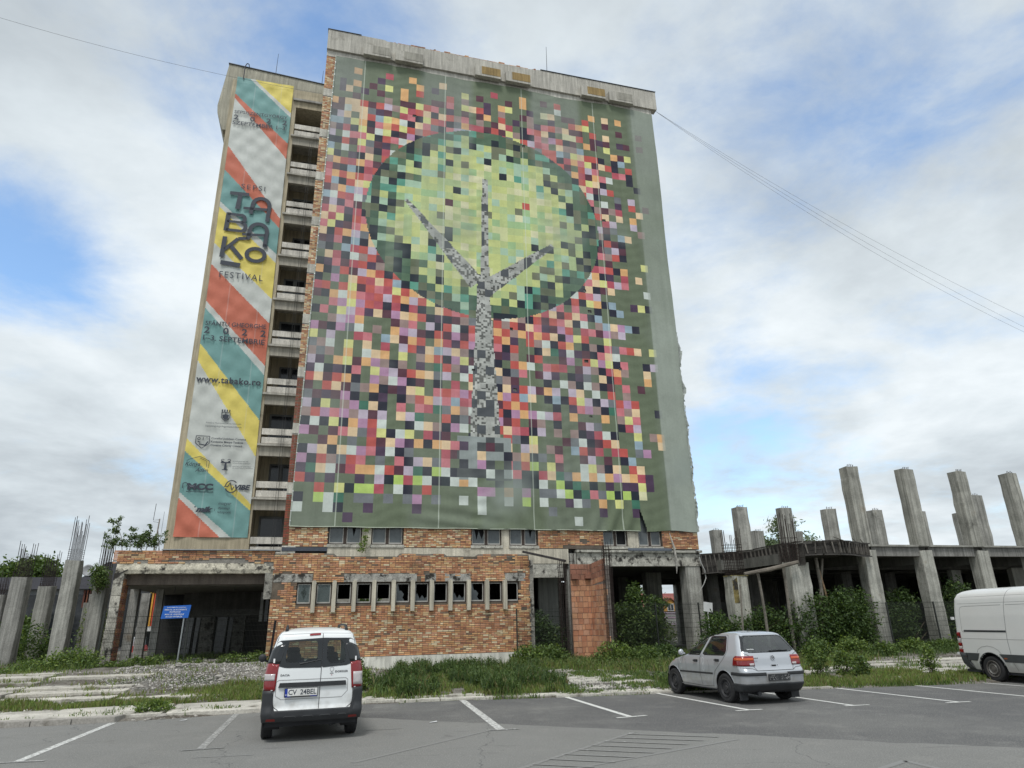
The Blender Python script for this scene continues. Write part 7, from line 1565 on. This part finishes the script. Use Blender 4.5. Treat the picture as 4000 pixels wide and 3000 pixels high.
    for sg in (-1, 1):
        mb = MB(); pts = [(sg * .55, -.35, 1.85), (sg * .545, -.28, 1.925), (sg * .54, -.05, 1.945), (sg * .53, .8, 1.95), (sg * .52, 1.1, 1.93), (sg * .52, 1.25, 1.87)]; mb.tube(pts, [.03, .026, .02, .02, .024, .03], 6); T.part('roof_rail', mb, M['trim'], smooth=True)
        mb = MB(); mb.lathe([(0, -.03), (.06, -.03), (.085, 0), (.07, .04), (0, .05)], (sg * .98, 2.05, 1.30), 'y', 14); mb.tube([(sg * .86, 2.1, 1.22), (sg * .95, 2.07, 1.26)], .025, 5); T.part('mirror', mb, M['trim'], smooth=True)
    mb = MB(); mb.box(-.80, .80, -.5, 3.0, .24, .34); mb.box(-.78, .78, 2.2, 2.5, .34, 1.15); T.part('cabin_floor', mb, M['seat'])
    seats(T, [(-.36, .75, 1.42), (.36, .75, 1.42), (.0, .78, 1.30), (-.36, 1.75, 1.50), (.36, 1.75, 1.50)])
    mb = MB(); mb.lathe([(0, -.11), (.03, -.10), (.035, 0), (.03, .10), (0, .11)], (0, 1.95, 1.66), 'x', 8); T.part('inner_mirror', mb, M['seat'])
    mb = MB(); mb.tube([(.35, -.45, .26), (.5, -.2, .27), (.45, .4, .3)], .06, 8, (.02, .02, .02)); mb.box(-.5, .5, -.1, .1, .22, .32, (.015, .015, .015)); T.part('exhaust', mb, M['trim'])
def BWo(x, y): return (x, y, 0)
M['gap_gloss'] = mat('black_glass_band', .12, col=(.012, .014, .016), var=0, coat=.5); M['gapl2'] = mat('bumper_rib_plastic', .5, col=(.07, .072, .075), var=0); M['lens_dull'] = mat('dull_red_reflector', .4, col=s(120, 40, 36), var=.1); M['badge'] = mat('dark_badge', .3, metal=.6, col=(.09, .09, .10), var=0)
dokker()

# ---- the silver hatchback
def golf():
    T = Thing('parked_car', 'silver five door hatchback parked nose to the verge in the middle bays', 'car', BWo(5.793, 17.936), frame='L', rotz=R(18), group='parked vehicles')
    tab = dict(yr=[(.18, -.60), (.30, -.74), (.42, -.83), (.6, -.865), (.72, -.86), (.775, -.815), (.82, -.795), (1.0, -.775), (1.08, -.745), (1.14, -.71), (1.3, -.60), (1.45, -.48), (1.52, -.41), (1.555, -.30), (1.58, -.05), (1.59, .3)],
               w=[(.18, .78), (.30, .83), (.42, .855), (.6, .868), (.8, .872), (.95, .862), (1.05, .845), (1.12, .815), (1.3, .735), (1.45, .665), (1.51, .62), (1.55, .54), (1.58, .35), (1.59, .1)],
               yf=[(.18, 2.75), (.3, 2.95), (.5, 3.0), (.68, 2.97), (.78, 2.86), (.88, 2.62), (.96, 2.25), (1.02, 1.93), (1.06, 1.80), (1.2, 1.52), (1.35, 1.17), (1.47, .84), (1.54, .5), (1.58, .35), (1.59, .32)],
               rc=[(.18, .12), (.6, .20), (.8, .18), (1.1, .16), (1.5, .14), (1.59, .08)], fc=[(.18, .3), (.8, .4), (1.0, .35), (1.1, .15), (1.59, .08)])
    zs = list(np.arange(.275, 1.50, .029)) + [1.505, 1.52, 1.535, 1.55, 1.56, 1.57, 1.58, 1.585, 1.59]
    c = Car(T, tab, zs, rbow=.055); rear = lambda x, z, off: c.rear(x, z, off)
    GL = [(-.70, 1.135), (-.72, 1.17), (-.565, 1.47), (-.53, 1.49), (.53, 1.49), (.565, 1.47), (.72, 1.17), (.70, 1.135), (.5, 1.125), (-.5, 1.125)]
    def shrink(P, k): cx = sum(p[0] for p in P) / len(P); cy = sum(p[1] for p in P) / len(P); return [(cx + (p[0] - cx) * k, cy + (p[1] - cy) * k) for p in P]
    W1 = [(1.74, 1.03), (1.52, 1.17), (1.28, 1.32), (1.02, 1.43), (.80, 1.475), (.74, 1.475), (1.0, 1.035)]
    W2 = [(.86, 1.04), (.62, 1.475), (.06, 1.475), (.0, 1.44), (-.09, 1.17), (-.08, 1.10), (-.03, 1.055)]
    WSH = [(-.70, 1.08), (-.56, 1.44), (-.48, 1.48), (.48, 1.48), (.56, 1.44), (.70, 1.08)]
    c.body(M['silver'], [shrink(GL, .97)], [shrink(W1, .96), shrink(W2, .97)], [(0, .325, .395), (2.35, .325, .395)], front_holes=[WSH]); c.patch(WSH, lambda x, z, off: c.front(x, z, off), .0, M['cglass'], 'windscreen')
    c.ring(shrink(GL, 1.045), shrink(GL, .95), rear, .004, M['gap_gloss'], 'window_surround'); c.patch(shrink(GL, .98), rear, .001, M['cglassr'], 'rear_window')
    for sg in (-1, 1):
        sd = lambda y, z, off, sg=sg: c.side(y, z, sg, off)
        for P in (W1, W2): c.ring(shrink(P, 1.05), shrink(P, .93), sd, .004, M['gap_gloss'], 'window_seal'); c.patch(shrink(P, .97), sd, .001, M['cglassd'], 'side_window')
        c.line([(2.05, 1.0), (2.07, .8), (2.06, .40), (2.0, .33), (1.02, .31), (.50, .33)], sd, .009, .003, M['gap'], 'door_gap'); c.line([(.93, 1.04), (1.0, .95), (1.03, .6), (1.0, .33)], sd, .009, .003, M['gap'], 'door_gap')
        c.line([(.52, .33), (.46, .50), (.36, .68), (.20, .80), (.0, .95), (-.12, 1.08), (-.15, 1.2), (-.05, 1.47), (.0, 1.51), (.7, 1.515), (1.0, 1.46), (1.3, 1.35), (1.78, 1.04)], sd, .008, .003, M['gap'], 'door_gap')
        c.line([(2.0, .6), (.45, .62)], sd, .042, .014, M['trim'], 'rub_strip'); c.line([(2.02, .31), (.46, .29)], sd, .012, .003, M['gapl'], 'sill_line')
        for (y, z) in ((1.20, .885), (.24, .93)):
            c.patch([(y - .09, z - .03), (y + .09, z - .03), (y + .09, z + .03), (y - .09, z + .03)], sd, .004, M['gap'], 'handle_recess'); c.patch([(y - .085, z - .012), (y + .085, z - .012), (y + .085, z + .018), (y - .085, z + .018)], sd, .035, M['trim'], 'door_handle', thick=.015)
        c.patch([(2.28, .84), (2.36, .84), (2.36, .875), (2.28, .875)], sd, .008, M['lenso'], 'side_repeater')
        lamp = c.skirt(19.6, 41.5, sg, lambda q, h: .835, lambda q, h: 1.055 - .02 * max(q - 37, 0) * .5, .012, M['lens'], 'tail_lamp', nz=6)
        c.skirt(19.9, 39.0, sg, lambda q, h: .955, lambda q, h: 1.01, .016, M['lenso'], 'lamp_amber', lamp, nz=3); c.skirt(20.2, 24.5, sg, lambda q, h: .845, lambda q, h: .895, .016, M['lensc'], 'lamp_window', lamp, nz=2)
        c.skirt(11.5, 46, sg, lambda q, h: .625, lambda q, h: .695, .020, M['trim'], 'bumper_strip', nz=3)
        c.skirt(147, 168, sg, lambda q, h: .60, lambda q, h: .67, .018, M['trim'], 'front_bumper_strip', nz=2)
        for yy in (0, 2.35): wheel_well(T, yy, .325, .397, .84, sg); wheel(T, sg * .775, yy, .325, .19, M['steel'], 'golf', sg); arch_lip(T, c, yy, .325, .397, sg, M['silver'], r=.010)
        S = Strokes(lambda y, z, sd=sd: sd(y, z, .003))
        for yy in (1.93, .86):
            S.arc((yy, .90), .045, .075, 0, 360, .010, 14, (.78, .80, .80)); S.arc((yy, .74), .04, .07, 0, 360, .008, 14, (.74, .77, .77)); S.line([(yy - .2, .92), (yy - .26, .80), (yy - .24, .66)], .006, (.2, .2, .22)); S.line([(yy - .05, .66), (yy - .16, .60)], .006, (.3, .3, .3))
        S.done(T.o, 'door_sticker', M['plain'])
        mb = MB(); mb.lathe([(0, -.035), (.055, -.03), (.078, .0), (.065, .05), (0, .07)], (sg * .92, 1.78, 1.07), 'y', 12); mb.tube([(sg * .82, 1.76, 1.03), (sg * .90, 1.78, 1.05)], .022, 5); T.part('mirror', mb, M['silver'], smooth=True)
    c.skirt(0, 45, 1, lambda q, h: .27, lambda q, h: .455, .010, M['trim'], 'lower_bumper', both=True, nz=5)
    c.line([(-.85, .80), (-.60, .78), (-.545, .755), (-.50, .735), (.50, .735), (.545, .755), (.60, .78), (.85, .80)], rear, .009, .004, M['gap'], 'bumper_gap')
    for sg in (-1, 1): c.line([(sg * .50, .735), (sg * .555, .83), (sg * .60, 1.03), (sg * .63, 1.07), (sg * .76, 1.12), (sg * .60, 1.46), (sg * .56, 1.515)], rear, .008, .004, M['gap'], 'hatch_gap')
    c.patch([(-.30, .49), (-.31, .67), (.37, .67), (.36, .49)], rear, .003, M['gapl'], 'plate_recess'); mb = MB(); mb.box(-.26, .33, -.895, -.872, .515, .655, (.025, .025, .028)); pf = T.part('plate_holder', mb, M['trim'])
    mb = MB(); rd = random.Random(2)
    for k in range(70): x = rd.choice([rd.uniform(-.24, .0), rd.uniform(.08, .31)]); z = rd.uniform(.53, .64); w_ = rd.uniform(.004, .018); mb.box(x, x + w_, -.897, -.8945, z, z + rd.uniform(.003, .012), (.4, .4, .4))
    T.part('adhesive_residue', mb, M['plain'], pf)
    rp = lambda x, z: c.rear(x, z, .006); S = Strokes(lambda x, z: c.rear(x, z, .014)); cc = (.6, .6, .62)
    S.arc((0, 1.0), .057, .057, 0, 360, .010, 28, cc); S.line([(-.028, 1.046), (0, 1.005), (.028, 1.046)], .010, cc); S.line([(-.048, 1.02), (-.022, .955), (0, .995), (.022, .955), (.048, 1.02)], .010, cc); 
    c.patch([(.058 * math.cos(a), 1.0 + .058 * math.sin(a)) for a in np.linspace(0, 6.28, 24)[:-1]], rear, .010, M['gap'], 'emblem_disc', thick=.01); S.done(T.o, 'emblem', M['chrome'])
    lettering(T.o, 'GOLF', -.54, -.40, .99, 1.015, rp, M['badge'], .03, name='badge'); lettering(T.o, '1.6', .50, .56, 1.0, 1.022, rp, M['badge'], .02, name='badge')
    c.line([(-.52, .945), (-.44, .945), (-.44, .925), (-.52, .925), (-.52, .945)], rear, .004, .005, M['badge'], 'badge_outline')
    c.patch([(-.10, .80), (.12, .80), (.12, .87), (-.10, .87)], rear, .004, M['silver'], 'lock_plate', thick=.004); c.patch([(-.08, .815), (.05, .815), (.05, .85), (-.08, .85)], rear, .006, M['gap'], 'boot_handle'); c.patch([(.075, .82), (.10, .82), (.10, .85), (.075, .85)], rear, .006, M['gap'], 'boot_lock')
    mb = MB(); mb.tube([c.rear(-.02, 1.15, .02), c.rear(.2, 1.16, .022), c.rear(.52, 1.155, .02)], [.022, .012, .008], 6); T.part('wiper', mb, M['trim'])
    lettering(T.o, 'EUROPIULI', -.60, -.42, 1.185, 1.205, lambda x, z: c.rear(x, z, .008), M['ink_white'], .03, name='sticker')
    mb = MB(); mb.tube([(.0, .05, 1.58), (.0, .03, 1.66)], [.015, .008], 5); T.part('aerial_stub', mb, M['trim'])
    for sg in (-1, 1): mb = MB(); mb.box(sg * .72 - .11, sg * .72 + .11, -.50, -.48, .09, .36, (.02, .02, .02)); T.part('mud_flap', mb, M['trim'])
    mb = MB(); mb.tube([(-.45, -.74, .24), (-.45, -.3, .26), (-.2, .2, .28)], .05, 8, (.02, .02, .02)); mb.box(-.6, .6, -.1, .1, .22, .3, (.012, .012, .012)); T.part('exhaust', mb, M['trim'])
    mb = MB(); mb.box(-.78, .78, -.6, 2.4, .24, .34); mb.box(-.74, .74, 1.6, 1.85, .34, 1.02); T.part('cabin_floor', mb, M['seat'])
    seats(T, [(-.36, .10, 1.22), (.36, .10, 1.22), (-.36, 1.10, 1.30), (.36, 1.10, 1.30)], w=.5)
golf()

# ---- the big white panel van at the right frame edge
def van():
    T = Thing('parked_van', 'tall white panel van with grey rubbing strip, its tail entering at the right frame edge', 'van', BWo(14.76, 21.48), frame='L', rotz=R(193), group='parked vehicles')
    tab = dict(yr=[(.2, -.70), (.30, -.93), (.45, -1.08), (.75, -1.13), (1.3, -1.12), (2.0, -1.07), (2.3, -1.02), (2.45, -.92), (2.53, -.76), (2.58, -.4), (2.6, .3)],
               w=[(.2, .84), (.3, .90), (.5, .955), (.75, .97), (1.15, .965), (1.8, .935), (2.1, .905), (2.3, .875), (2.42, .82), (2.5, .74), (2.56, .58), (2.59, .35), (2.6, .1)],
               yf=[(.2, 4.35), (.5, 4.6), (.9, 4.5), (1.15, 4.25), (1.3, 3.9), (1.7, 3.5), (2.2, 3.05), (2.45, 2.7), (2.6, 2.0)],
               rc=[(.2, .1), (1.0, .12), (2.2, .15), (2.6, .08)], fc=[(.2, .3), (1.2, .35), (2.6, .1)], barrel=.012)
    zs = list(np.arange(.28, 2.40, .045)) + [2.42, 2.45, 2.48, 2.5, 2.52, 2.54, 2.56, 2.575, 2.585, 2.595, 2.6]
    c = Car(T, tab, zs, rbow=.04); c.NS = 110
    SW = [[(3.0, 1.3), (2.9, 1.95), (3.1, 1.98), (3.75, 1.35)]]
    c.body(M['white2'], [], SW, [(0, .345, .44), (3.66, .345, .44)])
    for sg in (-1, 1):
        sd = lambda y, z, off, sg=sg: c.side(y, z, sg, off)
        c.patch(SW[0], sd, .002, M['cglassd'], 'side_window')
        def strip(a, b, zl=.545, zh=.755):
            c.patch([(a, zl), (b, zl), (b, zh), (a, zh)], sd, .016, M['van_grey'], 'rubbing_strip', thick=.016, rings=2)
        # dark strip split by the wheel arch
        for (P) in ([(-.98, .545), (-.47, .545), (-.42, .62), (-.36, .73), (-.34, .755), (-1.05, .755)], [(.47, .545), (3.15, .545), (3.25, .66), (3.3, .755), (.34, .755), (.42, .65)]): c.patch(P, sd, .016, M['van_grey'], 'rubbing_strip', thick=.016, rings=1)
        c.line([(-.92, 1.16), (3.9, 1.15)], sd, .012, .002, M['gapl3'], 'body_crease'); c.line([(-.70, 2.35), (2.6, 2.37)], sd, .010, .002, M['gapl3'], 'body_crease'); c.line([(-.83, 2.16), (2.9, 2.18)], sd, .010, .002, M['gapl3'], 'body_crease')
        c.line([(.70, 2.10), (-.62, 2.085), (-.72, 2.06), (-.765, 1.98), (-.80, 1.42), (-.80, 1.37), (-.76, 1.345), (-.70, 1.345)], sd, .014, .002, M['gapl3'], 'pressed_panel')
        c.line([(.92, 2.54), (.85, 2.30), (.80, 2.10), (.72, 1.40), (.70, 1.15), (.71, .76), (.72, .55), (.78, .33)], sd, .012, .003, M['gap3'], 'door_gap'); c.line([(.85, 2.10), (2.9, 2.12)], sd, .012, .003, M['gapl3'], 'pressed_panel'); c.line([(2.2, 2.3), (2.2, .35)], sd, .012, .003, M['gap3'], 'door_gap')
        c.line([(-.73, 1.378), (.71, 1.375)], sd, .055, .004, M['van_grey'], 'sliding_door_rail'); c.line([(-.73, 1.372), (.71, 1.369)], sd, .014, .010, M['gap'], 'rail_groove')
        for (y, z) in ((-.86, .645), (.52, .645)): c.patch([(y - .05, z - .018), (y + .05, z - .018), (y + .05, z + .018), (y - .05, z + .018)], sd, .02, M['lens_or'], 'side_marker')
        c.patch([(-.96 + .035 * math.cos(a), 1.20 + .035 * math.sin(a)) for a in np.linspace(0, 6.28, 14)[:-1]], sd, .018, M['trim'], 'corner_stud', thick=.015)
        for (a, b, m_, nm) in ((1.17, 1.34, 'lens', 'tail_lamp'), (1.04, 1.165, 'lensc', 'tail_lamp'), (.94, 1.035, 'lens', 'tail_lamp'), (.86, .935, 'lensc', 'tail_lamp'), (.76, .855, 'lens', 'tail_lamp')): c.skirt(24, 37.0, sg, lambda q, h, a=a: a, lambda q, h, b=b: b, .012, M[m_], nm, nz=3)
        for yy in (0, 3.66): wheel_well(T, yy, .345, .442, .93, sg); wheel(T, sg * .86, yy, .345, .22, M['van_rim'], 'van', sg); arch_lip(T, c, yy, .345, .442, sg, M['van_grey'], a0=5, a1=175, r=.012)
        c.line([(-.42, .76), (-.36, .86), (-.22, .935), (-.02, .965), (.18, .935), (.32, .86), (.40, .765)], sd, .014, .003, M['gapl3'], 'arch_crease')
    c.skirt(0, 39, 1, lambda q, h: .30, lambda q, h: .745, lambda q: .02, M['van_grey'], 'rear_bumper', both=True, nz=6)
    mb = MB(); mb.box(-.9, .9, -.98, -.5, .22, .30, (.03, .03, .03)); mb.box(-.85, .85, -.5, 4.2, .20, .30, (.03, .03, .03)); T.part('underbody', mb, M['trim'])
    c.line([(0, .78), (0, 2.4)], lambda x, z, off: c.rear(x, z, off), .012, .003, M['gap'], 'door_gap')
    mb = MB(); mb.box(.90, .97, -1.11, -1.04, 1.70, 1.78, (.7, .7, .7)); mb.box(.90, .975, -1.14, -1.08, .70, .76, (.7, .7, .7)); T.part('hinge', mb, M['whiteplastic'])
M['van_grey'] = mat('faded_grey_plastic', .6, col=(.055, .06, .062), var=.15, vscale=3); M['gapl3'] = mat('white_crease_shadow_gap', .6, col=(.33, .33, .32), var=0); M['gap3'] = mat('door_seal', .7, col=(.16, .16, .16), var=0); M['lens_or'] = mat('dull_orange_marker', .4, col=s(150, 80, 44), var=0)
M['van_rim'] = mat('dirty_van_wheel', .7, metal=.2, col=(.12, .11, .10), var=.3, vscale=8)
van()
def litter():
    for (x, y, lab) in ((-7.57, 16.48, 'white scrap of paper on the asphalt left of the white estate car'), (-1.86, 15.34, 'small white scrap lying on the asphalt right of the white estate car')):
        mb = MB(); mb.add([(x, y, .006), (x + .16, y + .02, .02), (x + .15, y + .11, .03), (x + .02, y + .10, .008)], [(0, 1, 2, 3)], (.6, .6, .6)); single('litter', mb, M['plain'], lab, 'litter', frame='W', base=(x, y, 0))
litter()
